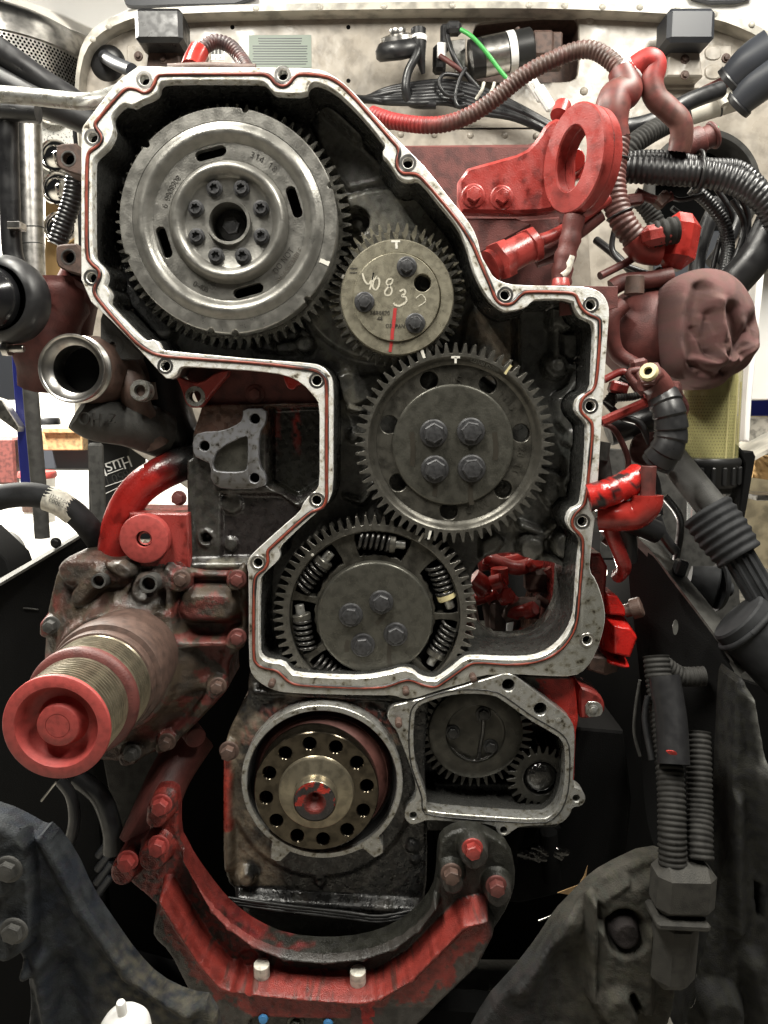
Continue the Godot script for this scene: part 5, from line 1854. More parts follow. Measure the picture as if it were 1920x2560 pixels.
	cyl(st, P(1830, 1330, -0.04), P(1672, 1135, -0.16), 0.0205, 0.021, 32)
	part("upper_tube", st, "dust_grey", sh)
	st = S()
	var b0 := P(1850, 1392, -0.03)
	var b1 := P(1765, 1275, -0.06)
	var d := b1 - b0
	tube(st, even(PackedVector3Array([b0, b1]), 0.0015), 0.034, 32, func(t: float) -> float: return (0.86 + 0.14 * sin(clampf(t * 1.3, 0.0, 1.0) * PI * 0.6)) * (1.0 + 0.035 * sin(t * 42.0)))
	part("rubber_boot", st, "rubber_grey", sh)
	st = S()
	var s0 := P(1846, 1388, -0.03)
	var s1 := P(1945, 1560, 0.0)
	var X := along(s0, s1 - s0)
	var lobe := PackedVector2Array()
	for i in 72:
		var a := TAU * i / 72
		lobe.append(Vector2(cos(a), sin(a)) * (0.0185 + 0.0016 * sign(sin(a * 12.0))))
	var loc := S()
	plate(loc, lobe, [], s0.distance_to(s1), 0.0, 0.0)
	put("splined_shaft", loc.commit(), "rubber_grey", sh, X)
	# black canister
	st = S()
	cyl(st, P(2000, 1690, 0.02), P(1842, 1540, 0.0), 0.047, 0.039, 40)
	tube(st, ring_on(P(1866, 1563, 0.003), P(1842, 1540, 0.0) - P(2000, 1690, 0.02), 0.041), 0.004, 10, null, false)
	solo("black_canister", st, "rubber_grey", "black cylindrical canister lying beside the frame rail at right", "canister")
	st = S()
	cyl(st, P(1722, 1452, -0.12), P(1790, 1468, -0.11), 0.022, 0.030, 28)
	cyl(st, P(1790, 1468, -0.11), P(1803, 1470, -0.11), 0.035, 0.033, 28)
	cyl(st, P(1803, 1470, -0.11), P(1828, 1474, -0.11), 0.009, 0.010, 14)
	solo("rubber_mount", st, "rubber_grey", "short rubber bush with a threaded stud beside the shaft", "mount")
	# red accessory at the lower right of the case
	var ra := thing("fuel_pump_head", "glossy red stepped casting with a side bolt, right of the case", "pump head", P(1540, 1690, -0.05))
	st = S()
	plate(st, plane(L([1474,1384, 1502,1384, 1520,1418, 1516,1470, 1514,1560, 1470,1600]), -0.045), [], -0.045, -0.12, 0.004)
	part("upper_block", st, "red", ra)
	st = S()
	relief(st, chaikin(L([1500,1470, 1530,1475, 1556,1512, 1558,1540, 1584,1575, 1582,1600, 1562,1650, 1540,1660, 1500,1655]), 1), -0.06, -0.14, 4.0, func(p: Vector2) -> float: return feats(p, [["p", L([1500,1470, 1534,1478, 1556,1512, 1556,1535, 1510,1530]), 0.02, 5.0], ["p", L([1510,1540, 1560,1548, 1580,1576, 1560,1630, 1512,1620]), 0.035, 7.0], ["s", 1512, 1640, 1556, 1652, 8, 0.03, 5.0]]), func(_p: Vector2, _h: float) -> Color: return Color(0.5, 0.018, 0.014), 6.0)
	part("stepped_body", st, "paint_v", ra)
	st = S()
	plate(st, plane(L([1470,1640, 1550,1648, 1545,1680, 1515,1690, 1470,1676]), -0.04), [], -0.04, -0.1, 0.003)
	part("foot", st, "rust", ra)
	st = S()
	var ba := P(1562, 1528, -0.05)
	var bb := P(1590, 1520, -0.045)
	cyl(st, ba, bb, 0.009, 0.009, 14)
	lathe(st, [Vector2(0, 0.008), Vector2(0.013, 0.008), Vector2(0.0145, 0.006), Vector2(0.0145, -0.006), Vector2(0, -0.006)], along(bb, bb - ba), 1.0, 6, 0.99)
	part("side_bolt", st, "rust", ra)
	# pipes and linkage seen through the case window
	var wp := thing("window_pipes", "tangle of red pipes and brackets seen through the round case window", "pipework", P(1300, 1600, -0.2))
	for q in [["red_bright", 0.012, [1160,1450,-0.2, 1200,1480,-0.19, 1235,1490,-0.19]], ["red_bright", 0.016, [1180,1445,-0.15, 1215,1472,-0.15]], ["red", 0.011, [1230,1400,-0.19, 1290,1420,-0.18, 1340,1405,-0.2]], ["red_bright", 0.009, [1210,1395,-0.2, 1260,1405,-0.2, 1320,1390,-0.22]], ["red_bright", 0.013, [1248,1420,-0.15, 1250,1460,-0.15]], ["red", 0.009, [1250,1462,-0.15, 1268,1490,-0.15, 1300,1515,-0.15]], ["red_bright", 0.010, [1185,1500,-0.18, 1215,1490,-0.18, 1240,1480,-0.18]], ["rust", 0.016, [1270,1540,-0.16, 1300,1520,-0.15, 1345,1520,-0.15]], ["red_bright", 0.009, [1282,1545,-0.14, 1290,1530,-0.14, 1330,1525,-0.13]], ["rust", 0.02, [1235,1490,-0.19, 1245,1560,-0.19]], ["rust", 0.007, [1340,1495,-0.15, 1365,1510,-0.15]], ["red", 0.008, [1370,1420,-0.17, 1390,1450,-0.17, 1395,1480,-0.18]]]:
		st = S()
		tube(st, path(q[2], 6), q[1], 12)
		part("pipe", st, q[0], wp)
	for q in [[1212, 1470, -0.145, 0.5], [1249, 1452, -0.135, 1.2], [1268, 1490, -0.14, 0.2], [1330, 1523, -0.13, 0.7], [1238, 1488, -0.17, 0.9], [1340, 1405, -0.17, 0.3]]:
		st = S()
		lathe(st, [Vector2(0, 0.006), Vector2(0.010, 0.006), Vector2(0.0125, 0.003), Vector2(0.0125, -0.012), Vector2(0, -0.012)], along(P(q[0], q[1], q[2]), Vector3(q[3], 0.5, 1.0 - q[3] * 0.5)), 1.0, 6, 0.99)
		part("hex_fitting", st, "red_bright", wp)
	st = S()
	box(st, P(1262, 1535, -0.17), Vector3(0.045, 0.05, 0.03), Transform3D(), 0.006)
	box(st, P(1352, 1450, -0.2), Vector3(0.05, 0.035, 0.03), Transform3D(), 0.006)
	part("valve_block", st, "rust", wp)
	st = S()
	plate(st, plane(L([1190,1380, 1330,1375, 1345,1420, 1200,1430]), -0.24), [], -0.24, -0.26, 0.004)
	part("red_backing", st, "red", wp)
	for q in [[1225, 1402], [1275, 1400], [1318, 1398]]:
		bolt(wp, q[0], q[1], -0.24, 16, 11, "red_bright", q[0] * 0.1)
	st = S()
	plate(st, plane(L([1186,1485, 1200,1560, 1225,1600, 1180,1600]), -0.13), [], -0.13, -0.14, 0.001)
	part("pale_bracket", st, "rust", wp)
	st = S()
	plate(st, plane(L([1268,1560, 1285,1555, 1278,1600, 1266,1602]), -0.14), [], -0.14, -0.15, 0.0006)
	plate(st, plane(L([1265,1598, 1318,1606, 1318,1612, 1265,1604]), -0.12), [], -0.12, -0.13, 0.0006)
	part("connector_clip", st, "white_plain", wp)
	st = S()
	relief(st, L([1395,1400, 1440,1390, 1450,1640, 1340,1640, 1365,1560, 1385,1500]), -0.125, -0.3, 6.0, func(p: Vector2) -> float: return 0.03 * smoothstep(1360.0, 1440.0, p.x), func(p: Vector2, _h: float) -> Color: return Color(0.22, 0.03, 0.025).lerp(Color(0.08, 0.04, 0.03), smoothstep(1480.0, 1600.0, p.y)))
	part("red_side_wall", st, "cavity", wp)
	st = S()
	plate(st, plane(L([1100,1330, 1500,1330, 1500,1700, 1100,1700]), -0.4), [], -0.4, -0.4, 0.0)
	part("shaded_casting", st, "frame_black", wp)

func ring_on(c: Vector3, axis: Vector3, r: float) -> PackedVector3Array:
	var X := along(c, axis)
	var o := PackedVector3Array()
	for i in 41:
		o.append(X * Vector3(cos(TAU * i / 40) * r, sin(TAU * i / 40) * r, 0))
	return o

func rag() -> void:
	# a shop rag bagged over an open pipe end: folds pulled together low on the front
	var outline := chaikin(L([1660,720, 1690,690, 1740,672, 1790,676, 1830,700, 1860,745, 1878,790, 1884,830, 1880,870, 1868,905, 1845,930, 1812,945, 1795,965, 1770,975, 1735,972, 1700,955, 1668,930, 1650,890, 1643,840, 1646,780]), 2)
	var st := S()
	var creases := [
		[-0.021, 20.0, L([1712,738, 1694,800, 1690,860, 1704,915])], [-0.017, 15.0, L([1728,800, 1722,850, 1730,888])], [0.011, 12.0, L([1744,770, 1748,825, 1762,868, 1754,900])],
		[-0.018, 17.0, L([1772,790, 1782,830, 1786,862])], [-0.027, 23.0, L([1876,800, 1842,822, 1820,855, 1812,890])], [0.011, 10.0, L([1884,862, 1846,880, 1810,908])], [-0.015, 11.0, L([1884,890, 1846,906, 1816,926])],
		[0.011, 10.0, L([1704,904, 1738,918, 1776,910, 1800,898])], [-0.010, 10.0, L([1722,936, 1750,940, 1780,930])], [0.006, 9.0, L([1758,934, 1754,972])], [-0.007, 8.0, L([1774,934, 1782,966])],
		[-0.006, 6.0, L([1765,925, 1720,880, 1700,830])], [0.004, 5.0, L([1765,925, 1735,870, 1726,820])], [-0.006, 5.0, L([1765,925, 1756,880, 1760,830])], [-0.006, 6.0, L([1768,925, 1800,870, 1830,835])], [0.004, 5.0, L([1768,925, 1815,885, 1856,862])], [-0.005, 5.0, L([1765,928, 1730,930, 1690,910])], [-0.005, 5.0, L([1765,928, 1748,952, 1740,972])],
		[0.006, 15.0, L([1668,760, 1664,850, 1684,930])], [-0.005, 14.0, L([1806,700, 1818,760, 1812,800])]]
	relief(st, outline, -0.10, -0.16, 2.1, func(p: Vector2) -> float:
		var d := sd_poly(p, outline)
		var e := clampf(-d / 110.0, 0.0, 1.0)
		var h := 0.075 * sqrt(e * (2.0 - e))
		for c in creases:
			var best := INF
			for i in c[2].size() - 1:
				best = minf(best, p.distance_squared_to(Geometry2D.get_closest_point_to_segment(p, c[2][i], c[2][i + 1])))
			var u := sqrt(best) / float(c[1])
			if u < 3.0:
				h += float(c[0]) * exp(-u * u) * clampf(e * 3.0, 0.0, 1.0)
		return h + 0.0016 * n1.get_noise_2d(p.x * 1.6, p.y * 1.6) * e, func(p: Vector2, _h: float) -> Color:
		var k := 0.5 + 0.5 * n1.get_noise_2d(p.x * 2.0, p.y * 2.0)
		return Color(0.145, 0.07, 0.065).lerp(Color(0.115, 0.066, 0.06), smoothstep(0.2, 0.8, k)))
	var o := solo("shop_rag", st, "cloth_v", "dusty maroon shop rag bagged over an open pipe end", "rag")
	st = S()
	relief(st, chaikin(L([1672,950, 1700,955, 1722,985, 1728,1010, 1720,1050, 1706,1090, 1685,1108, 1650,1080, 1660,1010]), 2), -0.05, -0.07, 4.0, func(p: Vector2) -> float: return 0.012 * sin(p.x * 0.09 + p.y * 0.02) + 0.004 * n2.get_noise_2d(p.x, p.y), func(_p: Vector2, _h: float) -> Color: return Color(0.10, 0.032, 0.028), 6.0)
	part("hanging_corner", st, "cloth_v", o)
	st = S()
	relief(st, chaikin(L([1590,1090, 1640,1075, 1680,1100, 1670,1150, 1620,1175, 1580,1150]), 2), -0.09, -0.11, 4.0, func(p: Vector2) -> float: return 0.014 * sin(p.x * 0.07) + 0.004 * n2.get_noise_2d(p.x, p.y), func(_p: Vector2, _h: float) -> Color: return Color(0.065, 0.03, 0.026), 6.0)
	part("trailing_corner", st, "cloth_v", o)

func fuel_filter() -> void:
	var z := -0.16
	var top := P(1768, 950, z)
	var bot := P(1768, 1150, z)
	var k := sc(1050, z)
	var o := thing("fuel_filter", "clear fuel filter with yellow cartridge above a black ribbed collar", "fuel filter", bot)
	var X := Transform3D(Basis(Vector3.RIGHT, -PI / 2), bot)
	var h := (top.y - bot.y)
	var st := S()
	lathe(st, [Vector2(0, h + 0.02), Vector2(52 * k, h + 0.018), Vector2(60 * k, h + 0.008), Vector2(62 * k, h), Vector2(62 * k, 0.0)], X, 1.0, 48, 0.5)
	part("cartridge", st, "filter_paper", o)
	st = S()
	for r in 20:
		for q in 26:
			var a := PI * (0.02 + 0.96 * (q + 0.5 * (r % 2)) / 26.0)
			var n := Vector3(cos(a), 0, sin(a))
			var c := Vector3(bot.x, bot.y + 0.006 + h * 0.78 * r / 20.0, bot.z) + n * (62.4 * k)
			lathe(st, [Vector2(0, 0), Vector2(0.0013, 0)], along(c, n), 1.0, 5)
	var dots := part("perforation", st, "filter_hole", o)
	dots.set_meta("kind", "stuff")
	st = S()
	for a in [0.35, 0.9, 1.3]:
		box(st, bot + Vector3(cos(a) * 68 * k, h * 0.5, sin(a) * 68 * k), Vector3(0.0016, h * 0.95, 0.0016))
	part("glass_rib", st, "yellow_cap", o)
	st = S()
	lathe(st, [Vector2(0, h + 0.045), Vector2(50 * k, h + 0.043), Vector2(66 * k, h + 0.03), Vector2(72 * k, h + 0.01), Vector2(72 * k, 0.0)], X, 1.0, 48, 0.3)
	part("clear_cover", st, "amber_glass", o)
	st = S()
	lathe(st, [Vector2(60 * k, 0.006), Vector2(76 * k, 0.004), Vector2(80 * k, 0.0), Vector2(80 * k, -0.005), Vector2(76 * k, -0.008), Vector2(76 * k, -0.034), Vector2(70 * k, -0.038), Vector2(0, -0.038)], X, 1.0, 48)
	for i in 18:
		var a := TAU * i / 18
		box(st, Vector3.ZERO, Vector3(0.006, 0.026, 0.006), Transform3D(Basis(Vector3.UP, -a), bot + Vector3(cos(a) * 77 * k, -0.021, sin(a) * 77 * k)), 0.0015)
	part("ribbed_collar", st, "bolt_black", o)
	st = S()
	lathe(st, [Vector2(58 * k, -0.038), Vector2(58 * k, -0.05), Vector2(44 * k, -0.055), Vector2(42 * k, -0.09), Vector2(30 * k, -0.105), Vector2(0, -0.108)], X, 1.0, 40, 0.4)
	part("drain_bowl", st, "clear_glass", o)
	st = S()
	lathe(st, [Vector2(62 * k, -0.038), Vector2(62 * k, -0.046), Vector2(20 * k, -0.047), Vector2(18 * k, -0.08), Vector2(0, -0.08)], X, 1.0, 32)
	part("bowl_seat", st, "dust_grey", o)
	# metal bracket beside it
	st = S()
	plate(st, plane(L([1842,1110, 1862,1130, 1884,1128, 1890,1142, 1862,1300, 1850,1420, 1836,1420, 1846,1290, 1862,1160]), -0.14), [], -0.14, -0.19, 0.002)
	solo("filter_bracket", st, "frame_black", "black folded bracket beside the filter's collar", "bracket")
	st = S()
	plate(st, plane(L([1820,1195, 1856,1195, 1850,1430, 1812,1430]), -0.22), [], -0.22, -0.24, 0.001)
	solo("bracket_post", st, "dust_grey", "pale grey post below the filter bracket", "post")

# ================================================================ hoses and looms
func hoses() -> void:
	var dusty := func(red: Color, brown: Color, sel: Callable) -> Callable:
		return func(t: float, p: Vector3, o: Vector3) -> Color: return red.lerp(brown, clampf(float(sel.call(t, o)) + 0.35 * n2.get_noise_3d(p.x * 700.0, p.y * 700.0, p.z * 700.0), 0.0, 1.0))
	var st := S()
	corrugated(st, path([930, 285, -0.3, 985, 303, -0.28, 1060, 313, -0.26, 1120, 308, -0.25, 1180, 285, -0.24, 1240, 245, -0.23, 1300, 195, -0.22, 1360, 160, -0.21, 1430, 130, -0.2, 1480, 125, -0.19, 1525, 150, -0.18, 1555, 185, -0.17, 1566, 225, -0.16], 8), 0.0122, 0.0062, 0.17, 16, dusty.call(Color(0.30, 0.022, 0.02), Color(0.10, 0.06, 0.05), func(t: float, o: Vector3) -> float: return smoothstep(0.12, 0.4, t) - 0.35 * o.y * (1.0 - smoothstep(0.3, 0.6, t))))
	solo("red_engine_conduit", st, "loom_v", "long corrugated conduit, red at left and dusty brown where it arches", "conduit")
	st = S()
	tube(st, path([1552, 178, -0.168, 1566, 225, -0.16, 1540, 245, -0.155, 1530, 280, -0.15, 1533, 320, -0.15, 1545, 352, -0.15], 8), 0.0185, 18, func(t: float) -> float: return 0.95 + 0.32 * sin(t * PI), true, dusty.call(Color(0.24, 0.03, 0.026), Color(0.09, 0.055, 0.045), func(t: float, o: Vector3) -> float: return 0.5 + 0.4 * o.y))
	corrugated(st, path([1544, 345, -0.15, 1536, 400, -0.145, 1532, 450, -0.14, 1540, 510, -0.135, 1560, 560, -0.13, 1590, 600, -0.13], 8), 0.0175, 0.0072, 0.13, 16, dusty.call(Color(0.16, 0.045, 0.038), Color(0.085, 0.058, 0.048), func(t: float, _o: Vector3) -> float: return 0.5))
	tube(st, path([1588, 596, -0.13, 1610, 620, -0.13, 1650, 625, -0.13], 5), 0.021, 14, null, true, func(_t: float, _p: Vector3, _o: Vector3) -> Color: return Color(0.28, 0.035, 0.026))
	var dr := solo("dusty_red_conduit", st, "loom_v", "thick dusty red conduit hanging from the arch beside the lifting eye", "conduit")
	for q in [[1536, 400, -0.145, 1532, 450], [1550, 535, -0.132, 1560, 560]]:
		st = S()
		tube(st, ring_on(P(q[0], q[1], q[2]), P(q[3], q[4], q[2]) - P(q[0], q[1], q[2]), 0.0182), 0.0016, 6, null, false)
		part("tape_band", st, "bolt_black", dr)
	st = S()
	tube(st, path([1560, 195, -0.17, 1590, 170, -0.165, 1620, 152, -0.16, 1636, 165, -0.16, 1628, 205, -0.16, 1640, 245, -0.16, 1672, 275, -0.16, 1700, 305, -0.16, 1704, 345, -0.165, 1698, 378, -0.17], 8), 0.0155, 18, func(t: float) -> float: return 1.08 - 0.1 * t, true, dusty.call(Color(0.42, 0.03, 0.026), Color(0.13, 0.055, 0.046), func(t: float, o: Vector3) -> float: return smoothstep(0.2, 0.5, t) - 0.2 * o.y))
	for f in [0.0, 1.0, 2.0]:
		tube(st, ring_on(P(1572 + 7 * f, 189 - 6 * f, -0.17), P(1590, 170, -0.165) - P(1560, 195, -0.17), 0.018), 0.003, 8, null, false)
	solo("red_elbow_hose", st, "loom_v", "smooth red elbow hose branching right and snaking down", "hose")
	var rc := thing("red_connector", "glossy red connector block at the conduit's lower end", "connector", P(1680, 640, -0.13))
	st = S()
	box(st, Vector3.ZERO, Vector3(0.05, 0.075, 0.05), at(P(1695, 605, -0.14), -0.15), 0.016)
	part("connector_body", st, "red_bright", rc)
	st = S()
	corrugated(st, path([1630, 590, -0.115, 1665, 580, -0.11, 1690, 575, -0.11], 4), 0.018, 0.008, 0.15)
	part("conduit_end", st, "loom_dust", rc)
	st = S()
	box(st, Vector3.ZERO, Vector3(0.045, 0.028, 0.04), at(P(1640, 590, -0.115), 0.2), 0.008)
	part("connector_neck", st, "red", rc)
	# black looms across the right
	for q in [
		["black_loom", "thick glossy black corrugated loom sweeping right, below the thinner one", 0.0190, 0.0075, "loom", [1540,425,-0.2, 1600,425,-0.19, 1680,430,-0.18, 1760,435,-0.17, 1840,455,-0.16, 1910,500,-0.15, 1950,560,-0.15]],
		["black_loom", "thinner black corrugated loom lying on top of the thick one", 0.0115, 0.0055, "loom", [1555,400,-0.2, 1620,395,-0.19, 1690,400,-0.185, 1770,415,-0.18, 1840,420,-0.175, 1880,445,-0.17, 1910,480,-0.17]],
		["black_loom", "grey black corrugated loom curving up to the white tube", 0.016, 0.0065, "loom_dust", [1555,400,-0.27, 1580,365,-0.27, 1620,335,-0.28, 1670,308,-0.3]],
		["black_loom", "slim black loom hanging from the thick loom toward the rag", 0.010, 0.005, "loom", [1730,470,-0.22, 1775,510,-0.22, 1810,560,-0.22, 1820,620,-0.22, 1810,690,-0.2]],
		["black_loom", "black loom curving down behind the red connector", 0.014, 0.006, "loom_dust", [1590,490,-0.3, 1625,530,-0.3, 1650,580,-0.3, 1660,640,-0.3]]]:
		st = S()
		corrugated(st, path(q[5], 8), q[2], q[3], 0.12)
		solo(q[0], st, q[4], q[1], "wiring loom")
	for q in [
		["wide black duct curving down the right edge to the rag", 0.024, [1960,480,-0.18, 1930,560,-0.18, 1890,640,-0.18, 1840,700,-0.19, 1800,740,-0.2]],
		["straight black hose slanting behind the looms at right", 0.012, [1800,500,-0.26, 1770,560,-0.26, 1745,640,-0.25, 1740,690,-0.24]],
		["narrow black hose nearest the cab side by the duct", 0.011, [1850,520,-0.27, 1820,600,-0.26, 1780,660,-0.25]],
		["black hose running left behind the dusty red conduit", 0.014, [1500,318,-0.4, 1570,318,-0.4, 1640,300,-0.4, 1720,255,-0.42, 1800,225,-0.45]]]:
		st = S()
		tube(st, path(q[2], 8), q[1], 16)
		solo("black_hose", st, "rubber", q[0], "hose")
	st = S()
	for q in [[1745, 418, -0.18, 0.022], [1746, 438, -0.172, 0.022]]:
		tube(st, ring_on(P(q[0], q[1], q[2]), Vector3(1, -0.05, 0), q[3] * 0.95), 0.003, 6, null, false)
	solo("cable_tie", st, "bolt_black", "black cable tie binding the two looms together", "cable tie")
	var wh := thing("wiring_harness", "tangle of thin dark and maroon wires at the engine's right side", "wiring harness", P(1600, 760, -0.2))
	for q in [["loom", 0.0042, [1540,560,-0.2, 1530,620,-0.2, 1560,660,-0.19, 1640,690,-0.18]], ["red_dull", 0.0055, [1500,690,-0.12, 1560,660,-0.14, 1600,640,-0.15, 1650,650,-0.15]], ["loom", 0.006, [1490,600,-0.25, 1540,640,-0.22, 1600,700,-0.2]], ["red_dull", 0.0065, [1590,480,-0.2, 1640,500,-0.2, 1680,490,-0.2]], ["loom", 0.0035, [1660,480,-0.2, 1700,500,-0.2, 1760,485,-0.2]], ["loom", 0.004, [1680,520,-0.23, 1720,560,-0.24, 1700,620,-0.24]], ["loom", 0.0045, [1830,500,-0.2, 1860,560,-0.2, 1840,640,-0.2, 1810,690,-0.2]], ["loom", 0.0045, [1850,490,-0.2, 1870,540,-0.2, 1865,620,-0.2]], ["loom", 0.004, [1790,470,-0.22, 1830,540,-0.22, 1800,600,-0.23, 1780,680,-0.23]],
		["red", 0.005, [1510,950,-0.08, 1560,930,-0.08, 1590,970,-0.07, 1620,1000,-0.06]], ["red_dull", 0.004, [1510,1060,-0.06, 1540,1080,-0.06, 1570,1150,-0.06, 1560,1210,-0.06]], ["loom", 0.005, [1510,1000,-0.09, 1550,1040,-0.09, 1600,1060,-0.09, 1630,1120,-0.09]], ["red", 0.0045, [1500,1195,-0.04, 1540,1210,-0.04, 1580,1195,-0.04]], ["red_dull", 0.006, [1500,1320,-0.05, 1540,1310,-0.05, 1590,1320,-0.06]], ["loom", 0.007, [1640,1290,-0.1, 1660,1340,-0.1, 1690,1380,-0.1]], ["red_dull", 0.0055, [1510,1360,-0.05, 1530,1330,-0.05, 1525,1290,-0.05]], ["loom", 0.006, [1660,1240,-0.2, 1700,1300,-0.2, 1690,1400,-0.2]], ["loom", 0.005, [1600,1130,-0.14, 1640,1200,-0.14, 1650,1290,-0.14]]]:
		st = S()
		tube(st, path(q[2], 7), q[1], 9)
		part("wire", st, q[0], wh)
	for q in [[1585, 500, -0.2, "red_dull"], [1655, 500, -0.2, "rust"], [1552, 1218, -0.03, "red"], [1545, 970, -0.07, "red"], [1530, 1285, -0.04, "red_dull"], [1640, 690, -0.17, "rust"], [1700, 1420, -0.1, "rubber"]]:
		st = S()
		box(st, Vector3.ZERO, Vector3(0.024, 0.016, 0.018), at(P(q[0], q[1], q[2]), q[0] * 0.01), 0.003)
		part("inline_plug", st, q[3], wh)
	# mint ended connector
	var mc := thing("sensor_plug", "brown plug with a mint green face hanging above the looms", "connector", P(1730, 360, -0.2))
	st = S()
	cyl(st, P(1690, 375, -0.2), P(1755, 350, -0.2), 0.022, 0.020, 24)
	part("plug_body", st, "red_dull", mc)
	st = S()
	cyl(st, P(1755, 350, -0.2), P(1785, 336, -0.2), 0.016, 0.016, 24)
	tube(st, ring_on(P(1782, 338, -0.2), P(1785, 336, -0.2) - P(1755, 350, -0.2), 0.0165), 0.003, 8, null, false)
	part("plug_neck", st, "red_dull", mc)
	st = S()
	box(st, Vector3.ZERO, Vector3(0.014, 0.024, 0.008), along(P(1790, 333, -0.199), Vector3(0.7, 0.25, 0.65)), 0.003)
	part("mint_face", st, "mint", mc)
	# taped cables at right of the case
	var tc := thing("taped_cable", "cable wrapped in shiny black tape curving down from a red nut", "cable", P(1660, 1000, -0.02))
	st = S()
	var tp := path([1655, 985, -0.03, 1672, 1030, -0.02, 1678, 1080, -0.02, 1668, 1120, -0.02, 1640, 1160, -0.03], 10)
	tube(st, even(tp, 0.001), 0.0195, 18, func(t: float) -> float: return 1.0 + 0.10 * fposmod(t * 6.3, 1.0))
	part("tape_wrap", st, "loom", tc)
	st = S()
	tube(st, path([1622, 945, -0.02, 1640, 960, -0.025, 1655, 990, -0.03], 4), 0.019, 14)
	part("red_sleeve", st, "red_dull", tc)
	st = S()
	lathe(st, [Vector2(0, 0.024), Vector2(0.0145, 0.024), Vector2(0.0165, 0.021), Vector2(0.0165, -0.006), Vector2(0, -0.006)], along(P(1634, 950, -0.025), Vector3(-0.5, 0.35, 0.75)), 1.0, 6, 0.99)
	part("hex_nut", st, "red_dull", tc)
	st = S()
	lathe(st, [Vector2(0.005, 0.024), Vector2(0.0055, 0.029), Vector2(0.010, 0.029), Vector2(0.0115, 0.027), Vector2(0.012, 0.023)], along(P(1634, 950, -0.025), Vector3(-0.5, 0.35, 0.75)), 1.0, 24)
	part("bare_collar", st, "yellow_cap", tc)
	st = S()
	lathe(st, [Vector2(0, 0.025), Vector2(0.0053, 0.025)], along(P(1634, 950, -0.025), Vector3(-0.5, 0.35, 0.75)), 1.0, 12)
	part("bore", st, "black", tc)
	st = S()
	tube(st, path([1470, 1245, 0.0, 1510, 1235, 0.0, 1560, 1215, -0.01, 1600, 1190, -0.02], 8), 0.0175, 16, func(t: float) -> float: return 1.0 + 0.08 * fposmod(t * 4.0, 1.0), true, func(t: float, p: Vector3, _o: Vector3) -> Color: return Color(0.42, 0.02, 0.016) if n2.get_noise_3d(p.x * 800.0, p.y * 800.0, p.z * 800.0) > -0.12 else Color(0.03, 0.02, 0.02))
	solo("red_taped_cable", st, "paint_v", "bright red taped cable running into the case's right edge", "cable")
	var el := thing("red_pipe_elbow", "dull red upright pipe end turning into a bright red elbow", "pipe", P(1620, 1300, 0.0))
	st = S()
	var ea := P(1622, 1165, 0.0)
	var eb := P(1618, 1245, 0.0)
	lathe(st, [Vector2(0.017, 0.09), Vector2(0.0195, 0.0905), Vector2(0.0212, 0.089), Vector2(0.0212, 0.045), Vector2(0.021, 0.0)], along(eb, ea - eb), ea.distance_to(eb) / 0.09, 32)
	lathe(st, [Vector2(0, 0.08), Vector2(0.018, 0.08)], along(eb, ea - eb), ea.distance_to(eb) / 0.09, 20)
	part("pipe_end", st, "red_dull", el)
	st = S()
	tube(st, path([1618, 1238, 0.0, 1615, 1262, 0.0, 1590, 1285, -0.005, 1550, 1290, -0.01, 1500, 1290, -0.02], 6), 0.0195, 18)
	part("elbow", st, "red_bright", el)
	for q in [
		["slender black conduit leaning behind the taped cable", "loom_dust", 0.009, 0.004, [1520,1010,-0.08, 1550,970,-0.08, 1585,925,-0.08]],
		["short ringed conduit beside the red nut", "loom_dust", 0.0055, 0.0035, [1540,995,-0.06, 1580,992,-0.06, 1605,985,-0.06]]]:
		st = S()
		corrugated(st, path(q[4], 6), q[2], q[3], 0.18, 10)
		solo("thin_conduit", st, q[1], q[0], "conduit")
	st = S()
	box(st, Vector3.ZERO, Vector3(0.068, 0.012, 0.012), at(P(1560, 1030, -0.04), 0.42), 0.003)
	solo("red_strut", st, "red", "short red strut slanting up from the case edge", "strut")
	st = S()
	tube(st, path([1600, 925, -0.05, 1570, 935, -0.05, 1610, 985, -0.045], 3), 0.005, 8)
	box(st, Vector3.ZERO, Vector3(0.022, 0.04, 0.016), at(P(1600, 935, -0.07), 0.2), 0.004)
	solo("pressure_sensor", st, "red_dull", "small maroon sensor between the case edge and red nut", "sensor")
	st = S()
	tube(st, path([1500, 1130, -0.03, 1510, 1190, -0.03, 1522, 1230, -0.03], 4), 0.011, 10)
	cyl(st, P(1505, 1150, -0.02), P(1514, 1105, -0.02), 0.008, 0.007, 12)
	solo("hydraulic_line", st, "loom_dust", "black line with pale fitting hugging the case's right edge", "hose")
	st = S()
	tube(st, path([1520, 1300, -0.02, 1532, 1340, -0.02, 1552, 1390, -0.02, 1560, 1420, -0.03, 1545, 1440, -0.06], 6), 0.0095, 14, null, true, func(t: float, _p: Vector3, _o: Vector3) -> Color: return Color(0.3, 0.03, 0.024).lerp(Color(0.08, 0.03, 0.025), smoothstep(0.1, 0.0, t)))
	solo("curved_red_pipe", st, "paint_v", "glossy red pipe curling down right of the case", "pipe")
	for q in [["black tube dropping beside the curled red pipe", 0.014, [1540,1290,-0.08, 1565,1340,-0.08, 1568,1400,-0.09]], ["black pipework in the gap below the taped cable", 0.02, [1520,1080,-0.12, 1580,1060,-0.12, 1640,1040,-0.13]], ["dark hose under the red taped cable", 0.016, [1500,1320,-0.06, 1560,1300,-0.06, 1640,1330,-0.08]]]:
		st = S()
		tube(st, path(q[2], 6), q[1], 12)
		solo("dark_hose", st, "rubber", q[0], "hose")
	# left hand pipes
	st = S()
	tube(st, path([-60, 232, 0.0, 60, 240, -0.01, 150, 249, -0.02, 215, 253, -0.03, 265, 243, -0.06, 330, 215, -0.12], 8), 0.0098, 18)
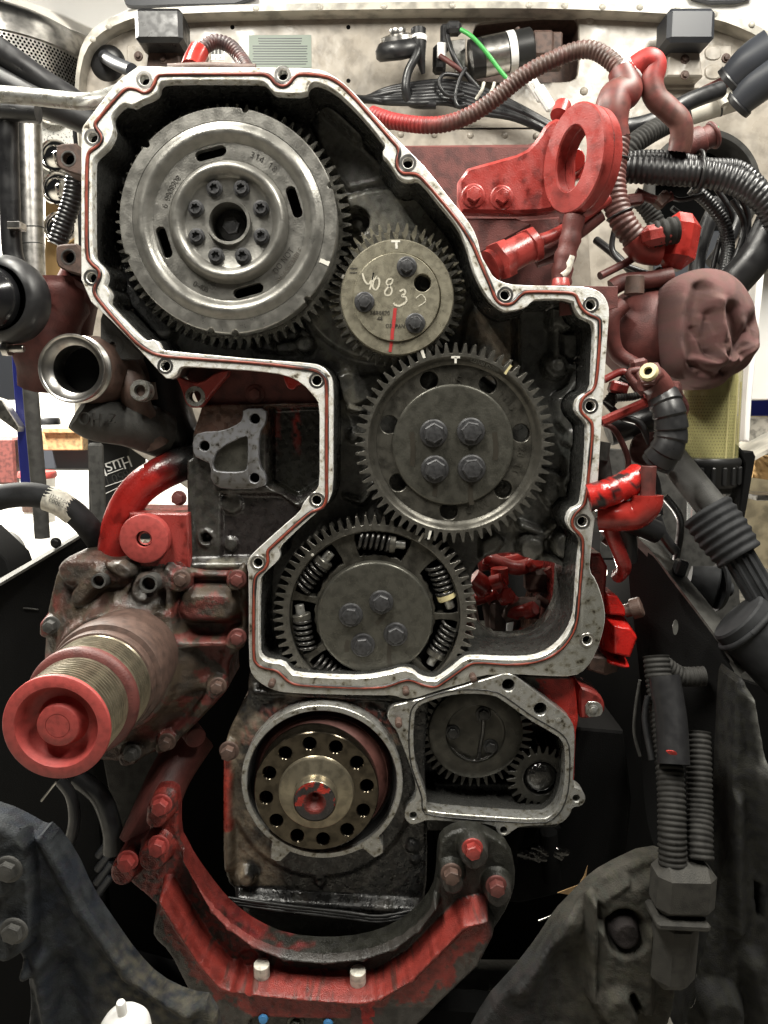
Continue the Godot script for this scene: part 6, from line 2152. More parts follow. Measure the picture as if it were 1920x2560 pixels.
	solo("crossing_tube", st, "bare", "plain grey metal tube crossing at far left behind the case", "tube")
	for q in [["upper of two black hoses slanting down at top left", 0.018, [-60,90,-0.1, 40,160,-0.12, 110,210,-0.14, 190,262,-0.16, 240,320,-0.2]], ["lower of two black hoses slanting down at top left", 0.017, [-60,170,-0.1, 20,215,-0.11, 90,252,-0.12, 180,290,-0.14, 225,310,-0.15]]]:
		st = S()
		tube(st, path(q[2], 8), q[1], 18)
		solo("black_hose", st, "rubber", q[0], "hose")
	st = S()
	corrugated(st, path([190, 440, -0.08, 180, 500, -0.08, 160, 560, -0.08, 143, 612, -0.08], 6), 0.0125, 0.0054, 0.15)
	solo("left_conduit", st, "loom", "black corrugated conduit hanging between the two square lugs", "conduit")
	st = S()
	tube(st, path([184, 280, -0.2, 187, 330, -0.2, 190, 362, -0.2], 3), 0.003, 8)
	solo("thin_cable", st, "rubber", "thin dark cable running down to the upper lug", "cable")
	st = S()
	tube(st, path([196, 480, -0.2, 200, 560, -0.2, 202, 620, -0.2], 3), 0.003, 8)
	solo("thin_cable", st, "rubber", "thin dark cable hugging the case between the square lugs", "cable")
	st = S()
	tube(st, path([-60, 1262, -0.06, 20, 1240, -0.06, 90, 1238, -0.06, 150, 1258, -0.06, 205, 1300, -0.07, 250, 1360, -0.09, 280, 1430, -0.12], 8), 0.0165, 20)
	var bh := solo("grey_fat_hose", st, "rubber_grey", "fat grey rubber hose with a cream printed band at left", "hose")
	st = S()
	tube(st, path([118, 1245, -0.06, 150, 1258, -0.06, 185, 1283, -0.066], 6), 0.0172, 20)
	var band := part("printed_band", st, "tape", bh)
	text("J1527 04Q", 0.006, "label_ink", band, Transform3D(Basis(Vector3.BACK, -0.45), P(152, 1250, -0.0415)))
	text("COOL 2.25", 0.005, "label_ink", band, Transform3D(Basis(Vector3.BACK, -0.45), P(149, 1261, -0.0415)))
	st = S()
	corrugated(st, path([480, 175, -0.12, 500, 130, -0.14, 535, 105, -0.15, 575, 115, -0.15, 605, 150, -0.14, 622, 180, -0.12], 8), 0.0095, 0.0052, 0.2, 14, dusty.call(Color(0.34, 0.02, 0.018), Color(0.055, 0.035, 0.032), func(t: float, _o: Vector3) -> float: return smoothstep(0.14, 0.22, t)))
	solo("small_red_loop", st, "loom_v", "small looped conduit, red at its left end, above the case", "conduit")
	st = S()
	tube(st, path([478, 172, -0.11, 486, 150, -0.12, 497, 128, -0.13], 4), 0.0135, 14)
	solo("loop_sleeve", st, "red_bright", "bright red sleeve on the small loop's left end", "sleeve")
	st = S()
	tube(st, path([420, 172, -0.09, 520, 168, -0.1, 600, 172, -0.1, 640, 172, -0.1], 5), 0.006, 10)
	solo("top_rail_edge", st, "rust", "rusty red edge of the engine cover above the case's top", "engine cover")

# ================================================================ red mount yoke under the crank
func mount_yoke() -> void:
	var o := thing("engine_mount_yoke", "worn red U shaped mount casting slung under the crankshaft", "engine mount", P(760, 2540, 0.05))
	var outline := chaikin(L([384,1980, 398,1972, 428,1972, 444,1990, 444,2095, 459,2120, 478,2159, 540,2244, 579,2286, 640,2330, 717,2362, 814,2371, 910,2362, 987,2335, 1045,2290, 1084,2240, 1093,2190, 1095,2132, 1103,2098, 1140,2076, 1180,2072, 1230,2090, 1280,2126, 1292,2200, 1273,2267, 1234,2329, 1192,2375, 1103,2460, 1026,2537, 1000,2620, 560,2620, 532,2537, 513,2483, 474,2406, 440,2337, 401,2302, 401,2275, 366,2240, 332,2213, 300,2182, 290,2150, 303,2122, 340,2108, 370,2088, 378,2040]), 1)
	var lip := L([424,2202, 463,2267, 521,2356, 571,2412, 640,2424, 756,2436, 905,2446, 949,2436, 1026,2390, 1084,2332, 1153,2262, 1205,2250])
	var front := lip.duplicate()
	front.append_array(L([1230,2300, 1192,2375, 1103,2460, 1026,2537, 1000,2630, 550,2630, 525,2537, 500,2483, 460,2406, 425,2337, 385,2302]))
	var ft := [["p", front, 0.035, 10.0]]
	for i in lip.size() - 1:
		ft.append(["s", lip[i].x, lip[i].y, lip[i + 1].x, lip[i + 1].y, 9, 0.046, 8.0])
	var inner := L([470,2135, 540,2252, 579,2293, 640,2337, 717,2369, 814,2378, 910,2369, 987,2343, 1045,2298, 1086,2245])
	for i in inner.size() - 1:
		ft.append(["s", inner[i].x, inner[i].y, inner[i + 1].x, inner[i + 1].y, 9, 0.024, 9.0])
	for q in [[404, 2012, 34], [396, 2114, 38], [322, 2152, 34], [1181, 2112, 36], [1128, 2178, 30], [1240, 2206, 34]]:
		ft.append(["c", q[0], q[1], q[2], 0.028, 6.0])
	ft.append(["p", L([636,2506, 650,2496, 850,2504, 872,2530, 876,2630, 630,2630]), 0.024, 6.0])
	ft.append(["c", 620, 2402, 24, -0.004, 6.0])
	var st := S()
	relief(st, outline, 0.03, 0.008, 3.2, func(p: Vector2) -> float: return feats(p, ft) + 0.0009 * n2.get_noise_2d(p.x, p.y), func(p: Vector2, h: float) -> Color:
		var k := 0.5 + 0.5 * n1.get_noise_2d(p.x, p.y)
		var k2 := 0.5 + 0.5 * n2.get_noise_2d(p.x, p.y)
		var red := Color(0.25, 0.036, 0.028)
		var grey := Color(0.075, 0.068, 0.06)
		var dark := Color(0.022, 0.02, 0.019)
		var best := INF
		for i in lip.size() - 1:
			best = minf(best, p.distance_to(Geometry2D.get_closest_point_to_segment(p, lip[i], lip[i + 1])))
		var c := dark
		if h < -0.005:
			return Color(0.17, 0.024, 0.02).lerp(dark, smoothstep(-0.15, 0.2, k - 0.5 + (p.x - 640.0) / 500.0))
		if Geometry2D.is_point_in_polygon(p, front) or best < 17.0:
			var w := 34.0 + 40.0 * smoothstep(560.0, 700.0, p.x) * smoothstep(960.0, 900.0, p.x) + 36.0 * smoothstep(960.0, 1050.0, p.x)
			c = red.lerp(grey, smoothstep(w - 9.0, w + 3.0, best + 70.0 * (k - 0.5) + 34.0 * (k2 - 0.5)))
			c = c.lerp(Color(0.06, 0.03, 0.026), 0.75 * smoothstep(0.60, 0.66, 0.6 * k2 + 0.4 * k))
			if p.x > 1150.0:
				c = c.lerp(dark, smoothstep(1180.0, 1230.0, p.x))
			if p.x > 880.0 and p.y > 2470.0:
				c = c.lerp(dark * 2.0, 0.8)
			if absf(p.x - 918.0 - 10.0 * (k2 - 0.5)) < 17.0 - 0.14 * (p.y - 2460.0) + 16.0 * (k2 - 0.5) and p.y > 2455.0 and p.y < 2545.0:
				c = Color(0.45, 0.012, 0.01)
			if p.x > 620.0 and p.x < 880.0 and p.y > 2495.0:
				c = Color(0.07, 0.062, 0.05)
		elif p.x < 480.0 and p.y < 2235.0:
			c = red.lerp(Color(0.09, 0.034, 0.028), smoothstep(0.52, 0.6, 0.5 * k + 0.5 * k2))
			c = c.lerp(dark, smoothstep(430.0, 475.0, p.x) * smoothstep(2080.0, 2140.0, p.y))
		elif p.x < 740.0:
			c = Color(0.13, 0.018, 0.015).lerp(dark, smoothstep(0.48, 0.54, 0.5 * k + 0.5 * k2))
			if h > 0.012:
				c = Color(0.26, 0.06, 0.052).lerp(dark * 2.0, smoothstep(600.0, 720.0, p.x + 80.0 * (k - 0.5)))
		elif h > 0.012:
			c = Color(0.04, 0.037, 0.034)
		return c, 9.0)
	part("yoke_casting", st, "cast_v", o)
	for q in [[404, 2010, 0.056, "red_matt"], [397, 2112, 0.056, "red_matt"], [320, 2150, 0.056, "red_matt"], [1181, 2120, 0.056, "red"], [1128, 2182, 0.056, "rust"], [1240, 2212, 0.056, "red_dull"]]:
		bolt(o, q[0], q[1], q[2], 27, 20, q[3], 0.2 + q[0], "hex", 1.15)
	for q in [[655, 2404, 2450], [895, 2420, 2464]]:
		st = S()
		cyl(st, P(q[0], q[2], 0.045), P(q[0], q[1], 0.045) + Vector3(0, 0, 0.004), 0.0105, 0.0102, 24)
		part("spacer_bolt", st, "tape", o)
	for q in [[662, 2528], [740, 2556], [822, 2540]]:
		bolt(o, q[0], q[1], 0.054, 22, 15, "hub_steel", 0.4, "hex", 0.9)
		st = S()
		lathe(st, [Vector2(0, 0.0165), Vector2(0.0052, 0.016), Vector2(0.0065, 0.0125)], at(P(q[0], q[1], 0.054)), 1.0, 16)
		part("blue_paint_cap", st, "blue_cap", o)

# ================================================================ frame rails and brackets
func strip(st: SurfaceTool, a: PackedVector3Array, b: PackedVector3Array, down: Vector3) -> void:
	# a folded bar between two edge lines, with its thickness along down
	for i in a.size() - 1:
		flat(st, a[i], a[i + 1], b[i + 1], b[i], -down)
		flat(st, a[i], a[i + 1], a[i + 1] + down, a[i] + down, a[i] - b[i])
		flat(st, b[i], b[i + 1], b[i + 1] + down, b[i] + down, b[i] - a[i])
	flat(st, a[0], b[0], b[0] + down, a[0] + down, a[0] - a[1])

func frame_parts() -> void:
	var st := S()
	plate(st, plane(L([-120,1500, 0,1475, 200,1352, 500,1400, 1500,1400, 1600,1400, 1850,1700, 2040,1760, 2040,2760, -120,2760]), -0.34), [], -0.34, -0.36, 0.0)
	solo("under_engine_shade", st, "black", "added black shade undertray behind the mount yoke and sump", "backdrop")  # flat black sheet added where the gaps under the engine fall into shade
	# left rail
	var lr := thing("left_frame_rail", "black frame rail web with a dull worn top edge at left", "frame rail", P(60, 1800, -0.14))
	st = S()
	plate(st, plane(L([-80,1506, 0,1462, 204,1338, 290,1380, 300,1950, 250,2060, 270,2360, -80,2360]), -0.13), [], -0.13, -0.15, 0.002)
	part("web", st, "frame_black", lr)
	st = S()
	strip(st, path([-80,1500,-0.1, 0,1458,-0.11, 204,1336,-0.128], 3), path([-80,1486,-0.14, 0,1446,-0.15, 204,1328,-0.16], 3), Vector3(0, -0.004, 0))
	part("top_flange", st, "frame_edge", lr)
	st = S()
	tube(st, path([58,1520,-0.127, 75,1521,-0.127, 96,1524,-0.127], 3), 0.0012, 6)
	part("scratch", st, "dust_grey", lr)
	bolt(lr, 140, 1357, -0.14, 14, 10, "bolt_black", 0.2)
	# lower left bracket
	var lb := thing("left_bracket", "dusty blue grey casting arm with two big bolt bosses at lower left", "bracket", P(200, 2560, 0.2))
	var outl := chaikin(L([-80,2016, 0,2034, 58,2062, 98,2086, 116,2078, 172,2151, 216,2250, 270,2329, 328,2412, 386,2472, 463,2510, 530,2518, 560,2660, 60,2660, 77,2468, 39,2364, -80,2330]), 1)
	var ft := [["p", L([-90,2010, 0,2030, 60,2062, 84,2096, 92,2160, 96,2300, 84,2350, 40,2366, -90,2340]), 0.020, 6.0], ["s", 110, 2085, 205, 2255, 18, 0.012, 14.0], ["s", 205, 2255, 330, 2425, 20, 0.014, 18.0], ["s", 330, 2425, 470, 2525, 18, 0.012, 18.0], ["c", 26, 2166, 40, 0.032, 8.0], ["c", 40, 2320, 40, 0.032, 8.0], ["s", 100, 2400, 150, 2640, 20, 0.014, 16.0], ["c", 75, 2416, 14, 0.02, 8.0], ["s", 160, 2420, 200, 2640, 30, -0.012, 30.0]]
	st = S()
	relief(st, outl, 0.18, 0.158, 5.0, func(p: Vector2) -> float: return feats(p, ft) + 0.0014 * n2.get_noise_2d(p.x * 0.7, p.y * 0.7), func(p: Vector2, h: float) -> Color:
		var k := 0.5 + 0.5 * n1.get_noise_2d(p.x, p.y)
		var c := Color(0.034, 0.037, 0.041).lerp(Color(0.022, 0.025, 0.032), smoothstep(0.35, 0.65, k))
		c = c.lerp(Color(0.085, 0.078, 0.06), smoothstep(0.25, 0.8, 0.5 + 0.5 * n1.get_noise_2d(p.x * 2.0, p.y * 2.0)) * smoothstep(2300.0, 2480.0, p.y + p.x * 0.2) * smoothstep(200.0, 320.0, p.x))
		return c.lerp(Color(0.06, 0.064, 0.066), smoothstep(0.008, 0.02, h) * 0.6), 14.0)
	part("arm", st, "dusty_v", lb)
	for q in [[22, 2172], [36, 2326]]:
		bolt(lb, q[0], q[1], 0.21, 36, 26, "dust_grey", 0.3, "hex", 0.6)
	# white bottle in front
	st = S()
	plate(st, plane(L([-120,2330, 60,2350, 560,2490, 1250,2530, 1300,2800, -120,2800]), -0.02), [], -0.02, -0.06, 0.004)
	solo("bottom_edge_shade", st, "black", "added black sheet filling in shade along the bottom of the frame", "shade_fill")  # black sheet added to cover lit floor with shade at the bottom
	st = S()
	plate(st, plane(L([1480,1120, 1835,1140, 1850,1500, 1900,1760, 1480,1600]), -0.66), [], -0.66, -0.7, 0.002)
	solo("cab_underside", st, "dust_grey", "dull grey chassis panel below the firewall at right", "chassis")
	st = S()
	lathe(st, [Vector2(0, 0.030), Vector2(0.004, 0.0295), Vector2(0.0052, 0.026), Vector2(0.0052, 0.014), Vector2(0.012, 0.011), Vector2(0.020, 0.004), Vector2(0.026, -0.006), Vector2(0.028, -0.05), Vector2(0, -0.05)], along(P(310, 2555, 0.24), Vector3(0, 1, 0.25)), 1.0, 40, 0.5)
	solo("white_bottle", st, "white_plain", "glossy white bottle top poking in at the bottom left", "bottle")
	# grey panel and dark ribs under the water pump
	st = S()
	plate(st, plane(L([255,1890, 370,1862, 445,1872, 404,1935, 318,2050, 300,2090, 272,1980]), -0.1), [], -0.1, -0.12, 0.002)
	solo("radiator_shroud", st, "dust_grey", "plain grey panel showing below the pulley and pump", "panel")
	for i in 4:
		st = S()
		tube(st, path([462 + 9 * i, 1880 + 10 * i, -0.09, 400 + 9 * i, 1962 + 10 * i, -0.09, 316 + 6 * i, 2058 + 14 * i, -0.085], 4), 0.0042, 10)
		solo("cooler_tube", st, "plastic_grey", ["topmost", "second from top", "third from top", "lowest"][i] + " of four dark blue tubes slanting below the pump", "tube", "slanting cooler tubes")
		st = S()
		tube(st, path([287 - 3 * i, 2086 + 34 * i, -0.08, 246 - 2 * i, 2140 + 34 * i, -0.08], 3), 0.0062, 10)
		solo("cooler_fin", st, "plastic_grey", ["topmost", "second from top", "third from top", "lowest"][i] + " of four short dark blue fins left of the red yoke", "fin", "short cooler fins")
	st = S()
	cyl(st, P(141, 1955, 0.0), P(103, 2003, 0.0), 0.0016, 0.0016, 10)
	solo("bright_rod", st, "satin", "thin bright rod just under the red pulley", "rod")
	st = S()
	tube(st, path([150, 1950, -0.02, 178, 1990, -0.02, 186, 2050, -0.02, 172, 2110, -0.02, 140, 2160, -0.02], 6), 0.008, 12)
	tube(st, path([190, 1940, -0.05, 250, 1990, -0.05, 280, 2070, -0.05, 282, 2130, -0.05], 6), 0.014, 14)
	solo("drive_belt", st, "rubber", "black belts looping below the pulley at left", "belt")
	# red mount leg running back up left
	st = S()
	tube(st, path([350, 2110, -0.02, 390, 2020, -0.04, 430, 1930, -0.08, 490, 1840, -0.12], 5), 0.030, 16)
	solo("support_strut", st, "red_dull", "dull red support leg rising behind the yoke's left bolts", "engine mount")
	# right rail
	var rr := thing("right_frame_rail", "black frame rail with a worn pale top edge running diagonally at right", "frame rail", P(1750, 1900, -0.05))
	st = S()
	var wt := path([1562,1316,-0.16, 1620,1375,-0.12, 1681,1452,-0.08, 1743,1533,-0.04, 1812,1626,-0.005, 1852,1694,0.015], 4)
	var wb := path([1575,1480,-0.16, 1600,1700,-0.12, 1604,1900,-0.08, 1630,2100,-0.04, 1720,2200,-0.005, 1846,2200,0.015], 4)
	for i in wt.size() - 1:
		flat(st, wt[i], wt[i + 1], wb[i + 1], wb[i], Vector3(-0.5, 0, 1))
	part("web", st, "frame_black", rr)
	st = S()
	strip(st, path([1558,1310,-0.16, 1620,1369,-0.12, 1681,1446,-0.08, 1743,1527,-0.04, 1812,1620,-0.005, 1852,1688,0.015], 4), path([1580,1296,-0.2, 1642,1352,-0.16, 1712,1436,-0.11, 1778,1516,-0.06, 1842,1602,-0.02, 1876,1664,0.0], 4), Vector3(0, -0.014, 0))
	part("top_flange", st, "frame_edge", rr)
	st = S()
	lathe(st, [Vector2(0, 0.001), Vector2(0.006, 0.001), Vector2(0.006, 0)], Transform3D(Basis.from_scale(Vector3(0.6, 1.7, 1)), P(1688, 1568, -0.018)), 1.0, 18)
	part("slot", st, "frame_edge", rr)
	# lower right rail end
	st = S()
	relief(st, chaikin(L([1850,1690, 1872,1716, 1884,1800, 1902,1900, 1935,1970, 1990,1990, 1990,2660, 1700,2660, 1735,2480, 1796,2260, 1828,2080, 1836,1900, 1842,1780]), 1), 0.06, 0.0, 6.0, func(p: Vector2) -> float: return feats(p, [["s", 1868, 1740, 1900, 1920, 10, 0.02, 10.0], ["s", 1900, 1920, 1960, 2200, 22, 0.03, 30.0], ["s", 1836, 2000, 1840, 2320, 16, 0.014, 16.0], ["c", 1790, 2510, 56, 0.03, 14.0], ["p", L([1890,2206, 1902,2214, 1910,2260, 1906,2300, 1896,2290, 1890,2250]), -0.02, 3.0], ["s", 1880, 2400, 1940, 2640, 26, 0.02, 16.0]]) + 0.001 * n2.get_noise_2d(p.x, p.y), func(p: Vector2, h: float) -> Color:
		var c := Color(0.022, 0.022, 0.021).lerp(Color(0.038, 0.038, 0.035), 0.5 + 0.5 * n1.get_noise_2d(p.x, p.y))
		if h < -0.01:
			c = Color(0.005, 0.005, 0.005)
		return c.lerp(Color(0.14, 0.14, 0.13), smoothstep(0.012, 0.02, h) * smoothstep(2000.0, 1850.0, p.y)), 10.0)
	solo("right_rail_end", st, "dusty_v", "broad dark frame end with a slot filling the lower right edge", "frame rail")
	# lower right bracket with conduits
	var rb := thing("right_bracket", "dusty grey brown bracket with a recessed bolt at lower right", "bracket", P(1450, 2560, 0.1))
	st = S()
	relief(st, chaikin(L([1634,2136, 1519,2190, 1473,2225, 1434,2267, 1396,2306, 1349,2379, 1307,2433, 1280,2464, 1219,2530, 1150,2660, 1640,2660, 1700,2480, 1700,2160]), 1), 0.1, 0.075, 5.0, func(p: Vector2) -> float: return feats(p, [["s", 1478, 2240, 1476, 2480, 9, 0.022, 8.0], ["s", 1506, 2240, 1560, 2200, 12, 0.014, 10.0], ["p", L([1500,2240, 1630,2180, 1634,2300, 1510,2300]), 0.012, 12.0], ["p", L([1486,2300, 1630,2300, 1626,2520, 1490,2500]), 0.022, 14.0], ["c", 1556, 2312, 48, -0.006, 10.0], ["c", 1556, 2318, 36, 0.018, 6.0], ["c", 1535, 2490, 48, 0.034, 14.0], ["s", 1566, 2460, 1586, 2500, 7, -0.01, 5.0], ["s", 1300, 2460, 1420, 2300, 30, 0.014, 30.0], ["s", 1420, 2400, 1380, 2560, 40, -0.01, 40.0]]) + 0.0012 * n2.get_noise_2d(p.x, p.y), func(p: Vector2, h: float) -> Color:
		var k := 0.5 + 0.5 * n1.get_noise_2d(p.x, p.y)
		var c := Color(0.046, 0.0445, 0.039).lerp(Color(0.066, 0.062, 0.05), k)
		c = c.lerp(Color(0.03, 0.03, 0.032), smoothstep(1470.0, 1330.0, p.x) * 0.8)
		if p.distance_to(Vector2(1556, 2316)) < 44.0:
			c = Color(0.025, 0.022, 0.021)
		return c, 10.0)
	part("bracket_casting", st, "dusty_v", rb)
	st = S()
	box(st, Vector3.ZERO, Vector3(0.068, 0.062, 0.05), at(P(1706, 2215, 0.13), -0.02), 0.012)
	box(st, Vector3.ZERO, Vector3(0.052, 0.10, 0.045), at(P(1684, 2370, 0.12), -0.03), 0.016)
	box(st, Vector3.ZERO, Vector3(0.062, 0.010, 0.054), at(P(1690, 2284, 0.13), -0.05), 0.003)
	part("conduit_clamp", st, "clamp_grey", rb)
	for q in [["left of two dusty corrugated conduits entering the grey clamp", 0.0165, [1640,1640,0.02, 1652,1740,0.04, 1668,1860,0.07, 1678,1980,0.1, 1680,2080,0.12, 1682,2160,0.13]], ["right of two dusty corrugated conduits entering the grey clamp", 0.0150, [1745,1830,0.06, 1748,1920,0.08, 1750,2020,0.1, 1750,2100,0.12, 1752,2150,0.13]]]:
		st = S()
		corrugated(st, path(q[2], 8), q[1], 0.0062, 0.14, 16)
		solo("dusty_conduit", st, "loom_dust", q[0], "conduit", "dusty conduits at lower right")
	st = S()
	tube(st, path([1660,1690,0.06, 1678,1800,0.08, 1684,1910,0.1], 5), 0.0185, 18)
	tube(st, path([1620,1740,0.05, 1612,1800,0.06, 1630,1900,0.08], 5), 0.004, 8)
	var tw := solo("taped_loom", st, "rubber", "thick taped black loom above the dusty conduits at lower right", "wiring loom")
	st = S()
	plate(st, plane(chaikin(L([1664,1876, 1690,1878, 1694,1888, 1672,1886]), 1), 0.128), [], 0.1285, 0.126, 0.0)
	part("red_tape_flake", st, "red_bright", tw)
	st = S()
	corrugated(st, path([1655,1660,0.0, 1700,1690,0.0, 1760,1690,0.0], 4), 0.013, 0.006, 0.14)
	solo("short_conduit", st, "loom_dust", "short grey conduit stub against the right frame web", "conduit")
	st = S()
	plate(st, plane(L([1469,2164, 1460,2190, 1447,2212, 1420,2222, 1394,2232, 1430,2238, 1447,2240, 1462,2216]), 0.04), [], 0.04, 0.0392, 0.0)
	solo("torn_scrap", st, "wood", "torn tan scrap caught above the right bracket", "scrap")
	st = S()
	tube(st, path([1346,2302,0.05, 1380,2288,0.05, 1430,2258,0.05], 4), 0.0012, 6)
	solo("bare_wire", st, "satin", "thin bare wire end beside the torn scrap", "wire")
	st = S()
	tube(st, path([1600,1700,0.0, 1590,1760,0.0, 1585,1830,0.0, 1600,1890,0.0], 5), 0.0022, 6)
	solo("white_string", st, "dust_grey", "thin pale lead hanging by the taped loom", "wire")

# ================================================================ the workshop around
func setting() -> void:
	var st := S()
	box(st, Vector3(0, -0.05, -3.0), Vector3(30, 0.1, 26))
	var f := solo("floor", st, "concrete", "pale bare concrete workshop floor", "floor")
	f.set_meta("kind", "structure")
	st = S()
	box(st, Vector3(-7.0, 2.5, -3.6), Vector3(13.0, 5.0, 0.2))
	f = solo("wall", st, "shop_wall", "white workshop wall beyond the truck at left", "wall")
	f.set_meta("kind", "structure")
	st = S()
	box(st, Vector3(6.0, 2.5, -4.0), Vector3(9.0, 5.0, 0.2))
	f = solo("wall", st, "shop_tan", "tan workshop wall beyond the truck at right", "wall")
	f.set_meta("kind", "structure")
	# bucket
	var bc := P(95, 1215, -2.6)
	var b := thing("paint_bucket", "white bucket with a red rim on the floor behind the hose", "bucket", bc)
	var X := Transform3D(Basis(Vector3.RIGHT, -PI / 2), bc)
	var k := sc(1215, -2.6)
	st = S()
	lathe(st, [Vector2(0, 20 * k), Vector2(42 * k, 20 * k), Vector2(36 * k, -90 * k), Vector2(0, -90 * k)], X, 1.0, 40)
	part("pail", st, "white_plain", b)
	st = S()
	lathe(st, [Vector2(0, 38 * k), Vector2(44 * k, 37 * k), Vector2(46 * k, 32 * k), Vector2(46 * k, 24 * k), Vector2(42 * k, 20 * k)], X, 1.0, 40)
	part("lid", st, "red_matt", b)
	st = S()
	lathe(st, [Vector2(41.5 * k, -20 * k), Vector2(39.5 * k, -62 * k)], X, 1.0, 40)
	part("printed_wrap", st, "rust", b)
	st = S()
	box(st, P(170, 1075, -2.8), Vector3(0.16, 0.025, 0.2), Transform3D(), 0.004)
	box(st, P(170, 1100, -2.8), Vector3(0.2, 0.09, 0.16), Transform3D(), 0.004)
	solo("wooden_crate", st, "wood", "brown wooden crate on the floor beyond the outlet pipe", "crate")
	st = S()
	lathe(st, [Vector2(0, 0.03), Vector2(0.05, 0.03), Vector2(0.055, 0.02), Vector2(0.055, 0), Vector2(0, 0)], Transform3D(Basis(Vector3.RIGHT, -PI / 2), P(118, 1062, -2.4)), 1.0, 28)
	solo("paint_can", st, "rubber", "round black can lid beside the wooden crate", "lid")
	st = S()
	plate(st, plane(L([28,888, 62,888, 84,1225, 52,1225]), -1.4), [], -1.4, -1.46, 0.003)
	solo("blue_stand", st, "blue", "navy blue steel stand leg at far left", "stand")
	st = S()
	plate(st, plane(L([-40,985, 5,1000, 48,1068, 44,1080, -40,1020]), -1.35), [], -1.35, -1.39, 0.003)
	solo("grey_shelf", st, "satin", "grey metal brace crossing the navy stand", "brace")
	st = S()
	plate(st, plane(L([-60,830, 40,830, 46,1000, -60,1000]), -1.7), [], -1.7, -1.75, 0.003)
	solo("tool_drawer", st, "plastic_grey", "dark grey tool drawers far behind the blue stand", "drawers")
	st = S()
	tube(st, path([-40,1370,-2.4, 20,1340,-2.4, 52,1370,-2.4, 40,1396,-2.4, -20,1402,-2.4], 8), 0.02, 10)
	solo("floor_hose", st, "dust_grey", "thin looped hose lying on the pale floor at left", "hose")
	st = S()
	plate(st, plane(L([-60,1330, 15,1400, 40,1470, 30,1500, -60,1500]), -0.5), [], -0.5, -0.6, 0.003)
	solo("dark_stand_foot", st, "frame_black", "dark foot at the left edge above the frame rail", "stand")
	st = S()
	box(st, P(190, 1120, -3.0), Vector3(0.34, 0.20, 0.3), Transform3D(), 0.01)
	box(st, P(150, 1098, -2.95), Vector3(0.14, 0.10, 0.2), Transform3D(), 0.01)
	solo("parts_bin", st, "plastic_grey", "dark low parts bin on the floor behind the wooden crate", "bin")
	st = S()
	box(st, P(20, 1150, -2.9), Vector3(0.16, 0.22, 0.2), Transform3D(), 0.01)
	solo("red_canister", st, "red_dull", "dull red canister on the floor at the far left edge", "canister")
	# grey pole
	st = S()
	tube(st, path([58,760,-0.35, 70,900,-0.35, 85,1080,-0.35, 98,1230,-0.35, 106,1345,-0.35], 6), 0.0125, 18)
	solo("grey_pole", st, "dust_grey", "slim grey upright pole at left in front of the bucket", "pole")
	# black sign box with post
	var sb := thing("battery_tool_box", "black box with white lettering and ruled lines behind the red hose", "box", P(275, 1330, -0.8))
	st = S()
	plate(st, plane(L([218,1075, 322,1085, 324,1340, 222,1340]), -0.82), [], -0.82, -0.95, 0.004)
	part("case", st, "bolt_black", sb)
	st = S()
	for q in [[1160, 262, 310, -17], [1188, 262, 308, -17], [1217, 262, 309, -16], [1235, 262, 300, -18]]:
		var a := P(q[1], q[0], -0.818)
		var c := P(q[2], q[0] + q[3], -0.818)
		cyl(st, a, c, 0.0011, 0.0011, 6)
	part("ruled_line", st, "white_plain", sb)
	text("Husky", 0.036, "white_plain", sb, Transform3D(Basis(Vector3.BACK, PI + 0.32), P(279, 1168, -0.818)), 0.0008)
	text("1650 LM", 0.026, "dust_grey", sb, Transform3D(Basis(Vector3.BACK, PI + 0.32), P(287, 1196, -0.818)), 0.0008)
	st = S()
	box(st, P(244, 1225, -0.7), Vector3(0.030, 0.2, 0.02), Transform3D(), 0.005)
	part("grey_post", st, "dust_grey", sb)
	# headlamp seen from behind and its frame tubes
	var hl := thing("headlamp_back", "round glossy black headlamp back at the left edge", "headlamp", P(0, 830, 0.04))
	st = S()
	lathe(st, [Vector2(0, 60), Vector2(30, 58), Vector2(60, 42), Vector2(78, 12), Vector2(84, -5)], along(P(-32, 745, 0.02), Vector3(-0.1, 0, 1)), sc(745, 0.02), 48, 0.3)
	part("bowl", st, "gloss_black", hl)
	st = S()
	lathe(st, [Vector2(82, 6), Vector2(92, 4), Vector2(104, -10), Vector2(112, -40), Vector2(108, -70), Vector2(0, -80)], along(P(-10, 745, 0.02), Vector3(-0.1, 0, 1)), sc(745, 0.02), 48, 0.4)
	part("rim", st, "rubber", hl)
	st = S()
	tube(st, path([20,250,-0.06, 20,330,-0.06, 24,480,-0.06, 30,620,-0.06, 40,660,-0.06], 6), 0.0125, 18)
	tube(st, path([-20,270,-0.05, 40,278,-0.05, 96,282,-0.05], 4), 0.0125, 16)
	part("frame_tube", st, "rubber", hl)
	st = S()
	box(st, P(42, 566, -0.05), Vector3(0.017, 0.009, 0.02), Transform3D(), 0.001)
	part("tube_clip", st, "satin", hl)
	st = S()
	cyl(st, P(15, 873, 0.0), P(60, 871, 0.0), 0.0045, 0.0045, 14)
	lathe(st, [Vector2(0, 0.004), Vector2(0.009, 0.004), Vector2(0.009, -0.004), Vector2(0, -0.004)], along(P(18, 873, 0.0), Vector3(1, 0, 0.2)), 1.0, 6, 0.99)
	part("stud_bolt", st, "satin", hl)
	# chrome air cleaner, stack and marker lamps
	var ac := thing("air_cleaner", "chrome air cleaner canister with a perforated band at top left", "air cleaner", P(-10, 200, -1.1))
	var cc := P(-25, 110, -1.15)
	var R := 0.26
	var Y := Transform3D(Basis(Vector3.RIGHT, -PI / 2), Vector3(cc.x, 0, cc.z))
	var yt := P(0, 18, -0.9).y
	var y1 := P(0, 62, -0.9).y
	var y2 := P(0, 158, -0.9).y
	st = S()
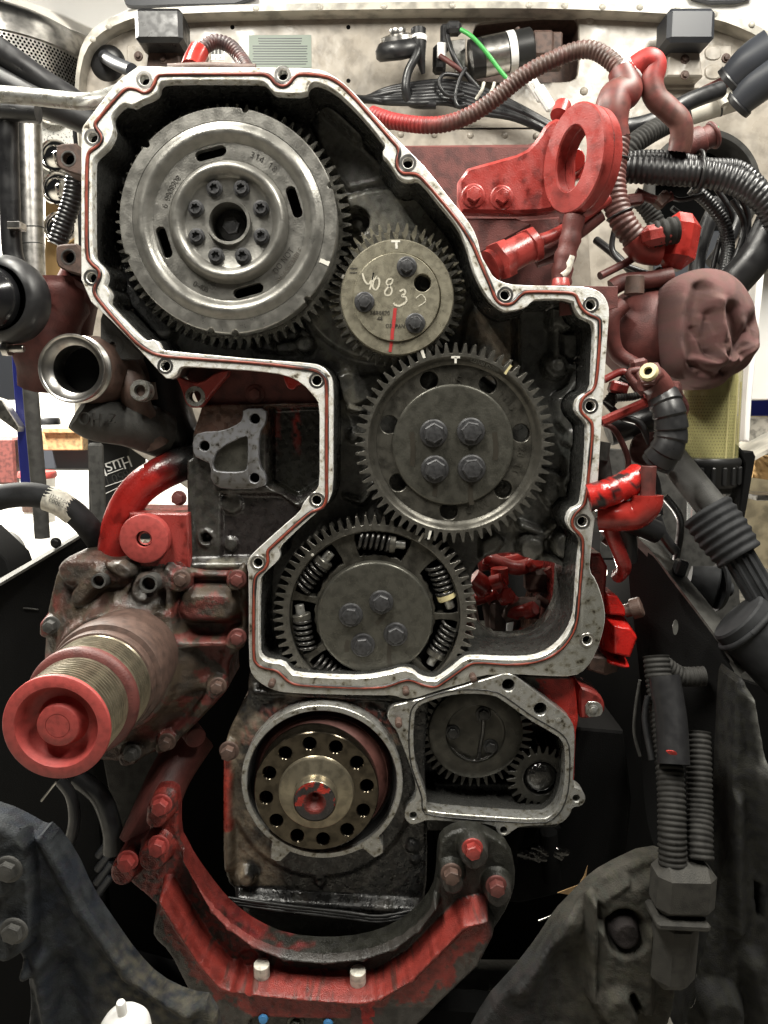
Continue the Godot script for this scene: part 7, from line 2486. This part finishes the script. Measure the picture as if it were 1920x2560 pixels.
	lathe(st, [Vector2(R * 0.8, yt + 0.05), Vector2(R, yt + 0.02), Vector2(R + 0.004, yt), Vector2(R + 0.004, y1 + 0.002), Vector2(R - 0.003, y1)], Y, 1.0, 72, 0.6)
	lathe(st, [Vector2(R - 0.003, y2), Vector2(R, y2 - 0.002), Vector2(R, y2 - 0.09), Vector2(R * 0.7, y2 - 0.13)], Y, 1.0, 72)
	part("chrome_band", st, "satin", ac)
	st = S()
	lathe(st, [Vector2(R - 0.003, y1), Vector2(R - 0.003, y2)], Y, 1.0, 72)
	part("screen", st, "satin", ac)
	st = S()
	for r in 11:
		for q in 64:
			var a := -PI * 0.05 + PI * 0.75 * (q + 0.5 * (r % 2)) / 64.0
			var n := Vector3(cos(a), 0, sin(a))
			lathe(st, [Vector2(0, 0), Vector2(0.0032, 0)], along(Vector3(cc.x, y1 + (y2 - y1) * (r + 0.7) / 11.5, cc.z) + n * (R - 0.0024), n), 1.0, 6)
	var holes := part("perforation", st, "black", ac)
	holes.set_meta("kind", "stuff")
	st = S()
	tube(st, path([70,250,-0.75, 72,400,-0.75, 76,560,-0.75, 84,760,-0.75], 4), 0.027, 32)
	var stack := solo("exhaust_stack", st, "satin", "upright bright metal stack tube behind the headlamp frame", "exhaust stack")
	st = S()
	for y in [571, 612]:
		tube(st, path([77,y,-0.75, 77.5,y + 3,-0.75], 2), 0.0278, 32)
	part("stack_band", st, "bolt_black", stack)
	st = S()
	plate(st, plane(L([98,250, 212,250, 212,470, 112,470]), -0.95), [], -0.95, -0.98, 0.002)
	part("upper_panel", st, "white", stack)
	st = S()
	plate(st, plane(L([112,470, 212,470, 212,690, 112,690]), -0.95), [], -0.95, -0.98, 0.002)
	var lp := solo("lamp_panel", st, "tan", "tan and white side panel carrying the round lamps", "panel")
	for i in 4:
		var q: Vector2 = [Vector2(130, 268), Vector2(138, 390), Vector2(144, 472), Vector2(150, 570)][i]
		st = S()
		lathe(st, [Vector2(0, 24), Vector2(12, 22), Vector2(22, 15), Vector2(28, 4), Vector2(32, 3), Vector2(38, 8), Vector2(41, 2), Vector2(41, -6)], along(P(q.x, q.y, -0.93), Vector3(0.1, 0.05, 1)), sc(q.y, -0.93), 40, 0.5)
		solo("marker_lamp", st, "chrome", ["topmost", "second from top", "third from top", "lowest"][i] + " of four round chrome marker lamps at left", "lamp", "round chrome marker lamps")
	# right hand background
	st = S()
	plate(st, plane(L([1885,860, 1990,860, 1990,1040, 1872,1040]), -1.6), [], -1.6, -1.7, 0.003)
	solo("blue_drum", st, "blue", "navy blue panel at the right edge behind the cab side", "panel")
	st = S()
	box(st, P(1925, 1240, -1.2), Vector3(0.12, 0.015, 0.1), Transform3D(Basis(Vector3.BACK, 0.0), Vector3.ZERO), 0.002)
	var vs := solo("vice_stand", st, "satin", "grey metal stand and clip at the right edge", "stand")
	st = S()
	box(st, P(1885, 1075, -0.9), Vector3(0.05, 0.06, 0.05), Transform3D(), 0.004)
	part("clip", st, "satin", vs)
	st = S()
	relief(st, L([1880,1135, 1930,1140, 1990,1150, 1990,1210, 1885,1195]), -1.25, -1.3, 6.0, func(p: Vector2) -> float: return 0.02 * n2.get_noise_2d(p.x * 2, p.y * 2), func(_p: Vector2, _h: float) -> Color: return Color(0.45, 0.28, 0.12), 10.0)
	solo("sponge", st, "cloth_v", "tan sponge like pad on the stand at right", "sponge")

func cab_front() -> void:
	var z := -0.75
	var wall := thing("firewall", "cream painted cab firewall panel with rounded upper corners", "cab panel", P(1000, 400, z))
	var main := chaikin(L([203,1300, 203,240, 206,190, 220,135, 252,95, 300,68, 352,48, 500,42, 640,38, 960,33, 1280,28, 1500,34, 1700,46, 1790,58, 1860,84, 1920,118, 1985,165, 2060,260, 2060,600, 1890,640, 1860,1130, 1500,1150]), 1)
	var recess := plane(chaikin(L([1176,110, 1186,66, 1200,56, 1420,38, 1442,46, 1448,70, 1446,180, 1436,202, 1390,206, 1200,206, 1180,190]), 1), z)
	var vent := P(1752, 478, z)
	var kz := sc(478, z)
	var st := S()
	plate(st, plane(main, z), [recess, circle(Vector2(vent.x, vent.y), 138 * kz, 48)], z, z - 0.02, 0.002)
	part("main_panel", st, "cream", wall)
	st = S()
	loft_wall(st, wound(recess, true), z - 0.01, inset(wound(recess, true), 0.004), z - 0.07, -1.0)
	plate(st, recess, [], z - 0.07, z - 0.08, 0.0)
	part("wiper_recess", st, "rust", wall)
	# rolled lip round the panel with rivets
	var lip_o := chaikin(L([186,1300, 186,240, 190,170, 205,105, 240,62, 295,36, 352,22, 500,14, 640,10, 960,5, 1280,2, 1500,8, 1700,16, 1800,28, 1880,56, 1950,95, 2030,160, 2090,260, 2090,1300]), 1)
	st = S()
	var zl := z + 0.035
	var lo := plane(lip_o, zl)
	var li := plane(chaikin(L([198,1300, 198,240, 201,185, 214,130, 247,88, 298,60, 352,42, 500,34, 640,30, 960,25, 1280,22, 1500,27, 1700,38, 1792,50, 1864,77, 1926,111, 1992,158, 2066,260, 2066,1300]), 1), zl)
	for i in lo.size() - 1:
		var f := Vector3.BACK
		var a := Vector3(lo[i].x, lo[i].y, zl)
		var b := Vector3(lo[i + 1].x, lo[i + 1].y, zl)
		var c := Vector3(li[i + 1].x, li[i + 1].y, zl + 0.004)
		var d := Vector3(li[i].x, li[i].y, zl + 0.004)
		quad(st, a, b, c, d, f, f, f, f)
		flat(st, d, c, c - Vector3(0, 0, 0.045), d - Vector3(0, 0, 0.045), Vector3((d.x + c.x) * -0.5, -1, 0))
		flat(st, a, b, b - Vector3(0, 0, 0.2), a - Vector3(0, 0, 0.2), Vector3((d.x + c.x) * 0.5, 1, 0))
	var lipm := part("rolled_lip", st, "cream_light", wall)
	var rivet := S()
	lathe(rivet, [Vector2(0, 0.004), Vector2(0.004, 0.0034), Vector2(0.0062, 0.0012), Vector2(0.0066, 0)], Transform3D(), 1.0, 14, 0.3)
	var rm := rivet.commit()
	for q in [[272, 66], [232, 98], [1322, 14], [1412, 15], [1506, 18], [1600, 18], [1693, 25], [1786, 35], [1880, 61], [1130, 14], [960, 16], [800, 19], [640, 22]]:
		put("rivet", rm, "cream_light", lipm, at(P(q[0], q[1], zl + 0.003)))
	# ledge with rivets low on the panel
	st = S()
	plate(st, plane(L([860,322, 1420,318, 1440,372, 860,372]), z + 0.06), [], z + 0.06, z, 0.006)
	flat(st, P(860, 322, z + 0.06), P(1420, 318, z + 0.06), P(1420, 296, z), P(860, 298, z), Vector3(0, 1, 0.3))
	var ledge := part("lower_ledge", st, "cream", wall)
	for q in [[1002, 336], [1086, 337], [1176, 338], [1262, 338], [1340, 340]]:
		put("rivet", rm, "cream", ledge, at(P(q[0], q[1], z + 0.06)))
	for q in [[871, 68], [871, 202], [581, 68]]:
		st = S()
		lathe(st, [Vector2(0, 0.0008), Vector2(0.0038, 0.0008), Vector2(0.0045, 0.0)], at(P(q[0], q[1], z)), 1.0, 14)
		part("screw_hole", st, "black", wall)
	for q in [[1474, 50], [1460, 228]]:
		put("rivet", rm, "cream", wall, at(P(q[0], q[1], z), 0.0, 1.3))
	# cab skin round it
	st = S()
	plate(st, plane(L([196,1000, 196,180, 215,100, 260,50, 320,22, 380,2, 380,-300, 2200,-300, 2200,700, 1920,1000]), z - 0.12), [], z - 0.12, z - 0.2, 0.003)
	plate(st, plane(L([10,-200, 400,-200, 400,30, 300,40, 235,75, 160,40, 60,5, 10,0]), z - 0.32), [], z - 0.32, z - 0.4, 0.003)
	part("cab_skin", st, "white_plain", wall)
	st = S()
	plate(st, plane(chaikin(L([300,-60, 640,-60, 640,8, 420,12, 330,16, 308,8]), 1), z - 0.1), [], z - 0.1, z - 0.115, 0.001)
	plate(st, plane(chaikin(L([1715,-40, 1890,-40, 1880,2, 1740,4]), 1), z - 0.1), [], z - 0.1, z - 0.115, 0.001)
	part("windscreen_edge", st, "plastic_grey", wall)
	# cab side strip at the far right
	st = S()
	plate(st, plane(L([1900,620, 1918,620, 1880,1000, 1874,1105, 1862,1100, 1866,1000]), -0.4), [], -0.4, -0.43, 0.002)
	solo("cab_side_edge", st, "white_plain", "narrow white cab door edge beside the fuel filter", "cab panel")
	# labels
	st = S()
	plate(st, plane(L([622,88, 778,87, 779,169, 622,169]), z + 0.001), [], z + 0.001, z, 0.0)
	var gl := solo("grey_green_label", st, "label_green", "grey green printed label on the firewall, top centre", "label")
	for i in 11:
		var wd := 0.10 if i < 3 else 0.122
		st = S()
		box(st, P(700, 96 + i * 6.4, z + 0.0013), Vector3(wd * (0.9 + 0.1 * n2.get_noise_1d(i * 70.0)), 0.0016, 0.0003))
		part("print_line", st, "plastic_grey", gl)
	st = S()
	plate(st, plane(L([512,112, 562,112, 562,150, 512,150]), z + 0.001), [], z + 0.001, z, 0.0)
	var bl := solo("barcode_label", st, "white", "small barcode sticker behind the looped conduit", "label")
	for i in 14:
		st = S()
		box(st, P(517 + i * 3.1, 126, z + 0.0014), Vector3(0.0009 + 0.0009 * (i * 7 % 3), 0.014, 0.0003))
		part("barcode_bar", st, "label_ink", bl)
	text("3472 108", 0.006, "label_ink", bl, at(P(537, 144, z + 0.0012)), 0.0003)
	# hood rests: rubber blocks on brackets
	for side in [0, 1]:
		var px: float = [408.0, 1712.0][side]
		var o := thing("hood_rest", ["black rubber hood rest block, at the firewall's top left", "black rubber hood rest block, at the firewall's top right"][side], "hood rest", P(px, 170, z + 0.02), "hood rests on the firewall")
		st = S()
		box(st, P(px, 82, z + 0.065), Vector3(0.092, 0.062, 0.075), Transform3D(), 0.008)
		part("rubber_block", st, "plastic_grey" if side == 1 else "rubber", o)
		st = S()
		plate(st, plane(L([px - 36,112, px + 36,112, px + 46,190, px - 46,190]), z + 0.05), [], z + 0.05, z + 0.004, 0.004)
		part("bracket_leg", st, "rust" if side == 0 else "cream", o)
		st = S()
		plate(st, plane(L([px - 92,112, px + 118,112, px + 118,222, px - 92,222]), z + 0.006), [], z + 0.006, z, 0.003)
		var bpl := part("base_plate", st, "cream", o)
		for q in [[70.0, 128.0], [70.0, 176.0]]:
			st = S()
			var r0 := plane(chaikin(L([px + q[0] - 20,q[1] - 14, px + q[0] + 22,q[1] - 14, px + q[0] + 22,q[1] + 22, px + q[0] - 20,q[1] + 22]), 2), z + 0.0085)
			plate(st, r0, [], z + 0.0085, z + 0.005, 0.002)
			part("pressed_panel", st, "cream", bpl)
		for q in [[0, 148], [0, 188], [103, 145], [100, 185], [-62, 140]]:
			bolt(o, px + q[0], q[1], z + (0.05 if q[0] == 0 else 0.007), 11, 7, "rust", 0.4, "hex", 0.8)
	# rubber boot with cable at left
	var bo := thing("cable_boot", "round black rubber grommet with a grey cable end, top left", "grommet", P(272, 160, z))
	st = S()
	lathe(st, [Vector2(0, 0.012), Vector2(26 * kz, 0.011), Vector2(40 * kz, 0.004), Vector2(43 * kz, 0)], at(P(270, 158, z)), 1.0, 40, 0.3)
	part("grommet", st, "rubber", bo)
	st = S()
	tube(st, path([262, 142, z + 0.015, 274, 150, z + 0.06, 296, 162, z + 0.1, 330, 176, z + 0.14], 5), 0.0125, 16)
	part("cable_end", st, "plastic_grey", bo)
	# horn
	var ho := thing("horn", "black dish horn with wired plug on the firewall", "horn", P(1000, 170, z + 0.06))
	st = S()
	lathe(st, [Vector2(0, 0.020), Vector2(0.030, 0.018), Vector2(0.040, 0.012), Vector2(0.047, 0.002), Vector2(0.047, -0.012), Vector2(0.040, -0.018), Vector2(0, -0.02)], along(P(998, 122, z + 0.08), Vector3(-0.12, 0.86, 0.35)), 1.0, 40, 0.5)
	part("dish", st, "rubber", ho)
	st = S()
	lathe(st, [Vector2(0, 0.036), Vector2(0.014, 0.036), Vector2(0.016, 0.033), Vector2(0.016, 0.026), Vector2(0.034, 0.022), Vector2(0.036, 0.012)], along(P(998, 122, z + 0.08), Vector3(-0.12, 0.86, 0.35)), 1.0, 32)
	part("metal_cap", st, "satin", ho)
	st = S()
	tube(st, path([1046, 100, z + 0.1, 1050, 140, z + 0.1, 1058, 185, z + 0.09], 4), 0.014, 14, func(t: float) -> float: return 1.2 - 0.9 * t)
	cyl(st, P(1046, 108, z + 0.1), P(1046, 72, z + 0.1), 0.012, 0.015, 16)
	part("plug", st, "rubber", ho)
	st = S()
	cyl(st, P(1048, 104, z + 0.102), P(1048, 90, z + 0.102), 0.0145, 0.0155, 20)
	part("white_seal", st, "white_plain", ho)
	# wiring bundle on the ledge
	for i in 7:
		st = S()
		var j := i * 1.0
		tube(st, path([890, 262 - 3 * j, z + 0.05 + 0.01 * j, 960, 226 + 5 * j, z + 0.07, 1040, 210 + 8 * j, z + 0.08 + 0.005 * j, 1120, 204 + 9 * j, z + 0.08, 1200, 222 + 10 * j, z + 0.09, 1290, 262 + 6 * j, z + 0.1, 1390, 318 + 4 * j, z + 0.1], 6), 0.0055 + 0.001 * (i % 3), 10)
		solo("cable", st, "rubber", ["highest", "second", "third", "fourth", "fifth", "sixth", "lowest"][i] + " strand of the black cable bundle along the firewall", "cable", "black cables along the firewall")
	for q in [
		["cable hanging from the horn plug down to the bundle", "rubber", 0.0085, [1048,108,z + 0.1, 1040,140,z + 0.11, 1020,180,z + 0.11, 1014,225,z + 0.11, 1030,258,z + 0.1, 1090,262,z + 0.1]],
		["looped thin black cable above the bundle", "rubber", 0.004, [1150,190,z + 0.09, 1110,186,z + 0.1, 1098,212,z + 0.1, 1120,238,z + 0.1, 1160,236,z + 0.1]],
		["thin black cable dropping in a hook by the loop", "rubber", 0.004, [1165,170,z + 0.1, 1148,200,z + 0.1, 1138,245,z + 0.1, 1146,266,z + 0.1, 1165,262,z + 0.1]],
		["black cable running up to the square plug", "rubber", 0.005, [1118,90,z + 0.08, 1130,130,z + 0.09, 1152,170,z + 0.09, 1200,225,z + 0.09]],
		["red brown cable under the square plug", "red_dull", 0.005, [1100,140,z + 0.08, 1130,160,z + 0.09, 1155,178,z + 0.09]],
		["bright green wire slanting down in front of the motor", "green_wire", 0.0042, [1152,74,z + 0.09, 1180,92,z + 0.1, 1215,130,z + 0.1, 1250,176,z + 0.1, 1274,204,z + 0.1]]]:
		st = S()
		tube(st, path(q[3], 6), q[2], 10)
		solo("wire", st, q[1], q[0], "wire")
	st = S()
	box(st, P(1134, 72, z + 0.07), Vector3(0.03, 0.022, 0.03), Transform3D(), 0.006)
	box(st, P(1112, 96, z + 0.06), Vector3(0.018, 0.05, 0.02), Transform3D(), 0.005)
	box(st, P(1098, 150, z + 0.05), Vector3(0.026, 0.05, 0.03), Transform3D(), 0.006)
	var sp := solo("square_plug", st, "rubber", "black square plugs right of the horn", "connector")
	st = S()
	box(st, P(1104, 126, z + 0.072), Vector3(0.018, 0.028, 0.01), Transform3D(), 0.002)
	part("white_tag", st, "white_plain", sp)
	st = S()
	plate(st, plane(L([1128,100, 1164,96, 1164,176, 1140,178]), z + 0.03), [], z + 0.03, z, 0.002)
	solo("relay_bracket", st, "satin", "grey bracket plate between plugs and motor", "bracket")
	# wiper motor
	var wm := thing("wiper_motor", "black wiper motor with silver wrapped barrel in the recess", "motor", P(1280, 190, z))
	st = S()
	cyl(st, P(1176, 150, z + 0.05), P(1330, 118, z + 0.05), 0.036, 0.036, 36)
	part("barrel", st, "bolt_black", wm)
	st = S()
	var wa := P(1176, 150, z + 0.05)
	var wb := P(1330, 118, z + 0.05)
	lathe(st, [Vector2(0.0366, wa.distance_to(wb) * 0.58), Vector2(0.0366, 0.025)], along(wa, wb - wa), 1.0, 36)
	part("silver_wrap", st, "satin", wm)
	st = S()
	lathe(st, [Vector2(0.0369, wa.distance_to(wb) * 0.72), Vector2(0.0369, wa.distance_to(wb) * 0.6)], along(wa, wb - wa), 1.0, 36)
	part("white_sticker", st, "white_plain", wm)
	st = S()
	box(st, P(1352, 120, z + 0.05), Vector3(0.045, 0.05, 0.05), Transform3D(Basis(Vector3.BACK, 0.0), Vector3.ZERO), 0.006)
	box(st, P(1385, 130, z + 0.03), Vector3(0.03, 0.07, 0.02), Transform3D(), 0.003)
	cyl(st, P(1293, 70, z + 0.06), P(1298, 92, z + 0.06), 0.005, 0.005, 10)
	part("gear_case", st, "rust", wm)
	for q in [["front white plastic clip by the lifting eye", 1340, 222, 0.02], ["rear white plastic clip by the lifting eye", 1362, 246, 0.03]]:
		st = S()
		box(st, Vector3.ZERO, Vector3(0.02, 0.05, 0.016), at(P(q[1], q[2], z + 0.12 + q[3]), 0.6), 0.004)
		box(st, Vector3(0.0, 0.03, 0.0), Vector3(0.012, 0.02, 0.01), at(P(q[1], q[2], z + 0.12 + q[3]), 0.6), 0.003)
		solo("white_clip", st, "white_plain", q[0], "clip", "white plastic clips")
	for q in [["left pale zip tie round the cable bundle", 1200], ["right pale zip tie round the cable bundle", 1226]]:
		st = S()
		tube(st, path([q[1] - 10, 248, z + 0.13, q[1] + 4, 226, z + 0.14, q[1] + 10, 206, z + 0.14], 4), 0.0032, 8)
		solo("zip_tie", st, "tape", q[0], "zip tie", "pale zip ties")
	# vent and its ring
	var ve := thing("cab_vent", "large round black vent opening at the firewall's right", "vent", vent)
	st = S()
	lathe(st, [Vector2(118 * kz, -0.06), Vector2(120 * kz, 0.018), Vector2(124 * kz, 0.024), Vector2(138 * kz, 0.022), Vector2(144 * kz, 0.012), Vector2(145 * kz, 0.0)], at(vent), 1.0, 64, 0.4)
	part("ring", st, "dust_grey", ve)
	st = S()
	lathe(st, [Vector2(0, -0.055), Vector2(120 * kz, -0.055)], at(vent), 1.0, 40)
	part("opening", st, "black", ve)
	# grey connectors and white tube at the right edge
	for q in [["upper", [1825,205, 1870,160, 1930,118]], ["lower", [1842,262, 1890,215, 1940,180]]]:
		var a: Array = q[1]
		var gc := thing("grey_connector", "%s of two big grey round connectors at the right edge" % q[0], "connector", P(a[2], a[3], z + 0.1), "grey round connectors")
		st = S()
		tube(st, path([a[0], a[1], z + 0.14, a[2], a[3], z + 0.16, a[4], a[5], z + 0.18], 6), 0.032, 28, func(t: float) -> float: return 0.82 + 0.25 * sin(clampf(t * 1.4, 0.0, 1.0) * PI * 0.5))
		part("shell", st, "plastic_grey", gc)
		st = S()
		cyl(st, P(a[0] - 3, a[1] + 3, z + 0.138), P(a[0] + 10, a[1] - 10, z + 0.145), 0.031, 0.031, 28)
		part("collar", st, "rubber", gc)
	st = S()
	cyl(st, P(1700, 292, z + 0.11), P(1842, 245, z + 0.14), 0.0215, 0.0225, 28)
	var wt := solo("white_tube", st, "cream_light", "cream tube with black bands leading to the lower connector", "tube")
	st = S()
	cyl(st, P(1715, 288, z + 0.113), P(1728, 284, z + 0.116), 0.0222, 0.0222, 28)
	cyl(st, P(1795, 261, z + 0.13), P(1801, 259, z + 0.131), 0.0228, 0.0228, 28)
	part("black_band", st, "bolt_black", wt)
	st = S()
	tube(st, path([1785, 222, z + 0.15, 1800, 240, z + 0.16, 1812, 262, z + 0.165], 4), 0.008, 10)
	solo("cream_strap", st, "cream_light", "short cream strap over the cream tube", "strap")
	st = S()
	tube(st, path([1760, 235, z + 0.1, 1820, 205, z + 0.13, 1842, 190, z + 0.14], 4), 0.014, 14)
	solo("purple_brown_hose", st, "red_dull", "purplish brown hose entering the upper connector", "hose")
	st = S()
	box(st, P(1730, 640, z + 0.02), Vector3(0.16, 0.1, 0.01), Transform3D(), 0.002)
	solo("grey_plate", st, "plastic_grey", "grey plate under the vent with a small mark", "plate")
